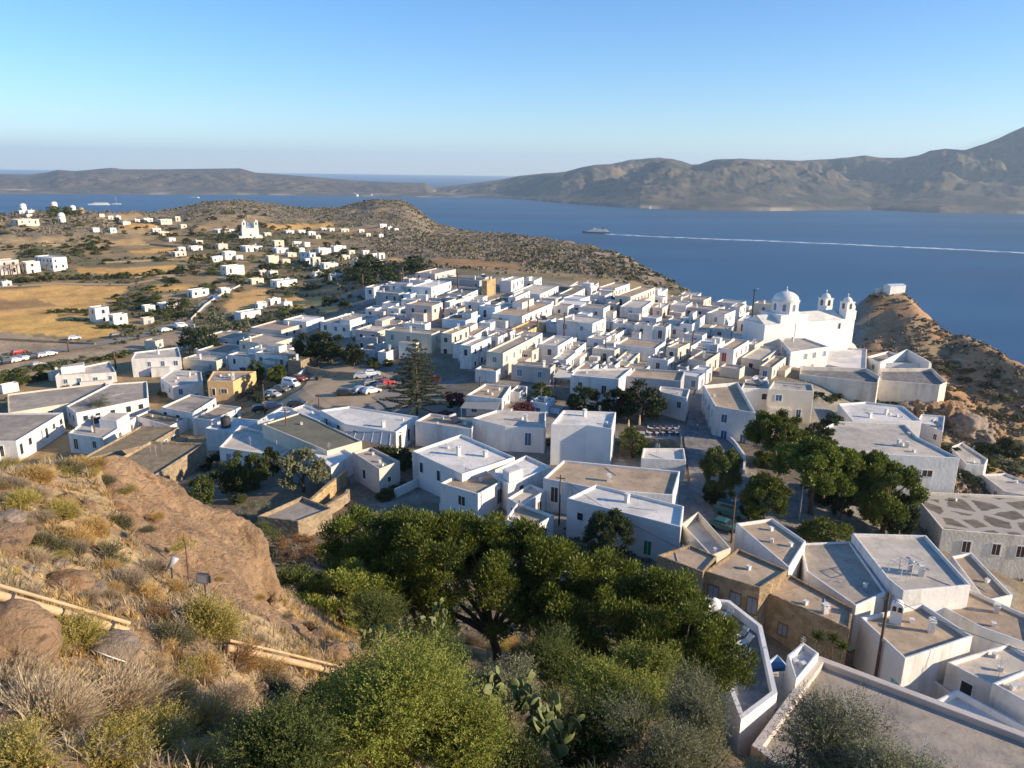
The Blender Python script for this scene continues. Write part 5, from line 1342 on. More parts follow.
def yucca(px, py, z, lab):
    d = ray(px, py); p = CAM + d * ((z - CAMZ) / d.z)
    o = empty('yucca', p); tag(o, lab, 'plant', 'potted yuccas on the white terrace')
    MB().tube([(0, 0, -1.2), (0.03, 0, 0.5), (0, 0, 0.9)], [0.09, 0.07, 0.05], 6).build('stem', M['bark'], o, True)
    add('leaves', leaves('leaves', [(0, 0, 1.05, .62, .62, .55), (0.1, 0.1, 1.0, .5, .5, .4)], 150, 0.75, 0.07, M['leaf_green'], int(px), 0.2, 0.25, 0.92), o)
yucca(817, 646, 173.2, 'leftmost of three spiky yuccas beside the bare tan roof')
yucca(832, 648, 173.0, 'middle one of three spiky yuccas beside the bare tan roof')
yucca(841, 656, 173.0, 'rightmost of three spiky yuccas beside the bare tan roof')

# --- scrub covering the far ridges: uncountable
def scrub(name, mask, n, s0, s1, mat, seed, per=7):
    r = np.random.default_rng(seed)
    pr = (mask * GR).ravel(); pr = pr / pr.sum()
    k = r.choice(NA * NR, n, p=pr)
    ja = AZ[k // NR] + r.uniform(-.5, .5, n) * DA; jr = np.exp(LR[k % NR] + r.uniform(-.5, .5, n) * DLR)
    x = jr * np.sin(ja); y = jr * np.cos(ja); z = np.array([g(a, b) for a, b in zip(x, y)])
    s = r.uniform(s0, s1, n)
    lb = np.stack([x, y, z + s * .22, s * .55, s * .55, s * .36], 1)
    ci = np.repeat(np.arange(n), per); d = rand_dir(r, n * per); d[:, 2] = np.abs(d[:, 2])
    c = lb[ci, :3] + d * lb[ci, 3:] * r.uniform(.5, 1, (n * per, 1))
    a = rand_dir(r, n * per); b = np.cross(a, d); b /= np.linalg.norm(b, axis=1, keepdims=True) + 1e-9
    q = (s[ci] * 0.34)[:, None]
    V = np.stack([c - a * q, c + b * q, c + a * q, c - b * q], 1).reshape(-1, 3)
    t = np.clip(r.random(n)[ci] + r.normal(0, .15, n * per), 0, 1)
    tag(add(name, np_mesh(name, V, np.arange(4 * n * per).reshape(-1, 4), M[mat], t)), kind='stuff')
rm = ridge * (GR / edge < 1.02) * (TZ > 60) * (1 - vil)
for pp, c in FIELDS: rm = rm * (1 - inpoly(GX, GY, wpoly(pp)) * 1.0)
scrub('scrub', rm * np.clip(sstep(0.4, 0.6, nz2), .12, 1), 13000, 0.7, 2.1, 'leaf_scrub', 5)
scrub('scrub', rm * np.clip(sstep(0.45, 0.6, nz1), .08, 1), 3500, 1.0, 2.6, 'leaf_scrub_green', 6)
pm = (HP < 400) * (GR > 180) * (GR < 720) * (TZ > 100) * np.clip(sstep(.5, .62, nz1), 0.04, 1) * (HP > -150) * (1 - vil)
for pp, c in FIELDS: pm = pm * (1 - inpoly(GX, GY, wpoly(pp)) * 1.0)
scrub('dry_weeds', pm, 3000, 0.8, 2.0, 'leaf_scrub_green', 7)
em = east * (GR / edge < 1.02) * (TZ > 90) * (HP < 1150)
scrub('dry_weeds', em * np.clip(sstep(.4, .55, nz2), .05, 1), 2600, 0.5, 1.4, 'leaf_scrub', 8)
vm = (1 - sstep(88, 100, GR)) * sstep(58, 66, GR) * (HP > 150) * (HP < 700)
scrub('dry_weeds', vm, 1600, 0.3, 0.9, 'leaf_scrub_green', 9)
# ------------------------------------------------------------------ the domed church on the seaward edge
def dome_prof(r, h, n=9):
    return [(max(r * math.cos(math.pi / 2 * i / n), 0.01), h * math.sin(math.pi / 2 * i / n)) for i in range(n + 1)]
def cross(m, x, y, z, s=1.0):
    m.box((x, y, z + .45 * s), (.08 * s, .08 * s, .9 * s)).box((x, y, z + .58 * s), (.45 * s, .08 * s, .08 * s))
def gable_roof(m, x0, x1, y0, y1, z0, z1, along='x'):
    if along == 'x':
        ym = (y0 + y1) / 2
        V = [(x0, y0, z0), (x1, y0, z0), (x1, y1, z0), (x0, y1, z0), (x0, ym, z1), (x1, ym, z1)]
        m.raw(V, [(0, 1, 5, 4), (2, 3, 4, 5), (3, 0, 4), (1, 2, 5), (3, 2, 1, 0)])
    else:
        xm = (x0 + x1) / 2
        V = [(x0, y0, z0), (x1, y0, z0), (x1, y1, z0), (x0, y1, z0), (xm, y0, z1), (xm, y1, z1)]
        m.raw(V, [(1, 2, 5, 4), (3, 0, 4, 5), (0, 1, 4), (2, 3, 5), (3, 2, 1, 0)])
def arch_panel(m, w, h, d=0.08, n=8):
    """arched panel facing -y, foot at the origin"""
    pts = [(-w / 2, 0), (w / 2, 0)] + [(w / 2 * math.cos(math.pi * i / n), h - w / 2 + w / 2 * math.sin(math.pi * i / n)) for i in range(n + 1)]
    k = len(pts)
    V = [(x, -d / 2, z) for x, z in pts] + [(x, d / 2, z) for x, z in pts]
    m.raw(V, [tuple(range(k)), tuple(range(2 * k - 1, k - 1, -1))] + [((i + 1) % k, i, k + i, k + (i + 1) % k) for i in range(k)])
    return m
ARCH = arch_panel(MB(), 0.9, 1.9).data('arched_window', M['shutter_grey'])
ARCHD = arch_panel(MB(), 1.0, 2.4).data('arch_opening', M['pane'])
def bell_tower(root, x, y, z0, w, h, label=None):
    t = MB().box((0, 0, h / 2), (w, w, h)).box((0, 0, h + .1), (w + .3, w + .3, .22)).box((0, 0, h * .52), (w + .2, w + .2, .18)).build('bell_tower', M['white_clean'], root, loc=(x, y, z0))
    dm = MB().lathe(dome_prof(w * .46, w * .5), 14)
    cross(dm, 0, 0, w * .48, 1.2)
    dm.build('dome', M['white_clean'], t, True, (0, 0, h + .2))
    for k in range(4):
        a = k * math.pi / 2
        o = add('arch_opening', ARCHD, t, (math.sin(a) * (w / 2 + .01), -math.cos(a) * (w / 2 + .01), h * .60), a)
        o.scale = (w / 3.0, 1, h * .36 / 2.4)
    return t
def domed_church():
    B = hit(765, 325, 7.5, 60)
    d = (B - CAM).length; u = d / F            # metres per pixel there
    L_ = 31.0; D_ = 9.0; zb = -11
    o = empty('domed_church', (B.x, B.y, B.z), rad(22))
    tag(o, 'large white church with a round dome and two bell towers at the cliff edge', 'church')
    wl = MB().box((L_ / 2, D_ / 2, zb / 2), (L_, D_, -zb))
    wl.box((L_ * .52, -.03, -.12), (L_ * .96, .1, .2))
    wl.box((10.2, D_ / 2, 1.1), (9.4, D_ - .8, 2.2))
    wo = wl.build('wall', M['white_clean'], o)
    rf = MB(); gable_roof(rf, 14.95, L_ - 3.2, .6, D_ - .6, 0.02, 2.0); gable_roof(rf, 0.6, 5.45, 1.0, D_ - 1, 0.02, 1.9)
    rf.build('roof', M['roof_white'], o)
    dr = MB().lathe([(3.8, 0), (3.8, 3.1), (4.05, 3.15), (4.05, 3.35), (3.7, 3.37)], 8).build('drum', M['white_clean'], o, loc=(10.2, D_ / 2, 2.2), rz=rad(22.5))
    for k in range(8):
        a = k * math.pi / 4
        q = add('arched_window', ARCH, dr, (3.8 * math.cos(rad(22.5)) * math.sin(a + rad(22.5)), -3.8 * math.cos(rad(22.5)) * math.cos(a + rad(22.5)), .75), a + rad(22.5))
    dm = MB().lathe(dome_prof(3.5, 2.5), 28).lathe([(.3, 2.35), (.26, 2.85), (.02, 3.1)], 8); cross(dm, 0, 0, 3.0, 1.0)
    dm.build('dome', M['white_clean'], o, True, (10.2, D_ / 2, 5.55))
    bell_tower(o, L_ - 3.6, D_ - 1.6, 0, 2.8, 4.7)
    bell_tower(o, L_ - 1.4, 1.4, -.01, 2.7, 4.5)
    tb = MB().box((0, 0, 1.3), (1.7, 1.7, 2.6)).box((0, 0, 3.3), (1.1, 1.1, 1.4)).lathe([(r_, z + 4.0) for r_, z in dome_prof(.55, .6)], 10)
    tb.build('belfry', M['white_clean'], o, loc=(L_ + .9, 1.6, -.6))
    MB().box((0, 0, -4), (1.8, 8, 8)).build('facade', M['white_clean'], o, loc=(L_ + .85, 5.0, -.6))
    w = add('window', window_parts('pane', 'frame_white')[0], o, (26.2, -.01, -1.9)); w.scale = (1.1, 1, 1.9); add('pane', window_parts('pane', 'frame_white')[1], w)
    w = add('window', window_parts('pane', 'frame_white')[0], o, (26.2, -.01, -1.9)) if False else None
    MB().tube([(10.6, -.06, -.2), (10.6, -.06, -4)], .07, 6).build('drain_pipe', M['frame_white'], o)
    return B
CB = domed_church()
# buildings and walls round the church
roofpoly([(782, 341.5), (783, 337.5), (805, 338), (829, 346.5), (791, 352)], 5.4, 'white', 'roof_pale', label='white house with grey-panelled roof directly below the church wall', chim=1, shut='shutter_grey')
roofpoly([(815, 362), (820, 346), (867, 349), (866, 372)], 4.0, 'white', 'roof_white', chim=0, wins=None, name='chapel', cat='chapel', label='white chapel carrying a low round dome below the church')
roofpoly([(880, 362.5), (867, 356.5), (888, 351), (932, 363.5)], 6.5, 'white_clean', 'roof_tan', below=5, label='sunlit white building standing above the right end of the retaining wall', chim=0, par=.6)
roofpoly([(878, 383), (800, 374), (800, 366), (866, 368), (880, 376)], 5.5, 'retaining', 'paving', below=4, label='long pale retaining wall under the church square', name='retaining_wall', cat='wall', chim=0, wins=None, par=1.0, group=None)
roofpoly([(880, 380), (880, 368), (932, 368), (947, 382), (940, 385)], 7.0, 'retaining', 'paving', below=4, label='tall stained buttress wall at the right end of the church square', name='retaining_wall', cat='wall', chim=0, wins=None, par=.9, group=None)
cdm = hit(843, 350, 4.0, 60)
dq = empty('chapel_dome', cdm); tag(dq, 'low shallow white dome on the chapel below the church', 'dome')
MB().lathe([(3.4, -2), (3.4, .8), (3.7, .85), (3.7, 1.1)], 16).build('drum', M['white'], dq)
MB().lathe([(r_, z + 1.1) for r_, z in dome_prof(3.4, 1.7)], 20).build('dome', M['cream'], dq, True)
def knoll_chapel():
    p = at_r(894, 290, 296); o = empty('chapel', (p.x, p.y, g(p.x, p.y)), .25); tag(o, 'tiny white chapel on top of the knoll above the sea', 'chapel')
    MB().box((0, 0, .9), (6.2, 3.6, 3.6)).build('wall', M['white_clean'], o); m = MB(); gable_roof(m, -3.3, 3.3, -2.0, 2.0, 2.68, 3.1); m.build('roof', M['blueish'], o)
    q = at_r(883, 290, 296); w = tag(empty('white_wall', (q.x, q.y, g(q.x, q.y)), .2), 'low white wall beside the knoll chapel', 'wall')
    MB().box((0, 0, .3), (5.5, .5, 1.9)).build('wall', M['white'], w); MB().box((0, 0, 1.3), (5.7, .7, .12)).build('coping', M['white_clean'], w)
knoll_chapel()

# --- church on the plain
def twin_church():
    p = hit(251, 238, 0, 60); u = (p - CAM).length / F
    o = empty('twin_tower_church', (p.x, p.y, p.z), rad(24)); tag(o, 'white church with two tall bell towers standing above the plain', 'church')
    w = 15 * u; h = 9 * u
    MB().box((0, 6 * u, h / 2 - 2), (w, 12 * u, h + 4)).box((0, 6 * u, .3), (w * 1.4, 15 * u, 2.4)).build('wall', M['white_clean'], o)
    for x in (-.36, .36): bell_tower(o, x * w, 1.6 * u, h - .2, 3.6 * u, 5.5 * u)
    MB().lathe([(3.4 * u, 0), (3.4 * u, 2.4 * u)] + [(r_, z + 2.4 * u) for r_, z in dome_prof(3.4 * u, 2.6 * u)], 16).build('dome', M['white_clean'], o, True, (0, 7 * u, h - .1))
    add('door', ARCHD, o, (0, -.02, 0)).scale = (1.6 * u, 1, 1.5 * u)
twin_church()
# --- windmills on the far hill
def windmill(px, py, hp, wp, mat, label, cap=True):
    p = hit(px, py, 0, 60); u = (p - CAM).length / F
    o = empty('windmill', p); tag(o, label, 'windmill', 'old windmills on the far hill')
    r = wp * u / 2 * .8; h = hp * u * .85
    MB().lathe([(r * 1.06, -1.5), (r * .95, h * .62)], 14).build('tower', M[mat], o, True)
    if cap: MB().lathe([(r * 1.02, h * .62), (r * 1.0, h * .7)] + [(q * 1.0, z + h * .7) for q, z in dome_prof(r * .98, h * .34)], 14).build('cap', M['white_clean'], o, True)
    else: MB().lathe([(r * .98, h * .62), (r * .9, h * .8), (r * .5, h * .86)], 14).build('cap', M['brown_plaster'], o)
    add('door', ARCHD, o, (0, -r * 1.03, 0))
windmill(23.5, 211, 7, 6.5, 'white', 'leftmost white domed windmill on the far hill')
windmill(54.5, 208.5, 6.5, 6.5, 'white', 'white domed windmill highest on the far hill among dark trees')
windmill(73, 211, 5.5, 6, 'white', 'white domed windmill beside the brown stone mill')
windmill(62, 222, 9, 7.5, 'white', 'nearest and largest white windmill below the hilltop')
windmill(81.5, 214, 7.5, 5.5, 'stone_wall', 'brown stone windmill without a white cap', cap=False)

# ------------------------------------------------------------------ cars
def paint(name, c):
    m = nmat(name, c, 0.02, 2, 0.3, spec=0.5); m.node_tree.nodes['Principled BSDF'].inputs['Coat Weight'].default_value = 0.4; return m
for n_, c in (('car_white', (.75, .75, .74)), ('car_silver', (.45, .46, .47)), ('car_dark', (.03, .035, .045)), ('car_navy', (.02, .035, .09)), ('car_red', (.38, .03, .025)), ('car_rust', (.25, .07, .04)), ('car_teal', (.035, .13, .13)), ('car_grey', (.15, .16, .17)), ('car_blue', (.05, .13, .35))): paint(n_, c)
_cm = {}
def car_meshes(paintn, van):
    if (paintn, van) in _cm: return _cm[(paintn, van)]
    L_, W_, H_ = (4.5, 1.8, 1.95) if van else (4.1, 1.72, 1.45)
    if van: low = [(-L_/2, .3), (L_/2 - .15, .3), (L_/2, .55), (L_/2 - .1, .95), (-L_/2, 1.0)]; top = [(-L_/2 + .05, .98), (L_/2 - .5, .95), (L_/2 - 1.15, 1.78), (L_/2 - 1.5, H_), (-L_/2 + .25, H_)]
    else: low = [(-L_/2 + .05, .28), (L_/2 - .2, .28), (L_/2, .5), (L_/2 - .05, .72), (L_/2 - .95, .92), (-L_/2 + .1, .95), (-L_/2, .6)]; top = [(-L_/2 + .2, .94), (L_/2 - 1.0, .9), (L_/2 - 1.65, 1.38), (L_/2 - 2.0, H_), (-L_/2 + .85, H_), (-L_/2 + .45, 1.3)]
    def ext(m, pr, w0, w1=None):
        w1 = w1 or w0; k = len(pr)
        zs = [z for _, z in pr]; z0, z1 = min(zs), max(zs)
        f = lambda z: w0 + (w1 - w0) * (z - z0) / (z1 - z0)
        V = [(x, -f(z) / 2, z) for x, z in pr] + [(x, f(z) / 2, z) for x, z in pr]
        m.raw(V, [tuple(range(k)), tuple(range(2 * k - 1, k - 1, -1))] + [((i + 1) % k, i, k + i, k + (i + 1) % k) for i in range(k)])
        return m
    body = ext(ext(MB(), low, W_), top, W_ * .94, W_ * .8)
    for sx in (-1, 1): body.box((sx * L_ * .48, 0, .42), (.16, W_ * .98, .2))
    bd = body.data('body', M[paintn])
    gl = MB(); zt = [z for _, z in top]; zm = (min(zt) + max(zt)) / 2 + .04; hh = (max(zt) - min(zt)) * .5
    xs = [x for x, _ in top]
    gl.box(((min(xs) + max(xs)) / 2 - .02, 0, zm), ((max(xs) - min(xs)) * .60, W_ * .875, hh))
    sh = L_/2 - (1.33 if not van else .82)
    gl.raw([(sh + .33, -.6, zm - hh * .45), (sh + .33, .6, zm - hh * .45), (sh - .16, .56, zm + hh * .55), (sh - .16, -.56, zm + hh * .55)], [(0, 1, 2, 3)])
    gd = gl.data('windows', M['pane'])
    wh = MB(); wh.tube([(0, -.11, 0), (0, .11, 0)], .31, 12); wh.tube([(0, -.125, 0), (0, .125, 0)], .17, 10)
    wd_ = wh.data('wheel', M['tyre'])
    hl = MB().box((0, 0, 0), (.08, .32, .14)).data('headlight', M['frame_white'])
    _cm[(paintn, van)] = (bd, gd, wd_, hl, L_, W_)
    return _cm[(paintn, van)]
CARW = {'car_white': 'white', 'car_silver': 'silver', 'car_dark': 'black', 'car_navy': 'navy blue', 'car_red': 'red', 'car_rust': 'rust-red', 'car_teal': 'teal', 'car_grey': 'grey', 'car_blue': 'blue'}
def car(px, py, head, col, van=False, label=None, group='parked cars'):
    p = hit(px, py, 0, 60)
    bd, gd, wd_, hl, L_, W_ = car_meshes(col, van)
    z = g(p.x, p.y) + .26
    o = empty('parked_van' if van else 'parked_car', (p.x, p.y, z), rad(head))
    add('body', bd, o); add('windows', gd, o)
    for sx in (-1, 1):
        for sy in (-1, 1): add('wheel', wd_, o, (sx * L_ * .31, sy * (W_ / 2 - .08), .31))
    for sy in (-1, 1): add('headlight', hl, o, (L_ / 2 - .02, sy * .6, .66))
    if label: tag(o, label, 'van' if van else 'car', group)
    else: reg(o, f"{CARW[col]} {'van' if van else 'car'} parked", 'van' if van else 'car', (p.x, p.y, z + .7), group)
for px, py, c, v in ((299, 381.5, 'car_rust', 0), (291, 387, 'car_white', 1), (282, 392, 'car_grey', 0), (273, 397, 'car_silver', 0)): car(px, py, -28, c, v, group='cars parked in the square')
for px, py, h, c in ((261, 412, 20, 'car_dark'), (273, 409, 25, 'car_navy'), (297, 407, 10, 'car_dark'), (345, 396, 5, 'car_dark'), (362, 393, 40, 'car_silver'), (372, 394, 40, 'car_white'), (381, 390, 40, 'car_dark'), (370, 386, 40, 'car_grey'), (378, 382, 40, 'car_dark'), (387, 386, 50, 'car_red'), (362, 379, 15, 'car_silver'), (372, 376.5, 15, 'car_white')): car(px, py, h, c, group='cars parked in the square')
for px, py, c in ((8, 364, 'car_dark'), (17, 362.5, 'car_white'), (27, 360.5, 'car_white'), (35, 359, 'car_dark'), (43, 357.5, 'car_silver'), (50.5, 356, 'car_white'), (38, 367, 'car_silver'), (-2, 365.5, 'car_navy')): car(px, py, 62, c, group='cars parked along the road')
car(18.5, 354.5, 60, 'car_red', label='red car standing across the road from the parked row')
car(75, 340, 30, 'car_white', label='lone white car on the dusty verge of the road')
car(116, 337.5, 55, 'car_dark', label='dark car on the road below the farmhouse')
car(166, 332, 50, 'car_white', label='white car on the road before the junction')
car(181, 328, 50, 'car_white', True, label='white van at the road junction')
car(215, 299.5, 65, 'car_blue', label='blue car climbing the walled road past the golden field')
car(731, 517, -35, 'car_teal', True, label='teal and white van in the shady street')
car(724, 531, -35, 'car_teal', label='teal car half hidden behind the pale sloping terrace')

# ------------------------------------------------------------------ utility poles and cables
POLES = []
def pole(px0, py0, px1, py1, label=None, mat='pole_wood', r=.13, lamp=False, rr=None, arm=True, nm='utility_pole'):
    b = hit(px1, py1, 0, 60) if rr is None else at_r(px1, py1, rr)
    rb = math.hypot(b.x, b.y); t = at_r(px0, py0, rb)
    zg = g(b.x, b.y); h = max(t.z - zg, 2.5)
    o = empty(nm, (b.x, b.y, zg), rng.uniform(-.4, .4))
    k = max(r, 0.0011 * rb)
    MB().tube([(0, 0, -.5), (0, 0, h)], [k, k * .75], 7).build('post', M[mat], o, True)
    if arm:
        MB().box((0, 0, h - .45), (1.3, .1, .1)).build('cross_arm', M['dark_metal'], o)
    if lamp:
        MB().tube([(0, 0, h - .1), (.7, 0, h + .15)], .04, 5).build('lamp_arm', M['grey_metal'], o)
        MB().box((.9, 0, h + .12), (.55, .22, .14)).build('lamp_head', M['frame_white'], o)
    top = Vector((b.x, b.y, zg + h - .4)); POLES.append(top)
    if label: tag(o, label, 'pole', 'utility poles')
    else: reg(o, 'street lamp on a slim post' if lamp else ('grey utility pole' if mat == 'grey_metal' else 'wooden utility pole'), 'pole', (b.x, b.y, zg + h * .5), 'utility poles')
    return top
T1 = pole(886, 592, 877, 667, 'tall leaning-looking wooden pole by the white vaulted chimney', r=.16, rr=73)
T2 = pole(561, 475, 559, 525)
T3 = pole(735, 497, 731, 543)
T4 = pole(284.5, 408, 288, 452)
T5 = pole(318, 394, 320, 422)
T6 = pole(263, 384, 265, 414)
T7 = pole(94, 415, 97, 449)
T8 = pole(398, 430, 399, 452)
for a in ((528, 300, 528, 322), (538, 317, 537, 339), (564, 312, 564, 339), (605, 338, 605, 357), (664, 321, 663, 339), (363, 274, 363, 289), (403, 267, 403, 289), (458, 273, 458, 289), (116, 351, 116, 369), (69, 340, 69, 352), (693, 330, 692, 350), (480, 376, 480, 390), (509, 330, 508, 346)): pole(*a)
for a in ((195, 324, 195, 333), (228, 356, 228, 374), (245, 337, 245, 356), (137, 352, 136, 368)): pole(*a, mat='grey_metal')
pole(754.5, 289, 750, 338, 'tall dark lamp post rising beside the left end of the domed church', mat='dark_metal', lamp=True)
for a in ((710, 289, 709, 300), (713, 290, 712.5, 300), (802, 486, 799, 520), (727, 286, 726.5, 298)): pole(*a, mat='grey_metal', r=.07, lamp=True, arm=False, nm='street_lamp')
def cable(a, b, sag, label, r=.028):
    P = [a.lerp(b, t) - Vector((0, 0, sag * 4 * t * (1 - t))) for t in np.linspace(0, 1, 13)]
    o = MB().tube(P, r, 4).build('cable', M['dark_metal'])
    tag(o, label, 'cable', 'overhead cables')
def zp(px, py, z):
    d = ray(px, py); return CAM + d * ((z - CAMZ) / d.z)
cable(T1, zp(1040, 655, 173.5), .5, 'black cable running from the leaning pole to the lower right edge')
cable(T2, zp(688, 552, 172.5), .6, 'black cable crossing above the green-door house roof')
cable(T4, T5, .7, 'cable strung above the broad dark roof between two poles')
cable(T5, T8, .9, 'cable sagging over the big white roof below the car park')
cable(T6, T4, .7, 'cable from the parking pole down to the pale roofed house')
cable(T8, zp(470, 470, 172.5), .5, 'cable crossing the pale roof with two chimneys')

mid = sorted([p for p in POLES if 130 < math.hypot(p.x, p.y) < 360 and p.x > -70 and p.x < 75], key=lambda p: p.x)
for i in range(len(mid) - 1):
    if 10 < (mid[i] - mid[i + 1]).length < 75:
        q = proj((mid[i] + mid[i + 1]) / 2)
        P_ = [mid[i].lerp(mid[i + 1], t) - Vector((0, 0, 3.2 * t * (1 - t))) for t in np.linspace(0, 1, 11)]
        o_ = MB().tube(P_, .035, 4).build('cable', M['dark_metal']); reg(o_, 'thin cable strung between two village poles', 'cable', (mid[i] + mid[i + 1]) / 2, 'overhead cables')
# ------------------------------------------------------------------ water tanks, aerials, frames on roofs
def on_roof(px, py, H):
    zr = H['zr']; d = ray(px, py); return CAM + d * ((zr - CAMZ) / d.z)
p = hit(226, 426, 4.2, 60); tk = empty('water_tank', p); tag(tk, 'black round water tank on a white roof left of the pale roof', 'tank')
MB().lathe([(.95, -.2), (1.0, .3), (1.0, 1.5), (.85, 1.9), (.4, 2.05)], 18).build('tank', M['dark_metal'], tk, True)
MB().lathe([(.3, 2.05), (.3, 2.2)], 12).build('lid', M['dark_metal'], tk)
p = on_roof(905, 573, HT); fr = empty('metal_frame', p, .4); tag(fr, 'thin metal frame standing on the tall pale roof by the pole', 'frame')
m = MB()
for x in (-1.6, 0, 1.6):
    for y in (-.8, .8): m.box((x, y, .75), (.06, .06, 1.5))
m.box((0, -.8, 1.5), (3.26, .06, .06)).box((0, .8, 1.5), (3.26, .06, .06))
for x in (-1.6, 0, 1.6): m.box((x, 0, 1.53), (.06, 1.54, .06))
m.build('frame', M['grey_metal'], fr)
m = MB().lathe([(.32, -1.0), (.34, .15), (.2, .32)], 12).build('tank', M['grey_metal'], fr, loc=(.8, 0, 1.1))
def vault(px, py, H, label):
    p = on_roof(px, py, H); o = empty('vaulted_chimney', p, -.5); tag(o, label, 'chimney', 'white vaulted chimneys')
    MB().box((0, 0, .7), (1.1, .9, 1.4)).build('shaft', M['white_clean'], o)
    c = MB(); arch_panel(c, 1.1, 1.0, .9, 10); c.build('vault', M['white_clean'], o, loc=(0, 0, 1.38))
    for x in (-.26, .26): add('arch_opening', ARCHD, o, (x, -.46, 1.42)).scale = (.36, 1, .22)
HB2 = [h for h in HOUSES if h['root'].get('label', '').startswith('white house with tan roof and white vaulted')][0]
HB3 = [h for h in HOUSES if h['root'].get('label', '').startswith('white house with large plain tan roof')][0]
vault(895, 622, HB2, 'white vaulted chimney nearest the leaning pole')
vault(932, 598, HB3, 'white vaulted chimney at the corner of the large plain tan roof')
SH = M['roof_grey']
# solar water heaters: tilted panel with a drum
def heater(H, k):
    I = H['I']; a, b, c, d = [Vector(q) for q in (I + I)[:4]]
    u, v = rng.uniform(.25, .75), rng.uniform(.25, .75)
    q = a.lerp(b, u).lerp(d.lerp(c, u), v)
    o = empty('solar_heater', (q.x, q.y, H['zr']), rng.uniform(.3, .9))
    MB().raw([(-.9, -.8, .15), (.9, -.8, .15), (.9, .5, 1.05), (-.9, .5, 1.05), (-.9, -.8, .07), (.9, -.8, .07), (.9, .5, .97), (-.9, .5, .97)], [(0, 1, 2, 3), (7, 6, 5, 4), (0, 4, 5, 1), (1, 5, 6, 2), (2, 6, 7, 3), (3, 7, 4, 0)]).build('panel', M['pane'], o)
    MB().tube([(-.9, .75, 1.15), (.9, .75, 1.15)], .27, 10).build('drum', M['grey_metal'], o, True)
    MB().box((-.8, .6, .48), (.05, .05, .95)).build('leg', M['grey_metal'], o); MB().box((.8, .6, .48), (.05, .05, .95)).build('leg', M['grey_metal'], o)
    reg(o, 'solar water heater on a roof', 'heater', q.to_3d() + Vector((0, 0, H['zr'] + .6)), 'solar water heaters on the roofs')
cand = [h for h in HOUSES if len(h['P']) == 4 and 85 < math.hypot(h['org'][0], h['org'][1]) < 300 and h['roof'] != 'roof_earth' and h['root'].name.split('.')[0] in ('white_house', 'cream_house', 'beige_house')]
rng2 = random.Random(5)
for k, h in enumerate(rng2.sample(cand, 20)): heater(h, k)

# ------------------------------------------------------------------ glass canopy, awnings
def sheet(name, pts, H, mat, label, cat, thick=.07, posts=True, slope=None):
    P = [hit(px, py, hh, 60) for (px, py), hh in zip(pts, H)]
    c = sum(P, Vector()) / len(P); o = empty(name, (c.x, c.y, g(c.x, c.y))); tag(o, label, cat)
    og = o.location; n = len(P)
    V = [p - og for p in P] + [p - og - Vector((0, 0, thick)) for p in P]
    mesh = MB().raw(V, [tuple(range(n)), tuple(range(2 * n - 1, n - 1, -1))] + [((i + 1) % n, i, n + i, n + (i + 1) % n) for i in range(n)])
    me = mesh.data('cover', M[mat]); bm = bmesh.new(); bm.from_mesh(me); bmesh.ops.recalc_face_normals(bm, faces=bm.faces); bm.to_mesh(me); bm.free()
    add('cover', me, o)
    if posts:
        for p in P:
            z0 = g(p.x, p.y) - og.z; q = p.lerp(c, .06) - og
            MB().box((q.x, q.y, (z0 - .3 + p.z - og.z - thick) / 2), (.14, .14, p.z - og.z - thick - z0 + .3)).build('post', M['frame_white'], o)
    return o, P
nmat('canopy_glass', (.34, .34, .33), .1, 1, .35, spec=.5)
nmat('awning_grey', (.36, .35, .32), .08, 1.2, .9)
nmat('awning_orange', (.72, .48, .22), .06, 1.2, .9)
nmat('cloth_cream', (.66, .60, .48), .06, 1.2, .9)
o, P = sheet('glass_canopy', [(343, 437), (347, 425), (393, 434), (392, 446)], (3.0, 4.0, 4.0, 3.0), 'canopy_glass', 'grey sloping canopy with light ribs below the huge white roof', 'canopy')
for t in np.linspace(.05, .95, 6):
    a = P[0].lerp(P[3], t) - o.location; b = P[1].lerp(P[2], t) - o.location
    MB().tube([a + Vector((0, 0, .03)), b + Vector((0, 0, .03))], .05, 4).build('rib', M['frame_white'], o)
sheet('awning', [(460, 408), (467, 399), (502, 400), (497, 410)], (3.0, 3.2, 3.2, 3.0), 'awning_grey', 'grey fabric awning in front of the taverna', 'awning')
sheet('awning', [(742, 393), (744, 388), (770, 389), (770, 394)], (2.6, 3.2, 3.2, 2.6), 'awning_orange', 'small orange-tinted awning beside the tan-roofed corner house', 'awning')
sheet('awning', [(726, 418), (733, 411), (755, 415), (752, 425)], (2.4, 3.1, 3.1, 2.4), 'cloth_cream', 'cream awning on the sunny end of the tan-roofed corner house', 'awning')
sheet('awning', [(553, 377), (559, 369), (573, 372), (571, 380)], (2.8, 3.0, 3.0, 2.8), 'cloth_cream', 'cream sail awning left of the white house with brown door', 'awning')

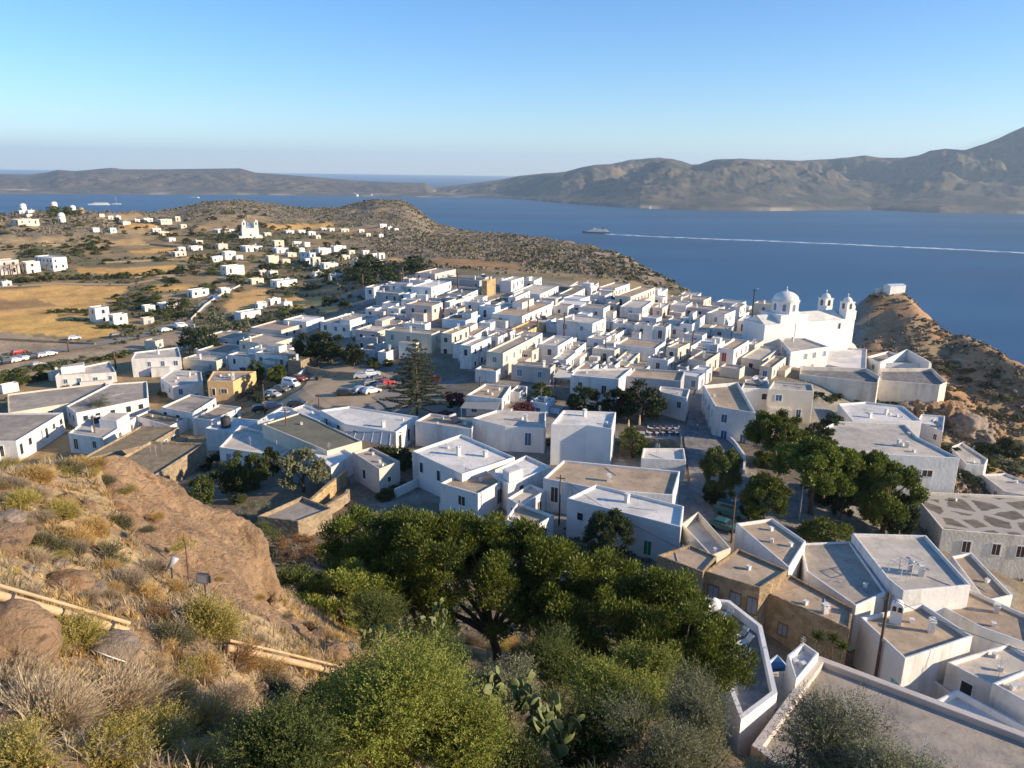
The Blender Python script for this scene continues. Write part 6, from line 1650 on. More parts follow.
# ------------------------------------------------------------------ low walls
def wallrun(name, pp, h, t, mat, label, cat='wall', rmin=60, below=1.2, top=None):
    P = [hit(px, py, h, rmin) for px, py in pp]
    m = MB(); V = []; Fs = []
    for i, p in enumerate(P):
        e = (P[min(i + 1, len(P) - 1)] - P[max(i - 1, 0)]); e.z = 0; e.normalize(); s = Vector((e.y, -e.x, 0)) * t / 2
        zb = g(p.x, p.y) - below
        V += [(p + s).to_tuple(), (p - s).to_tuple(), (p.x - s.x, p.y - s.y, zb), (p.x + s.x, p.y + s.y, zb)]
    for i in range(len(P) - 1):
        a, b = i * 4, i * 4 + 4
        Fs += [(a, b, b + 1, a + 1), (a + 1, b + 1, b + 2, a + 2), (b, a, a + 3, b + 3)]
    Fs += [(0, 1, 2, 3), ((len(P) - 1) * 4 + 3, (len(P) - 1) * 4 + 2, (len(P) - 1) * 4 + 1, (len(P) - 1) * 4)]
    o = add(name, mesh_data(name, V, Fs, M[mat]))
    o.data.update()
    bm = bmesh.new(); bm.from_mesh(o.data); bmesh.ops.recalc_face_normals(bm, faces=bm.faces); bm.to_mesh(o.data); bm.free()
    return tag(o, label, cat)
wallrun('white_wall', [(262, 399), (286, 383), (308, 366)], 1.2, .4, 'white_clean', 'white boundary wall along the left side of the car park')
wallrun('white_wall', [(191, 318), (205, 304), (220, 294), (240, 284.5)], 1.0, .28, 'cream', 'long pale wall edging the climbing road by the golden field')
wallrun('white_wall', [(722, 428), (735, 441), (745, 455), (744, 470)], 1.0, .35, 'white', 'white parapet curving down beside the shady street')
wallrun('stone_wall', [(310, 500), (328, 484), (346, 470)], 2.4, .5, 'ochre_stone', 'curved ochre garden wall right of the prickly pear')
wallrun('stone_wall', [(326, 505), (346, 493), (348, 489)], 1.8, .5, 'stone_wall', 'low rough stone wall behind the stone shed')
wallrun('stone_wall', [(306, 366), (330, 371), (362, 373)], 1.6, .5, 'stone_wall', 'rough stone wall under the dark trees at the back of the car park')
wallrun('stone_wall', [(0, 338), (60, 341), (95, 343)], .7, .5, 'stone_wall', 'dry stone wall between the bare lot and the golden field')
wallrun('white_wall', [(395, 489), (425, 475), (447, 485)], 1.4, .4, 'white', 'white yard wall with a small roofed gate near the tall dark windows')
wallrun('white_wall', [(440, 503), (472, 512), (500, 528)], 1.2, .35, 'white', 'white garden wall just above the pine crowns')
wallrun('white_wall', [(880, 362), (907, 349), (930, 362)], .0 + 7.4, .4, 'white_clean', 'white gabled parapet on top of the sunlit building')

for i, (pp, lb) in enumerate(((((80, 275), (130, 276.5), (178, 274)), 'dry stone field wall in front of the strip of gold beyond the hedge'), (((100, 262), (150, 259.5), (185, 258)), 'dry stone field wall behind the dull green strip on the plain'), (((268, 290), (300, 292), (345, 290)), 'dry stone wall along the shaded lane beyond the golden triangle'), (((95, 245), (150, 243.5), (182, 246)), 'low field wall below the far golden strip'), (((0, 245), (40, 244.5), (70, 243.5)), 'low field wall under the tan field below the windmills'), (((225, 312), (250, 311), (265, 305)), 'pale wall at the near edge of the golden triangle'))):
    wallrun('field_wall', pp, .9, .6, 'stone_wall' if i < 5 else 'cream', lb)
# ------------------------------------------------------------------ ferry, wake, boats
def seapt(px, py):
    d = ray(px, py); return CAM + d * (-CAMZ / d.z)
def ship(name, px, py, lp, head, label, decks, mast=False):
    p = seapt(px, py); u = (p - CAM).length / F; L_ = lp * u
    o = empty(name, (p.x, p.y, 0), rad(head)); tag(o, label, 'ferry' if decks > 2 else 'boat')
    st = [(-.5, .075, .10), (-.3, .085, .10), (.1, .085, .10), (.32, .06, .115), (.44, .03, .13), (.5, .004, .14)]
    V = []; Fs = []
    for x, w, z in st: V += [(x * L_, -w * L_ * .75, -.5), (x * L_, -w * L_, z * L_ * .55), (x * L_, w * L_, z * L_ * .55), (x * L_, w * L_ * .75, -.5)]
    for i in range(len(st) - 1):
        a, b = i * 4, i * 4 + 4
        Fs += [(a, b, b + 1, a + 1), (a + 1, b + 1, b + 2, a + 2), (a + 2, b + 2, b + 3, a + 3)]
    Fs += [(3, 2, 1, 0)]
    mesh = mesh_data('hull', V, Fs, M['car_white' if decks < 3 else 'car_navy'])
    add('hull', mesh, o)
    z = .055 * L_
    for k in range(decks):
        l0, l1 = -.44 + .04 * k, .30 - .09 * k
        MB().box(((l0 + l1) / 2 * L_, 0, z + .016 * L_), ((l1 - l0) * L_, .145 * L_ * (1 - .12 * k), .032 * L_)).build('deck', M['white_clean'], o)
        MB().box(((l0 + l1) / 2 * L_, 0, z + .018 * L_), ((l1 - l0) * L_ * .94, .1475 * L_ * (1 - .12 * k), .011 * L_)).build('window_band', M['pane'], o)
        z += .0325 * L_
    if decks > 2:
        MB().box((-.25 * L_, 0, z + .03 * L_), (.07 * L_, .05 * L_, .06 * L_)).build('funnel', M['car_navy'], o)
        MB().box((.06 * L_, 0, z + .012 * L_), (.08 * L_, .11 * L_, .024 * L_)).build('bridge', M['white_clean'], o)
    if mast: MB().tube([(0, 0, z), (0, 0, z + .75 * L_)], .008 * L_, 5).build('mast', M['frame_white'], o)
ship('ferry', 596, 233.3, 27, 172, 'ferry crossing the bay and leaving a long white wake', 3)
ship('motor_yacht', 99, 205, 17, 200, 'long white motor yacht anchored off the windmill hill', 2)
ship('sailing_yacht', 116.5, 204.3, 8, 200, 'white yacht with a tall mast beside the long motor yacht', 1, True)
ship('motor_yacht', 194, 198, 10, 170, 'white ship anchored near the far shore on the left', 2)
def wake():
    m = bpy.data.materials.new('foam'); m.use_nodes = True
    nt = m.node_tree; N = nt.nodes; L = nt.links; b = N['Principled BSDF']; b.inputs['Roughness'].default_value = .7
    geo = N.new('ShaderNodeNewGeometry'); n = N.new('ShaderNodeTexNoise'); n.inputs['Scale'].default_value = .03; n.inputs['Detail'].default_value = 8
    L.new(geo.outputs['Position'], n.inputs['Vector'])
    cr = N.new('ShaderNodeValToRGB'); cr.color_ramp.elements[0].position = .35; cr.color_ramp.elements[0].color = (.06, .14, .20, 1); cr.color_ramp.elements[1].position = .6; cr.color_ramp.elements[1].color = (.8, .84, .86, 1)
    L.new(n.outputs['Fac'], cr.inputs[0]); L.new(cr.outputs[0], b.inputs['Base Color'])
    pts = [(605, 234.1, 7), (612, 234.5, 13), (625, 235.1, 12), (660, 236.9, 11), (690, 238.0, 12), (720, 239.4, 11), (760, 240.6, 13), (800, 242.5, 12), (850, 244.6, 14), (900, 247, 13), (950, 249.1, 15), (1000, 251.8, 14), (1120, 257.5, 15)]
    V = []; Fs = []
    for px, py, w in pts:
        p = seapt(px, py); w *= 1.7; V += [(p.x + w * .15, p.y - w, .25), (p.x - w * .15, p.y + w, .25)]
    for i in range(len(pts) - 1): Fs.append((i * 2, i * 2 + 2, i * 2 + 3, i * 2 + 1))
    tag(add('wake', mesh_data('wake', V, Fs, m)), kind='stuff')
wake()
# settlements on the far shores: specks nobody could count
def far_town(pts, n, seed, spread):
    r = random.Random(seed); m = MB()
    for _ in range(n):
        px, py = r.choice(pts); px += r.gauss(0, spread); py += r.gauss(0, .8)
        p = seapt(px, py); rr = math.hypot(p.x, p.y) * 1.012; q = Vector((math.sin(math.atan2(p.x, p.y)) * rr, math.cos(math.atan2(p.x, p.y)) * rr, 12))
        s = r.uniform(6, 13); m.box((q.x, q.y, 9), (s * 1.8, s, 16), r.uniform(0, 3))
    tag(m.build('distant_houses', M['white']), kind='stuff')
far_town([(62, 193.2), (92, 193.2), (108, 193.4), (130, 193.2), (152, 193.5), (362, 195), (372, 195), (380, 195.4), (930, 211), (655, 208), (690, 208.5)], 60, 3, 5)

# ------------------------------------------------------------------ people
for n_, c in (('skin', (.45, .28, .2)), ('hair', (.05, .035, .025)), ('cloth_red', (.5, .05, .05)), ('cloth_white', (.7, .68, .64)), ('cloth_navy', (.04, .06, .14)), ('cloth_khaki', (.35, .28, .18)), ('cloth_black', (.03, .03, .035)), ('cloth_blue', (.1, .22, .45)), ('cloth_pink', (.6, .3, .3))): nmat(n_, c, .05, 3, .85)
_pm = {}
def person_mesh(seat):
    if seat in _pm: return _pm[seat]
    V = []; E = []; R = []
    def v(p, r, par=None):
        V.append(p); R.append(r)
        if par is not None: E.append((par, len(V) - 1))
        return len(V) - 1
    hz = .5 if seat else .92
    pel = v((0, 0, hz), .125); wa = v((0, .01, hz + .2), .12, pel); ch = v((0, .02, hz + .4), .15, wa); nk = v((0, .0, hz + .56), .055, ch); hd = v((0, -.02, hz + .68), .095, nk); tp = v((0, -.01, hz + .79), .07, hd)
    for s in (-1, 1):
        sh = v((s * .19, .02, hz + .47), .06, ch)
        if seat: el = v((s * .25, -.12, hz + .25), .045, sh); wr = v((s * .14, -.34, hz + .24), .032, el); v((s * .12, -.43, hz + .25), .03, wr)
        else: el = v((s * .25, .04, hz + .2), .045, sh); wr = v((s * .26, -.05, hz - .03), .032, el); v((s * .26, -.08, hz - .13), .03, wr)
        hp = v((s * .1, 0, hz - .04), .09, pel)
        if seat: kn = v((s * .12, -.44, hz + .02), .06, hp); an = v((s * .12, -.46, .08), .045, kn)
        else: kn = v((s * .11, -.02 + .05 * s, .49), .06, hp); an = v((s * .12, .06 * s, .08), .045, kn)
        v((s * .12, V[an][1] - .16, .045), .04, an)
    me = bpy.data.meshes.new('person_base'); me.from_pydata(V, E, [])
    o = bpy.data.objects.new('person_base', me); COL.objects.link(o)
    sk = o.modifiers.new('s', 'SKIN'); su = o.modifiers.new('u', 'SUBSURF'); su.levels = 1
    for i, r in enumerate(R): me.skin_vertices[0].data[i].radius = (r, r)
    me.skin_vertices[0].data[0].use_root = True
    dg = bpy.context.evaluated_depsgraph_get(); ev = bpy.data.meshes.new_from_object(o.evaluated_get(dg))
    bpy.data.objects.remove(o)
    _pm[seat] = (ev, hz); return _pm[seat]
def person(p, rz, shirt, trousers, label, seat=False):
    base, hz = person_mesh(seat)
    me = base.copy(); me.name = 'person'
    for m in (shirt, trousers, 'skin', 'hair'): me.materials.append(M[m])
    for f in me.polygons:
        c = f.center
        if c.z > hz + .70 or (c.z > hz + .62 and c.y > .03): f.material_index = 3
        elif c.z > hz + .53 or (abs(c.x) > .2 and c.z < hz + .22 and not (seat and c.z < hz + .1)): f.material_index = 2
        elif c.z > hz + .06: f.material_index = 0
        else: f.material_index = 1
        f.use_smooth = True
    o = add('person', me, None, p, rz); tag(o, label, 'person')
    return o
def onground(px, py):
    p = hit(px, py, 0, 60); return Vector((p.x, p.y, g(p.x, p.y) + .2))
person(onground(697, 432), 1.0, 'cloth_white', 'cloth_navy', 'person in a white shirt walking up the shady street')
person(onground(864, 352), .6, 'cloth_red', 'cloth_black', 'person in red standing on the church square')
person(onground(859, 351), -.6, 'cloth_blue', 'cloth_khaki', 'person in blue beside the one in red on the church square')
person(onground(555, 389), .4, 'cloth_red', 'cloth_red', 'person in red clothes standing by the cream sail awning')
person(onground(117.6, 337), .4, 'cloth_black', 'cloth_navy', 'person in dark clothes walking beside the dark car')
person(onground(394, 387), .4, 'cloth_pink', 'cloth_khaki', 'person in pink by the red car')
# café terrace with tables, chairs and guests
FCH = MB()
FCH.box((0, 0, .44), (.42, .42, .04)).box((0, .2, .68), (.42, .04, .44))
for x in (-.18, .18):
    for y in (-.18, .18): FCH.box((x, y, .21), (.04, .04, .42))
CHD = FCH.data('chair', M['shutter_brown'])
TBM = MB().lathe([(.25, 0), (.04, .04), (.04, .70), (.40, .71), (.40, .74)], 14)
TBD = {c: TBM.data('table', M[c]) for c in ('frame_white', 'shutter_blue')}
def cafe():
    z = HCAF['zr']; shirts = ['cloth_white', 'cloth_navy', 'cloth_red', 'cloth_khaki', 'cloth_black', 'cloth_pink', 'cloth_blue', 'cloth_white']
    names = {'cloth_white': 'white', 'cloth_navy': 'navy', 'cloth_red': 'red', 'cloth_khaki': 'khaki', 'cloth_black': 'black', 'cloth_pink': 'pink', 'cloth_blue': 'blue'}
    k = 0
    for j, (py, xs) in enumerate(((431.5, (651, 657, 663, 669, 675)), (436, (650, 656.5, 663, 669.5, 676)))):
        for i, px in enumerate(xs):
            d = ray(px, py); p = CAM + d * ((z - CAMZ) / d.z)
            t = add('table', TBD['frame_white'], None, p); tag(t, ('white round café table, %s from the left in the %s row on the terrace') % (('first', 'second', 'third', 'fourth', 'fifth')[i], ('far', 'near')[j]), 'table', 'café tables')
            for s in (-1, 1):
                q = p + Vector((s * .62, .1, 0)); rz = -s * math.pi / 2
                c = add('chair', CHD, None, q, rz + math.pi * 0); tag(c, ('brown café chair on the %s side of the %s table in the %s terrace row') % (('left', 'right')[s > 0], ('first', 'second', 'third', 'fourth', 'fifth')[i], ('far', 'near')[j]), 'chair', 'café chairs')
                if rng.random() < .72:
                    sh = shirts[k % 8]; k += 1
                    person(q, rz, sh, 'cloth_navy' if k % 2 else 'cloth_khaki', ('guest in %s seated %s of the %s table in the %s terrace row') % (names[sh], ('left', 'right')[s > 0], ('first', 'second', 'third', 'fourth', 'fifth')[i], ('far', 'near')[j]), True)
cafe()
def parasol(px, py, zb, mat, label, h=2.6):
    d = ray(px, py); p = CAM + d * ((zb - CAMZ) / d.z); o = empty('closed_parasol', p); tag(o, label, 'parasol', 'closed parasols')
    MB().tube([(0, 0, 0), (0, 0, h)], .04, 6).build('pole', M['wood_grey'], o)
    MB().lathe([(.05, .9), (.2, 1.0), (.17, 1.8), (.05, h - .05)], 9).build('canopy', M[mat], o, True)
parasol(628, 435, HCAF['zr'], 'awning_orange', 'left one of two closed orange parasols on the café terrace', 2.9)
parasol(639, 430, HCAF['zr'], 'awning_orange', 'right one of two closed orange parasols on the café terrace', 2.9)

# ------------------------------------------------------------------ terrace with blue tables above the brown row
def blue_terrace():
    zt = 173.0
    W = [zp(px, py, zt) for px, py in ((699, 607), (727, 610), (757, 634), (771, 700), (742, 722))]
    P = ccw([(q.x, q.y) for q in W]); n = len(P)
    c = Vector((sum(q[0] for q in P) / n, sum(q[1] for q in P) / n)); o = empty('paved_terrace', (c.x, c.y, zt)); tag(o, 'paved terrace with white parapet, blue tables and wooden loungers', 'terrace')
    lp = [(x - c.x, y - c.y) for x, y in P]
    MB().prism(lp, -7, 0).build('floor', M['paving'], o)
    I = inset(lp, -.4)
    V = [(x, y, -6.9) for x, y in I] + [(x, y, .9) for x, y in I] + [(x, y, .9) for x, y in inset(lp, .0)] + [(x, y, -.05) for x, y in inset(lp, .0)]
    Fs = []
    for i in range(n):
        j = (i + 1) % n
        a, b = Vector(P[i]), Vector(P[j])
        Fs += [(i, j, n + j, n + i), (n + i, n + j, 2 * n + j, 2 * n + i), (2 * n + i, 2 * n + j, 3 * n + j, 3 * n + i)]
    add('parapet', mesh_data('parapet', V, Fs, M['white_clean']), o)
    for (px, py), w in zip(((726, 619), (745, 635), (747, 655)), ('farthest', 'middle', 'nearest')):
        t = add('table', TBD['shutter_blue'], None, zp(px, py, zt)); t.scale = (1.15, 1.15, .8)
        tag(t, w + ' of three round blue tables on the paved terrace', 'table', 'round blue tables')
    lm = MB()
    lm.box((0, 0, .3), (.62, 1.2, .05))
    lm.raw([(-.31, .6, .3), (.31, .6, .3), (.31, 1.1, .85), (-.31, 1.1, .85), (-.31, .65, .26), (.31, .65, .26), (.31, 1.15, .81), (-.31, 1.15, .81)], [(0, 1, 2, 3), (7, 6, 5, 4), (0, 4, 5, 1), (1, 5, 6, 2), (2, 6, 7, 3), (3, 7, 4, 0)])
    for x in (-.27, .27):
        for y in (-.55, .55): lm.box((x, y, .14), (.05, .05, .28))
    ld_ = lm.data('lounger', M['cloth_cream'])
    for (px, py), w in zip(((717, 624), (723, 620), (738, 638), (742, 645), (739, 660), (744, 668)), ('farthest', 'second farthest', 'third farthest', 'fourth farthest', 'second nearest', 'nearest')):
        l = add('deck_chair', ld_, None, zp(px, py, zt), rng.uniform(-1.3, -.6)); tag(l, w + ' cream deck chair on the paved terrace', 'deck chair', 'deck chairs on the terrace')
    tb = empty('white_table', zp(718, 634, zt), -.3); tag(tb, 'rectangular white table at the left of the paved terrace', 'table')
    MB().box((0, 0, .74), (1.9, 1.1, .06)).build('tabletop', M['frame_white'], tb)
    for x in (-.85, .85):
        for y in (-.45, .45): MB().box((x, y, .355), (.07, .07, .71)).build('leg', M['frame_white'], tb)
    # folded white cloths over the far parapet
    for i, (px, py) in enumerate(((704, 608), (714, 604))):
        q = zp(px, py, zt + .9)
        m_ = MB().lathe([(.75, -.9), (.85, -.2), (.7, .35), (.35, .75), (.05, .9)], 10)
        ob = m_.build('covered_parasol', M['white_clean'], None, True, q, 0); ob.scale = (.9, .5, .8); tag(ob, ('left' if i == 0 else 'right') + ' white cloth-covered heap at the far corner of the paved terrace', 'cover')
    # blue roofed entrance and steps below the parapet
    W2 = [zp(px, py, 170.2) for px, py in ((764, 664), (777, 654), (787, 664), (790, 700), (770, 712))]
    P2 = [(q.x, q.y) for q in W2]
    house(P2, 170.2, 165, 'blueish', 'roof_pale', par=.2, wins=None, chim=0, label='pale planked roof in the gap between terrace and stair house', name='porch', cat='porch', group=None)
    W3 = [zp(px, py, 171.6) for px, py in ((766, 669), (778, 655.5), (787, 667))]
    nmat('blue_paint', (.03, .12, .28), .1, 2, .6)
    V = [(q.x, q.y, q.z) for q in W3] + [(q.x, q.y, q.z - .4) for q in W3]
    tag(add('blue_canopy', mesh_data('blue_canopy', V, [(0, 2, 1), (3, 4, 5), (0, 1, 4, 3), (1, 2, 5, 4), (2, 0, 3, 5)], M['blue_paint'])), 'small dark blue gabled canopy between terrace and stair house', 'canopy')
blue_terrace()
# ------------------------------------------------------------------ the big pines in the middle
def strokes(name, V, Q, mat, t, parent=None):
    return add(name, np_mesh(name, V, Q, M[mat], t), parent)
def hero_pine(base, crown, rx, ry, rz, nl, per, label, seed, mat='leaf_pine', leaf=.34, lobe=1.25, limbs=9, trunk_r=.32, zcut=-.7):
    """umbrella pine: forked trunk, spreading limbs, needle tufts in many clumps"""
    r = np.random.default_rng(seed); R = random.Random(seed)
    b = Vector(base); c = Vector(crown) - b
    o = empty('pine_tree', b); tag(o, label, 'tree', 'big pines above the village')
    lb = crown_lobes(r, nl, rx, ry, rz, lobe, zcut, 0, 0.55)
    lb[:, :3] += np.array(c)
    m = MB()
    fork = Vector((c.x * .25, c.y * .25, max(c.z * .35, 1.2)))
    m.tube([(0, 0, -1), fork * .5 + Vector((.1, .05, 0)), fork], [trunk_r, trunk_r * .85, trunk_r * .7], 9)
    for i in range(limbs):
        q = Vector(lb[R.randrange(nl), :3]); mid = fork.lerp(q, .5) + Vector((R.uniform(-.6, .6), R.uniform(-.6, .6), -.5))
        m.tube([fork * .97, fork.lerp(mid, .5) + Vector((0, 0, .15)), mid, q], [trunk_r * .55, trunk_r * .4, trunk_r * .26, .04], 7)
        for _ in range(3):
            q2 = Vector(lb[R.randrange(nl), :3])
            if (q2 - mid).length < rx * .7: m.tube([mid, mid.lerp(q2, .5) + Vector((0, 0, -.15)), q2], [trunk_r * .2, .06, .025], 5)
    m.build('trunk', M['bark'], o, True)
    add('crown', leaves('crown', lb, int(per * 1.7), leaf * .72, leaf * .26, M[mat], seed, .5, .45, .6, .6), o)
    return o
def gp(px, py, r):
    d = at_r(px, py, r); return Vector((d.x, d.y, g(d.x, d.y)))
hero_pine(gp(500, 645, 51), at_r(466, 570, 54), 9.0, 6.0, 4.6, 230, 360, 'largest dark-limbed pine with spreading crown in the middle foreground', 21, leaf=.36, lobe=1.15, limbs=14, trunk_r=.42)
hero_pine(gp(610, 690, 46), at_r(624, 622, 50), 7.2, 5.2, 4.4, 190, 360, 'second big pine, its crown spreading toward the blue-table terrace', 22, leaf=.36, lobe=1.1, limbs=11, trunk_r=.36)
hero_pine(gp(420, 640, 54), at_r(385, 548, 58), 5.2, 4.4, 3.4, 90, 330, 'smaller bright pine at the left edge of the big pine', 23, leaf=.34, lobe=1.1, limbs=8, trunk_r=.26)
hero_pine(gp(690, 720, 42), at_r(690, 655, 45), 3.8, 3.4, 3.6, 80, 320, 'bushy bright pine beside the parapet of the blue-table terrace', 24, leaf=.30, lobe=.95, limbs=7, trunk_r=.22, zcut=-.9)
hero_pine(gp(340, 635, 50), at_r(345, 598, 51), 3.4, 3.0, 2.4, 60, 300, 'low yellow-green pine right of the smooth rock', 25, 'leaf_lime', leaf=.28, lobe=.8, limbs=6, trunk_r=.16, zcut=-.9)
hero_pine(gp(300, 610, 52), at_r(298, 590, 53), 2.4, 2.0, 1.6, 34, 260, 'small dark bushy pine just right of the smooth rock', 26, 'leaf_green', leaf=.26, lobe=.7, limbs=5, trunk_r=.12, zcut=-.9)

# ------------------------------------------------------------------ near shrubs
def sprays(name, n, R_, mat, seed, L_, leaf, lw, per, droop=.1, hemi=.1, squash=.8, spread=1.0, groups=0, align=.55):
    """shrub of leafy twigs that fan out from the base"""
    r = np.random.default_rng(seed)
    d = rand_dir(r, n * 2); d = d[d[:, 2] > -hemi][:n]; n = len(d)
    if groups:
        gc = rand_dir(r, groups) * np.array([.62, .62, .5]) * r.uniform(.35, 1.0, (groups, 1)); gs = r.uniform(.28, .58, groups)
        gi = r.integers(0, groups, n)
        st = (gc[gi] + d * gs[gi][:, None] * r.uniform(.15, .85, (n, 1))) * R_ * np.array([1, 1, squash])
        d = d * .75 + gc[gi] * .8; d /= np.linalg.norm(d, axis=1, keepdims=True) + 1e-9
    else: st = d * R_ * np.array([1, 1, squash]) * r.uniform(.25, .8, (n, 1))
    ax = d * spread + rand_dir(r, n) * .45 + np.array([0, 0, .45]); ax /= np.linalg.norm(ax, axis=1, keepdims=True)
    tw = L_ * r.uniform(.6, 1.3, n)
    ti = np.repeat(np.arange(n), per); s = np.tile(np.linspace(.1, 1, per), n)
    c = st[ti] + ax[ti] * (tw[ti] * s)[:, None] - np.array([0, 0, 1]) * (droop * tw[ti] * s ** 2)[:, None]
    sd = rand_dir(r, n * per); la = ax[ti] * align + sd * (1.3 - align); la /= np.linalg.norm(la, axis=1, keepdims=True)
    b = np.cross(la, rand_dir(r, n * per)); b /= np.linalg.norm(b, axis=1, keepdims=True) + 1e-9
    q = leaf * r.uniform(.6, 1.3, (n * per, 1)) * (1.15 - .5 * s[:, None])
    w = lw * q / leaf
    V = np.stack([c, c + la * q * .5 + b * w * .5, c + la * q, c + la * q * .5 - b * w * .5], 1).reshape(-1, 3)
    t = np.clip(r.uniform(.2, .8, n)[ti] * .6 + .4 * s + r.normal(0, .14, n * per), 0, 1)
    return np_mesh(name, V, np.arange(4 * n * per).reshape(-1, 4), M[mat], t)
def stems(R_, n, seed, mat='dry_bark'):
    R = random.Random(seed); m = MB()
    for _ in range(n):
        a = R.uniform(0, 6.28); e = R.uniform(.3, 1.4); q = Vector((math.cos(a) * math.cos(e), math.sin(a) * math.cos(e), math.sin(e))) * R_ * R.uniform(.6, .95)
        m.tube([(0, 0, -.25), q * .45 + Vector((0, 0, .1)), q], [.03 * R_, .02 * R_, .006 * R_], 5)
    return m.data('stems', M[mat])
SHR = {}
def shrub_lib(kind, v):
    k = (kind, v)
    if k not in SHR:
        s = v * 13 + 7
        if kind == 'gold': me = sprays('foliage', 1000, .9, 'leaf_gold', s, .45, .10, .014, 14, .15, .05, .75, 1.0, 8, .85)
        elif kind == 'straw': me = sprays('foliage', 1500, .8, 'leaf_straw', s, .62, .13, .011, 15, .22, .02, .75, .9, 9, 1.05)
        elif kind == 'yellowgreen': me = sprays('foliage', 1100, .9, 'leaf_yellowgreen', s, .42, .075, .018, 14, .1, .1, .75, 1.0, 8, .7)
        elif kind == 'greydry': me = sprays('foliage', 1200, .9, 'leaf_greydry', s, .5, .10, .011, 14, .15, .05, .7, 1.0, 9, .95)
        elif kind == 'rust': me = sprays('foliage', 900, .9, 'leaf_rust', s, .42, .09, .014, 14, .15, .05, .75, 1.0, 8, .8)
        else: me = sprays('foliage', 1000, .9, 'leaf_scrub_green', s, .40, .075, .02, 14, .1, .1, .75, 1.0, 8, .65)
        SHR[k] = (me, stems(.95, 16, s))
    return SHR[k]
SW = {'gold': 'golden dry shrub', 'straw': 'straw-coloured feathery shrub', 'yellowgreen': 'yellow-green shrub', 'greydry': 'greyish dry shrub', 'rust': 'rusty brown shrub', 'olive': 'dull olive-green shrub'}
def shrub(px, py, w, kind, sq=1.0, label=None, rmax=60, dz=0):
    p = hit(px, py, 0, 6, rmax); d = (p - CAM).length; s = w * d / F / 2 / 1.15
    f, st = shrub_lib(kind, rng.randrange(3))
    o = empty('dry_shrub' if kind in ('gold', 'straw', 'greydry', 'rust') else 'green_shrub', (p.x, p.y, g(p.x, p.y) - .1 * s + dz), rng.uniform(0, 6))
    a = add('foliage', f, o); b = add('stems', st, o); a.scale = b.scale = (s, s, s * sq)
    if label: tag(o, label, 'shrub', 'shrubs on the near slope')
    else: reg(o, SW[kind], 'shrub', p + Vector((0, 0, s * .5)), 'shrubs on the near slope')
for a in ((205, 628, 95, 'yellowgreen', 1.0, 'large yellow-green shrub below the floodlight'), (172, 640, 60, 'olive'), (75, 640, 90, 'yellowgreen', .8, 'spreading yellow-green shrub under the cream pipe at the left'), (45, 648, 55, 'yellowgreen', .8), (110, 655, 45, 'gold', .7),
    (150, 600, 48, 'gold'), (130, 585, 52, 'greydry'), (108, 560, 55, 'olive'), (75, 540, 50, 'gold', .9), (45, 548, 55, 'olive'), (60, 515, 44, 'yellowgreen'), (95, 530, 40, 'gold'), (20, 505, 44, 'yellowgreen'), (30, 478, 48, 'gold', .8), (70, 470, 44, 'olive', .8), (110, 476, 44, 'olive', .8), (92, 466, 38, 'gold', .7), (8, 465, 40, 'yellowgreen', .8), (50, 462, 34, 'gold', .7),
    (120, 525, 40, 'olive'), (180, 560, 30, 'olive', .8), (160, 620, 48, 'rust'), (150, 570, 40, 'greydry'), (175, 590, 36, 'gold'),
    (230, 660, 70, 'rust', .7), (262, 672, 60, 'gold', .7), (200, 668, 60, 'gold', .8), (180, 672, 50, 'yellowgreen', .7),
    (40, 720, 130, 'straw', .8, 'big feathery straw-coloured shrub at the far left bottom'), (110, 705, 110, 'straw', .8), (165, 700, 80, 'gold', .9), (10, 690, 90, 'straw', .8), (75, 690, 70, 'gold', .8), (200, 730, 90, 'gold', .85), (150, 745, 110, 'yellowgreen', .8, 'yellow-green shrub at the bottom edge left of the shade'), (90, 762, 120, 'yellowgreen', .7), (20, 765, 120, 'yellowgreen', .8), (190, 768, 90, 'yellowgreen', .8), (130, 680, 60, 'greydry', .7), (225, 700, 60, 'greydry', .7),
    (270, 690, 60, 'olive', .8), (245, 735, 80, 'olive', .8), (300, 660, 36, 'gold', .8), (318, 672, 36, 'rust', .8), (20, 600, 50, 'greydry', .7), (55, 585, 40, 'olive', .7), (85, 600, 40, 'greydry', .7),
    (310, 630, 30, 'rust', .8), (330, 640, 34, 'gold', .8), (520, 655, 44, 'rust', .9), (548, 668, 44, 'straw', .9), (365, 640, 30, 'gold', .8)):
    shrub(*a)
for i in range(80):
    shrub(rng.uniform(430, 740), rng.uniform(640, 735), rng.uniform(22, 42), rng.choice(['olive', 'olive', 'yellowgreen', 'rust', 'greydry', 'gold']), .8)
for i in range(34):
    shrub(rng.uniform(0, 120), rng.uniform(462, 600), rng.uniform(22, 40), rng.choice(['gold', 'gold', 'yellowgreen', 'olive', 'straw', 'greydry']), .75)
for a in ((138, 496, 26, 'gold'), (150, 508, 20, 'greydry'), (172, 520, 24, 'olive'), (190, 530, 18, 'gold'), (128, 512, 24, 'yellowgreen'), (160, 538, 22, 'gold'), (215, 560, 16, 'olive'), (232, 566, 14, 'gold'), (205, 560, 18, 'greydry'), (245, 585, 14, 'greydry'), (262, 622, 18, 'gold'), (290, 640, 16, 'greydry'), (180, 572, 20, 'yellowgreen'), (222, 606, 16, 'gold'), (150, 556, 22, 'olive')):
    shrub(*a, sq=.6, dz=1.25)
for i in range(14):
    shrub(rng.uniform(150, 330), rng.uniform(640, 690), rng.uniform(20, 36), rng.choice(['gold', 'straw', 'rust', 'gold']), .75)
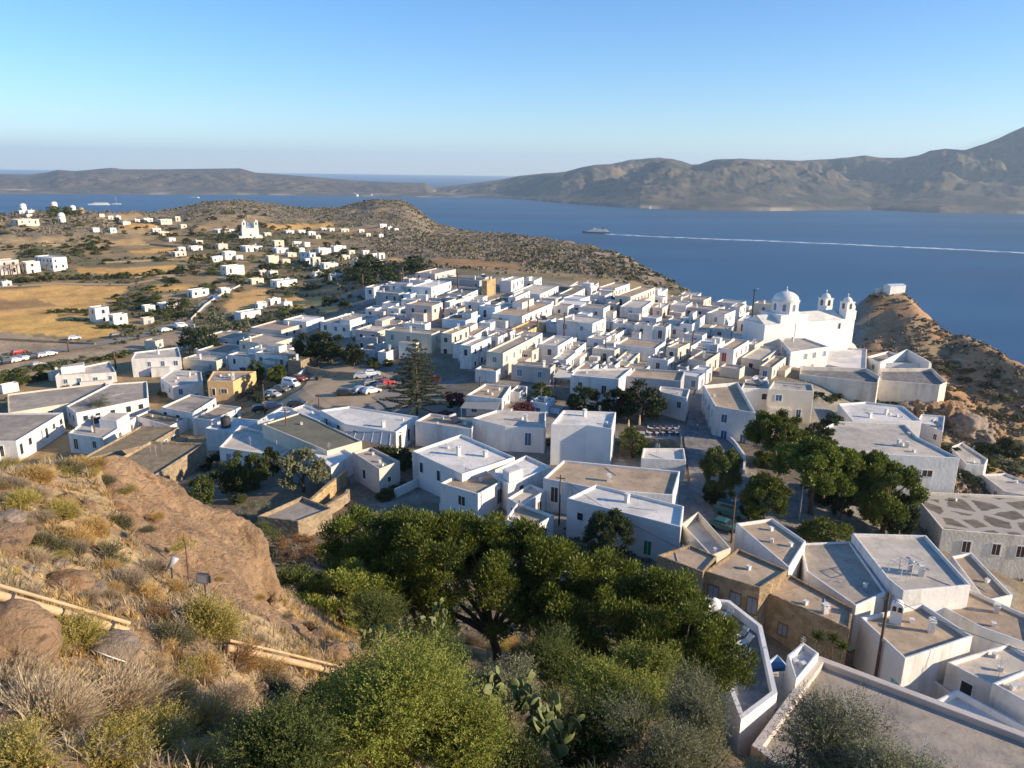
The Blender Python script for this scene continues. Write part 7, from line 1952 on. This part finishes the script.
def ball_shrub(px, py, w, mat, label, r=None):
    p = gp(px, py, r) if r else hit(px, py, 0, 45)
    d = (p - CAM).length; s = w * d / F / 2
    o = empty('round_bush', (p.x, p.y, p.z)); tag(o, label, 'bush')
    rr = np.random.default_rng(int(px))
    add('foliage', leaves('foliage', crown_lobes(rr, 46, s * .85, s * .85, s * .6, s * .24, -.2, s * .45), 150, .16, .05, M[mat], int(px), .4, .3), o)
    add('stems', stems(s * .8, 12, int(px)), o)
ball_shrub(296, 558, 44, 'leaf_rust', 'round rusty brown bush beside the stone shed')
ball_shrub(326, 556, 22, 'leaf_lime', 'small bright green bush right of the rusty round bush')
ball_shrub(264, 545, 38, 'leaf_green', 'dark green bush just behind the smooth rock')
ball_shrub(258, 520, 34, 'leaf_olive', 'grey-green bush left of the stone shed')
ball_shrub(342, 570, 40, 'leaf_dark', 'dark bush between the rusty bush and the pines')

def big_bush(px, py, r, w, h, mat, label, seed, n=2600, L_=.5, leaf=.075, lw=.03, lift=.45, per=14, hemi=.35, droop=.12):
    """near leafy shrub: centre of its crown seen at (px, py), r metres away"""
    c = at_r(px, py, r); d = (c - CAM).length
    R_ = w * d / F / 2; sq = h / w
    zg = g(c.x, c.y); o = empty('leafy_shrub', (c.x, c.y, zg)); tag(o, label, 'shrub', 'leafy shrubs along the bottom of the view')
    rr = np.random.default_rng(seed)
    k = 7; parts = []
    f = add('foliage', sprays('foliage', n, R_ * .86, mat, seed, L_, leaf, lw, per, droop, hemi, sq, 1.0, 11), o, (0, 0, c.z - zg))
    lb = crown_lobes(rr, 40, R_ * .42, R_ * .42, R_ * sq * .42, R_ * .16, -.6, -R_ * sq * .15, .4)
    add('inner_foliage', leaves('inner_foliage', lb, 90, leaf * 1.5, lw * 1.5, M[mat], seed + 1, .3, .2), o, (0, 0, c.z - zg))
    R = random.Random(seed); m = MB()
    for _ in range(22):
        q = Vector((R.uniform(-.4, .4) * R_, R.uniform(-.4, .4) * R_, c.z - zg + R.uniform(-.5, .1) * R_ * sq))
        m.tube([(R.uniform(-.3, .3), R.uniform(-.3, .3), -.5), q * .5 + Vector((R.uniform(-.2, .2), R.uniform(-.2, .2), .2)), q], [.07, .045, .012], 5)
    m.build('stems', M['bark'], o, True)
big_bush(388, 712, 15.5, 235, 185, 'leaf_lime', 'large light green fine-leaved shrub at the bottom, left of the prickly pears', 41, 5600, .55, .075, .03)
big_bush(462, 740, 15, 130, 130, 'leaf_lime', 'lower light green shrub touching the bottom edge beside the prickly pears', 42, 2000, .5, .075, .03)
big_bush(292, 757, 14, 180, 130, 'leaf_green', 'dark green shrub in the shade at the bottom left of centre', 43, 2600, .5, .07, .03)
big_bush(612, 695, 24, 150, 125, 'leaf_lime', 'pale green shrub between the prickly pears and the pines', 44, 2200, .6, .10, .04)
big_bush(580, 735, 21, 130, 120, 'leaf_green', 'dark leafy shrub right of the prickly pears', 45, 2000, .55, .09, .04)
big_bush(665, 752, 20, 150, 120, 'leaf_olive', 'grey-green olive shrub at the bottom, left of the bare tan roof', 46, 3000, .55, .085, .022)
big_bush(705, 722, 22, 110, 125, 'leaf_olive', 'grey-green olive shrub leaning against the terrace parapet', 47, 2400, .6, .09, .024)
big_bush(828, 752, 18, 140, 130, 'leaf_olive', 'olive branches before the bare tan roof, the tallest clump', 48, 2600, .6, .085, .022)
big_bush(900, 790, 17, 120, 90, 'leaf_olive', 'olive branches at the bottom edge right of the tallest olive clump', 49, 2200, .6, .085, .022)
big_bush(762, 790, 17, 110, 90, 'leaf_olive', 'olive branches at the bottom edge before the roof corner', 50, 2200, .55, .085, .022)
big_bush(510, 775, 17, 120, 80, 'leaf_green', 'leafy shrub at the bottom edge under the prickly pears', 51, 1800, .5, .08, .035)

for i, (px, py, r, w, h, mt, lb) in enumerate(((430, 655, 36, 110, 70, 'leaf_green', 'dark undergrowth at the foot of the big pine, left of the trunk'), (560, 660, 38, 120, 70, 'leaf_green', 'dark undergrowth at the foot of the big pine, right of the trunk'), (640, 668, 34, 110, 60, 'leaf_lime', 'fresh green undergrowth under the second big pine'), (505, 690, 30, 90, 50, 'leaf_olive', 'grey-green undergrowth before the pine trunk'), (375, 615, 45, 90, 50, 'leaf_green', 'green undergrowth below the smaller bright pine'), (330, 700, 22, 90, 60, 'leaf_green', 'dark shrub in the shade beside the end of the pipe'))):
    big_bush(px, py, r, w, h, mt, lb, 70 + i, 1700, .6, .11, .045)
# ------------------------------------------------------------------ prickly pears
PADS = MB().raw(*(lambda n, k: ([(.5 * (1 - abs(2 * j / k - 1) ** 2.2) ** .5 * math.cos(2 * math.pi * i / n) if 0 < j < k else 0, .085 * (1 - abs(2 * j / k - 1) ** 2.2) ** .5 * math.sin(2 * math.pi * i / n) if 0 < j < k else 0, j / k) for j in range(k + 1) for i in range(n)],
    [(j * n + i, j * n + (i + 1) % n, (j + 1) * n + (i + 1) % n, (j + 1) * n + i) for j in range(k) for i in range(n)]))(10, 8))
def cactus(px, py, r, h, label, seed, n=34):
    p = gp(px, py, r) if r else hit(px, py, 0, 45)
    p = Vector((p.x, p.y, at_r(px, py, r).z)) if r else p
    R = random.Random(seed); o = empty('prickly_pear', p); ps = .50 if r and r < 25 else .44; tag(o, label, 'cactus', 'prickly pear cacti')
    base = [(Vector((R.uniform(-.5, .5) * h, R.uniform(-.4, .4) * h, -.5)), Vector((R.uniform(-.2, .2), R.uniform(-.2, .2), 1)).normalized(), ps) for _ in range(7)]
    allp = []
    while base and len(allp) < n * 1.0:
        q, d, s = base.pop(0); allp.append((q, d, s)); tip = q + d * s
        if tip.z < h:
            for _ in range(R.choice([1, 2, 2])):
                nd = (d + Vector((R.uniform(-.75, .75), R.uniform(-.75, .75), R.uniform(-.1, .5)))).normalized(); base.append((tip - nd * .04, nd, s * R.uniform(.8, 1.0)))
    for (q, d, s) in allp:
        b = d.cross(Vector((R.uniform(-1, 1), R.uniform(-1, 1), .1))).normalized(); a = b.cross(d)
        me = bpy.data.meshes.get('pad_base')
        if me is None:
            me = PADS.data('pad_base', M['leaf_cactus'], True); at = me.attributes.new('tint', 'FLOAT', 'FACE'); at.data.foreach_set('value', [.5] * len(me.polygons))
        ob = add('pad', me, o); ob.matrix_local = Matrix(((a.x * s, b.x * s, d.x * s, q.x), (a.y * s, b.y * s, d.y * s, q.y), (a.z * s, b.z * s, d.z * s, q.z), (0, 0, 0, 1)))
cactus(548, 728, 19, 1.8, 'prickly pear with big pale pads at the bottom right of the light green shrub', 3, 60)
cactus(508, 692, 22, 1.5, 'prickly pear close behind the light green shrub', 4, 40)
cactus(425, 622, 33, 1.9, 'sunlit prickly pear between the low pine and the big pine', 5, 46)
cactus(375, 642, 33, 1.2, 'prickly pear at the end of the cream pipe', 6, 34)
cactus(296, 487, None, 2.2, 'prickly pear thicket in the garden beside the curved ochre wall', 7, 60)

# ------------------------------------------------------------------ rocks
def rock(px, py, w, h, label, mat='rock', r=None, sy=1.0, seed=0, sink=.35, ex=0, name='rock', sub=4, amp=.22):
    p = hit(px, py, 0, 6, 70) if r is None else gp(px, py, r)
    d = (p - CAM).length; sx = w * d / F / 2; sz = h * d / F / 2
    bm = bmesh.new(); bmesh.ops.create_icosphere(bm, subdivisions=sub, radius=1)
    co = np.array([v.co for v in bm.verts])
    n1 = fbm(co[:, 0] * 1.4 + seed * 3.1, co[:, 1] * 1.4 + co[:, 2] * 1.1, seed, 4) - .5
    n2 = fbm(co[:, 0] * 4 + seed, co[:, 1] * 4 + co[:, 2] * 3.3, seed + 5, 4) - .5
    rg = 1 - np.abs(2 * fbm(co[:, 0] * 2 + seed * 1.7, co[:, 1] * 2 + co[:, 2] * 1.6, seed + 9, 5, .55) - 1)
    s = 1 + amp * 1.6 * n1 + amp * .7 * n2 + amp * .9 * (rg - .6)
    for v, q in zip(bm.verts, s): v.co *= q; v.co.x *= sx; v.co.y *= sx * sy; v.co.z *= sz
    for f in bm.faces: f.smooth = sub > 4
    me = bpy.data.meshes.new(name); bm.to_mesh(me); bm.free(); me.materials.append(M[mat])
    o = add(name, me, None, (p.x, p.y, g(p.x, p.y) + sz * (1 - 2 * sink)), ex)
    if label: tag(o, label, 'rock')
    else: reg(o, ('grey' if mat == 'rock_grey' else 'tan') + ' rock', 'rock', p, 'rocks on the near slope')
    return o
def outcrop():
    """one continuous rock mass: crest, sloping top, steep face at its right end, slab below"""
    rows = [
        [(110, 474, 52, -5), (150, 494, 53, -5), (195, 516, 53, -6), (235, 536, 52, -6), (256, 549, 51, -7), (266, 560, 49, -8)],
        [(112, 468, 46, 0), (152, 486, 47, .1), (196, 510, 47, .1), (236, 530, 46.5, .1), (256, 543, 45.5, 0), (265, 556, 45, -.3)],
        [(104, 492, 43, 0), (146, 508, 43.5, .1), (188, 530, 44, .2), (228, 548, 44, .2), (254, 560, 43.6, .1), (265, 574, 43.6, -.2)],
        [(112, 515, 40, -.2), (152, 532, 40.3, 0), (190, 549, 40.6, .1), (228, 566, 41.2, .1), (252, 580, 42, 0), (264, 592, 43, -.4)],
        [(128, 545, 37, -.5), (165, 560, 37.3, -.1), (198, 574, 37.8, 0), (232, 588, 39, -.1), (258, 602, 41, -.4), (275, 612, 42, -.8)],
        [(150, 575, 34, -.9), (182, 592, 34, -.4), (215, 606, 34.8, 0), (252, 618, 36.5, 0), (286, 632, 38, -.1), (312, 642, 39, -.5)],
        [(165, 598, 31.5, -1.4), (200, 618, 31.6, -.7), (236, 634, 32.6, -.2), (272, 646, 34.2, -.1), (306, 656, 35.8, -.2), (336, 664, 37, -.6)],
        [(175, 620, 29, -2.2), (210, 640, 29.6, -1.6), (246, 655, 30.8, -1.0), (284, 664, 32.4, -.9), (318, 672, 34, -1), (348, 678, 35.4, -1.6)],
    ]
    G0 = np.array([[tuple(at_r(px, py, r * .985) + Vector((0, 0, dz + .45))) for px, py, r, dz in rw] for rw in rows])
    edge_ = G0[:, -1:, :] + np.array([1.0, .6, -5.0])[None, None]; lft = G0[:, :1, :] + np.array([-2.0, 0, -2.6])[None, None]
    G0 = np.concatenate([lft, G0, edge_], 1)
    def up(Gm, n, ax):
        m = Gm.shape[ax]; t = np.linspace(0, m - 1, n); i = np.clip(t.astype(int), 0, m - 2); f = t - i
        T = lambda k: np.take(Gm, np.clip(i + k, 0, m - 1), ax); sh = [1, 1, 1]; sh[ax] = n; f = f.reshape(sh)
        p0, p1, p2, p3 = T(-1), T(0), T(1), T(2)
        return .5 * (2 * p1 + (p2 - p0) * f + (2 * p0 - 5 * p1 + 4 * p2 - p3) * f ** 2 + (3 * p1 - p0 - 3 * p2 + p3) * f ** 3)
    n1, n2 = 150, 150
    Gm = up(up(G0, n1, 0), n2, 1)
    du = np.gradient(Gm, axis=0); dv = np.gradient(Gm, axis=1); nn = np.cross(du, dv); nn /= np.linalg.norm(nn, axis=2, keepdims=True) + 1e-9
    nn *= np.sign(nn[..., 2:3] + 1e-6)
    x, y, z = Gm[..., 0], Gm[..., 1], Gm[..., 2]
    rg = 1 - np.abs(2 * fbm(x / 2.3 + z * .3, y / 2.3 - z * .4, 301, 5, .55) - 1)
    dsp = .75 * (rg - .62) + .35 * (fbm(x / .9, y / .9 + z, 302, 5, .6) - .5) + .5 * (fbm(x / 5 + z * .2, y / 5, 303, 3) - .5)
    st = np.floor((z + .8 * fbm(x / 3, y / 3, 304, 3)) / .55) * .55 - z
    dsp = dsp + .10 * np.clip(st, -1, 1)
    Gm = Gm + nn * dsp[..., None]
    ix = np.arange(n1 * n2).reshape(n1, n2); Q = np.stack([ix[:-1, :-1], ix[1:, :-1], ix[1:, 1:], ix[:-1, 1:]], -1).reshape(-1, 4)
    me = np_mesh('rock_outcrop', Gm.reshape(-1, 3), Q, M['rock'])
    bm = bmesh.new(); bm.from_mesh(me); bmesh.ops.recalc_face_normals(bm, faces=bm.faces)
    if sum(f.normal.z for f in bm.faces) < 0: bmesh.ops.reverse_faces(bm, faces=bm.faces)
    bm.to_mesh(me); bm.free()
    tag(add('rock_outcrop', me), 'huge weathered tan rock outcrop above the village', 'rock')
outcrop()
rock(8, 650, 75, 70, 'smooth reddish boulder at the left edge under the pipe', r=21, sy=.9, seed=7, sink=.4, sub=5, amp=.14)
rock(108, 655, 44, 26, None, 'rock_grey', seed=11); rock(68, 588, 40, 20, None, 'rock', seed=13)
for i, (x, y, w, h) in enumerate(((12, 540, 34, 20), (8, 522, 24, 14), (5, 552, 26, 16), (42, 492, 16, 10), (66, 500, 14, 9), (88, 506, 12, 8), (112, 645, 16, 9), (300, 672, 12, 7), (312, 676, 9, 6), (288, 668, 9, 6), (260, 690, 14, 9), (270, 697, 10, 8), (96, 590, 18, 9), (118, 612, 14, 8), (335, 655, 26, 14), (318, 640, 24, 14), (350, 650, 16, 9), (60, 565, 14, 8), (30, 572, 13, 8), (92, 680, 14, 8))):
    rock(x, y, w, h, None, rng.choice(['rock', 'rock_grey']), seed=20 + i, sub=3, amp=.3)
# cliff blocks under the buttress on the right
for i, (x, y, w, h, lab) in enumerate(((922, 416, 30, 30, 'pale craggy cliff block under the buttress wall'), (942, 424, 26, 34, 'ochre craggy cliff block right of the pale one'), (905, 408, 24, 14, 'dark rocky ledge at the foot of the stained buttress'), (968, 432, 38, 22, 'pale cliff ledge above the dark green bushes'), (988, 440, 20, 20, 'right end of the pale cliff ledge'), (952, 412, 22, 16, 'rock knob topping the craggy cliff'))):
    o = rock(x, y, w, h, lab, 'rock_grey' if i in (2, 3) else 'rock', r=math.hypot(*hit(x, y, 0, 60)[:2]), seed=60 + i, sub=5, amp=.55, sink=.45, name='cliff_rock')

# ------------------------------------------------------------------ pipe, floodlight, lamp, sapling, hose
def pipe(pp, r, label, brk):
    P = []
    for px, py, rr in pp:
        q = hit(px, py, .25, 6, 60); P.append(at_r(px, py, math.hypot(q.x, q.y) * .98))
    o = empty('pipe', P[0]); tag(o, label, 'pipe', 'cream pipes along the slope')
    Q = [p - P[0] for p in P]
    nmat('pipe_cream', (.50, .36, .21), .18, 2, .7, (.3, .2, .12), .6, 1.5) if 'pipe_cream' not in M else None
    r *= .78; MB().tube(Q, r, 12).build('main_pipe', M['pipe_cream'], o, True)
    up = Vector((0, 0, r * 1.75)); MB().tube([q + up + Vector((0.05, .1, 0)) for q in Q], r * .42, 8).build('upper_pipe', M['pipe_cream'], o, True)
    for t in brk:
        k = min(int(t), len(Q) - 2); c = Q[k].lerp(Q[k + 1], t - k)
        d = (Q[k + 1] - Q[k]).normalized()
        MB().tube([c - d * .04, c + d * .04], r * 1.12, 12).build('clamp', M['dark_metal'], o)
        MB().tube([c + Vector((0, 0, r)), c + Vector((0.05, .1, r * 1.75))], .03, 5).build('bracket', M['dark_metal'], o)
        MB().tube([c, c + Vector((0, 0, -.9))], .045, 6).build('support', M['dark_metal'], o)
pipe([(-60, 577, 22), (0, 596, 23), (62, 613, 24.5), (128, 632, 26)], .17, 'long cream pipe with clamps crossing the slope at the left', (1.15, 2.0, 2.75))
pipe([(228, 648, 30), (285, 660, 31.5), (345, 674, 32.5)], .16, 'shorter cream pipe below the smooth slab', (.1, 1.6))
nmat('lamp_glass', (.55, .58, .56), .05, 2, .25, spec=.5)
def floodlight():
    p = hit(206, 597, 0, 6, 40); o = empty('floodlight', p, -.25); tag(o, 'black floodlight on a short post on the near slope', 'floodlight')
    h = at_r(206, 577, math.hypot(p.x, p.y)).z - p.z
    MB().tube([(0, 0, -.4), (0, 0, h - .2)], .035, 8).build('post', M['dark_metal'], o)
    b = MB().raw([(-.27, -.17, -.2), (.27, -.17, -.2), (.27, -.1, .2), (-.27, -.1, .2), (-.2, .14, -.13), (.2, .14, -.13), (.2, .1, .15), (-.2, .1, .15)], [(0, 1, 2, 3), (7, 6, 5, 4), (0, 4, 5, 1), (1, 5, 6, 2), (2, 6, 7, 3), (3, 7, 4, 0)]).build('housing', M['dark_metal'], o, loc=(0, 0, h))
    MB().raw([(-.22, -.172, -.15), (.22, -.172, -.15), (.22, -.118, .15), (-.22, -.118, .15)], [(0, 1, 2, 3)]).build('glass', M['lamp_glass'], b)
    f = MB()
    for (x0, x1, z0, z1) in ((-.27, .27, -.2, -.16), (-.27, .27, .16, .2), (-.27, -.23, -.16, .16), (.23, .27, -.16, .16)):
        y = lambda z: -.17 + .07 * (z + .2) / .4 - .012
        f.raw([(x0, y(z0), z0), (x1, y(z0), z0), (x1, y(z1), z1), (x0, y(z1), z1)], [(0, 1, 2, 3)])
    f.build('frame', M['grey_metal'], b)
    m = MB().box((-.3, 0, -.02), (.03, .07, .3)).box((.3, 0, -.02), (.03, .07, .3)).box((0, 0, -.18), (.63, .07, .03)); m.build('bracket', M['dark_metal'], o, loc=(0, 0, h))
floodlight()
def garden_lamp():
    p = hit(173, 583, 0, 6, 45); o = empty('spot_lamp', p, .6); tag(o, 'slim spot lamp with tilted silver head left of the floodlight', 'lamp')
    h = at_r(173, 565, math.hypot(p.x, p.y)).z - p.z
    MB().tube([(0, 0, -.3), (0, 0, h)], .035, 7).build('post', M['dark_metal'], o)
    MB().tube([(-.12, 0, h - .1), (.08, 0, h + .12), (.22, 0, h + .3)], [.06, .13, .16], 10).build('lamp_head', M['grey_metal'], o, True)
garden_lamp()
def sapling():
    p = hit(189, 583, 0, 6, 45); h = at_r(190, 532, math.hypot(p.x, p.y)).z - p.z
    o = empty('sapling', p); tag(o, 'thin bare-stemmed sapling with a wispy top behind the floodlight', 'tree')
    MB().tube([(0, 0, -.3), (.03, 0, h * .6), (0, 0, h)], [.045, .035, .015], 6).build('trunk', M['pole_wood'], o)
    add('crown', leaves('crown', [(0, 0, h * .85, .55, .55, .45), (.35, 0, h * .78, .4, .4, .3), (-.35, .1, h * .74, .4, .4, .3)], 90, .16, .03, M['leaf_yellowgreen'], 3, .4, .2), o)
sapling()
nmat('hose_blue', (.12, .36, .48), .1, 3, .5)
hp = [hit(px, py, .12, 6, 60) for px, py in ((262, 716), (270, 712), (279, 708), (288, 703), (284, 710), (274, 716), (266, 720), (276, 719), (290, 711))]
tag(MB().tube(hp, .045, 6).build('hose', M['hose_blue'], None, True), 'tangled light blue hose lying in the shade', 'hose')
for nm_, pts, lb in (('rope', ((14, 668), (28, 663), (42, 657)), 'thin white rope lying on the reddish boulder'), ('rope', ((92, 650), (108, 656), (126, 662)), 'thin white rope over the grey rock under the pipe')):
    tag(MB().tube([hit(px, py, .22, 6, 60) for px, py in pts], .02, 5).build(nm_, M['frame_white'], None, True), lb, 'rope')
# ------------------------------------------------------------------ dry grass on the near slope: uncountable
def grass(name, n, mat, seed, hgt, dens, per=12, rmx=62):
    r = np.random.default_rng(seed)
    mask = (GR > 7) * (GR < rmx) * (TZ > 171) * dens * (1 - .97 * OUT)
    pr = (mask * GR * np.gradient(RR)[None]).ravel(); pr = np.clip(pr, 0, None); pr = pr / pr.sum(); k = r.choice(NA * NR, n, p=pr)
    ja = AZ[k // NR] + r.uniform(-.5, .5, n) * DA; jr = np.exp(LR[k % NR] + r.uniform(-.5, .5, n) * DLR)
    x = jr * np.sin(ja); y = jr * np.cos(ja); z = np.array([g(a, b) for a, b in zip(x, y)])
    ci = np.repeat(np.arange(n), per); m = n * per
    h = hgt * r.uniform(.5, 1.4, n)[ci] * r.uniform(.6, 1.2, m)
    an = r.uniform(0, 2 * np.pi, m); sp = r.uniform(.1, .75, m)
    b = np.stack([x[ci] + np.cos(an) * .07, y[ci] + np.sin(an) * .07, z[ci] - .05], 1)
    d = np.stack([np.cos(an) * sp, np.sin(an) * sp, np.ones(m)], 1); d /= np.linalg.norm(d, axis=1, keepdims=True)
    s = np.stack([-np.sin(an), np.cos(an), np.zeros(m)], 1) * .018
    md = b + d * h[:, None] * .55; tp = b + d * h[:, None] + np.stack([np.cos(an), np.sin(an), -np.ones(m) * .6], 1) * (h * .22)[:, None]
    V = np.stack([b - s, b + s, md + s * .8, md - s * .8, tp], 1).reshape(-1, 3)
    i0 = np.arange(m)[:, None] * 5
    Q = np.concatenate([i0 + np.array([[0, 1, 2, 3]]), i0 + np.array([[3, 2, 4, 4]])]) if False else i0 + np.array([[0, 1, 2, 3]])
    T = i0 + np.array([[3, 2, 4]])
    t = np.clip(r.uniform(.1, .9, n)[ci] + r.normal(0, .15, m), 0, 1)
    me = bpy.data.meshes.new(name)
    me.vertices.add(len(V)); me.vertices.foreach_set('co', V.astype(np.float32).ravel())
    lp = np.concatenate([Q.ravel(), T.ravel()]).astype(np.int32); me.loops.add(len(lp)); me.loops.foreach_set('vertex_index', lp)
    me.polygons.add(2 * m); st = np.concatenate([np.arange(m) * 4, 4 * m + np.arange(m) * 3]).astype(np.int32)
    me.polygons.foreach_set('loop_start', st); me.polygons.foreach_set('loop_total', np.concatenate([np.full(m, 4), np.full(m, 3)]).astype(np.int32))
    me.materials.append(M[mat]); at = me.attributes.new('tint', 'FLOAT', 'FACE'); at.data.foreach_set('value', np.concatenate([t, t]).astype(np.float32)); me.update(calc_edges=True)
    tag(add(name, me), kind='stuff')
OUT = OUTM
gn = fbm(GX / 2.6, GY / 2.6, 71, 4)
side_l = (HP < 420) * 1.0
grass('dry_grass', 5200, 'leaf_straw', 61, .42, sstep(.42, .58, gn) * side_l)
grass('dry_grass', 5200, 'leaf_gold', 62, .36, sstep(.45, .6, 1 - gn) * side_l)
grass('dry_grass', 1200, 'leaf_greydry', 63, .34, side_l)
grass('weeds', 1800, 'leaf_yellowgreen', 64, .35, sstep(.4, .5, gn) * 1.0)
pass # (GR < 66) * (TZ > 168) * (HP > 330) * (HP < 760) * 1.0, 1500, .5, 1.3, 'leaf_scrub_green', 65, 14)
# ------------------------------------------------------------------ labels that single each thing out
MARKS = {'the domed church': (800, 318), 'the car park': (318, 390), 'the tall tiered pine': (417, 380), 'the white cube house': (585, 437), 'the orange house': (228, 388),
    'the ochre tower house': (491, 285), 'the twin-towered church': (250, 228), 'the hotel': (45, 265), 'the windmills': (55, 212), 'the patched-roof house': (985, 512),
    'the long brown row': (750, 585), 'the green-door house': (620, 515), 'the blue-balcony house': (724, 322), 'the red-shuttered house': (735, 355), 'the retaining wall': (860, 392),
    'the stone shed': (295, 508), 'the farmhouse': (105, 312), 'the date palm': (790, 398), 'the broad dark roof': (310, 430), 'the rocky hilltop': (388, 203),
    'the taverna': (488, 392), 'the grey-shuttered house': (585, 325), 'the hillside road': (210, 300), 'the umbrella pines': (815, 465), 'the floodlight': (206, 578), 'the tan corner roof': (900, 700)}
NICE = ['nearest', 'second nearest', 'third nearest', 'fourth nearest', 'fifth nearest', 'sixth nearest', 'seventh nearest', 'eighth nearest', 'ninth nearest', 'tenth nearest', 'eleventh nearest', 'twelfth nearest']
def side(p, m):
    dx, dy = p[0] - m[0], (p[1] - m[1]) * 2.0
    if abs(dx) >= abs(dy): return 'left of' if dx < 0 else 'right of'
    return 'beyond' if dy < 0 else 'in front of'
def finish_labels():
    P = [proj(r[3]) for r in REG]
    used = set()
    for i, (o, ph, cat, w, gp) in enumerate(REG):
        best = None
        for m, q in MARKS.items():
            sd = side(P[i], q)
            di = math.hypot(P[i][0] - q[0], (P[i][1] - q[1]) * 2)
            rk = sum(1 for j, r in enumerate(REG) if r[1] == ph and j != i and side(P[j], q) == sd and math.hypot(P[j][0] - q[0], (P[j][1] - q[1]) * 2) < di)
            sc = di * (1 + 0.35 * rk)
            if rk < len(NICE) and (best is None or sc < best[0]): best = (sc, m, sd, rk)
        if best is None: best = (0, 'the domed church', side(P[i], MARKS['the domed church']), 0)
        lb = f"{ph}, {NICE[best[3]]} {best[2]} {best[1]}"
        k = 2
        while lb in used:
            lb = f"{ph}, number {k} from the left {best[2]} {best[1]}"; k += 1
        used.add(lb)
        tag(o, lb, cat, gp)
finish_labels()
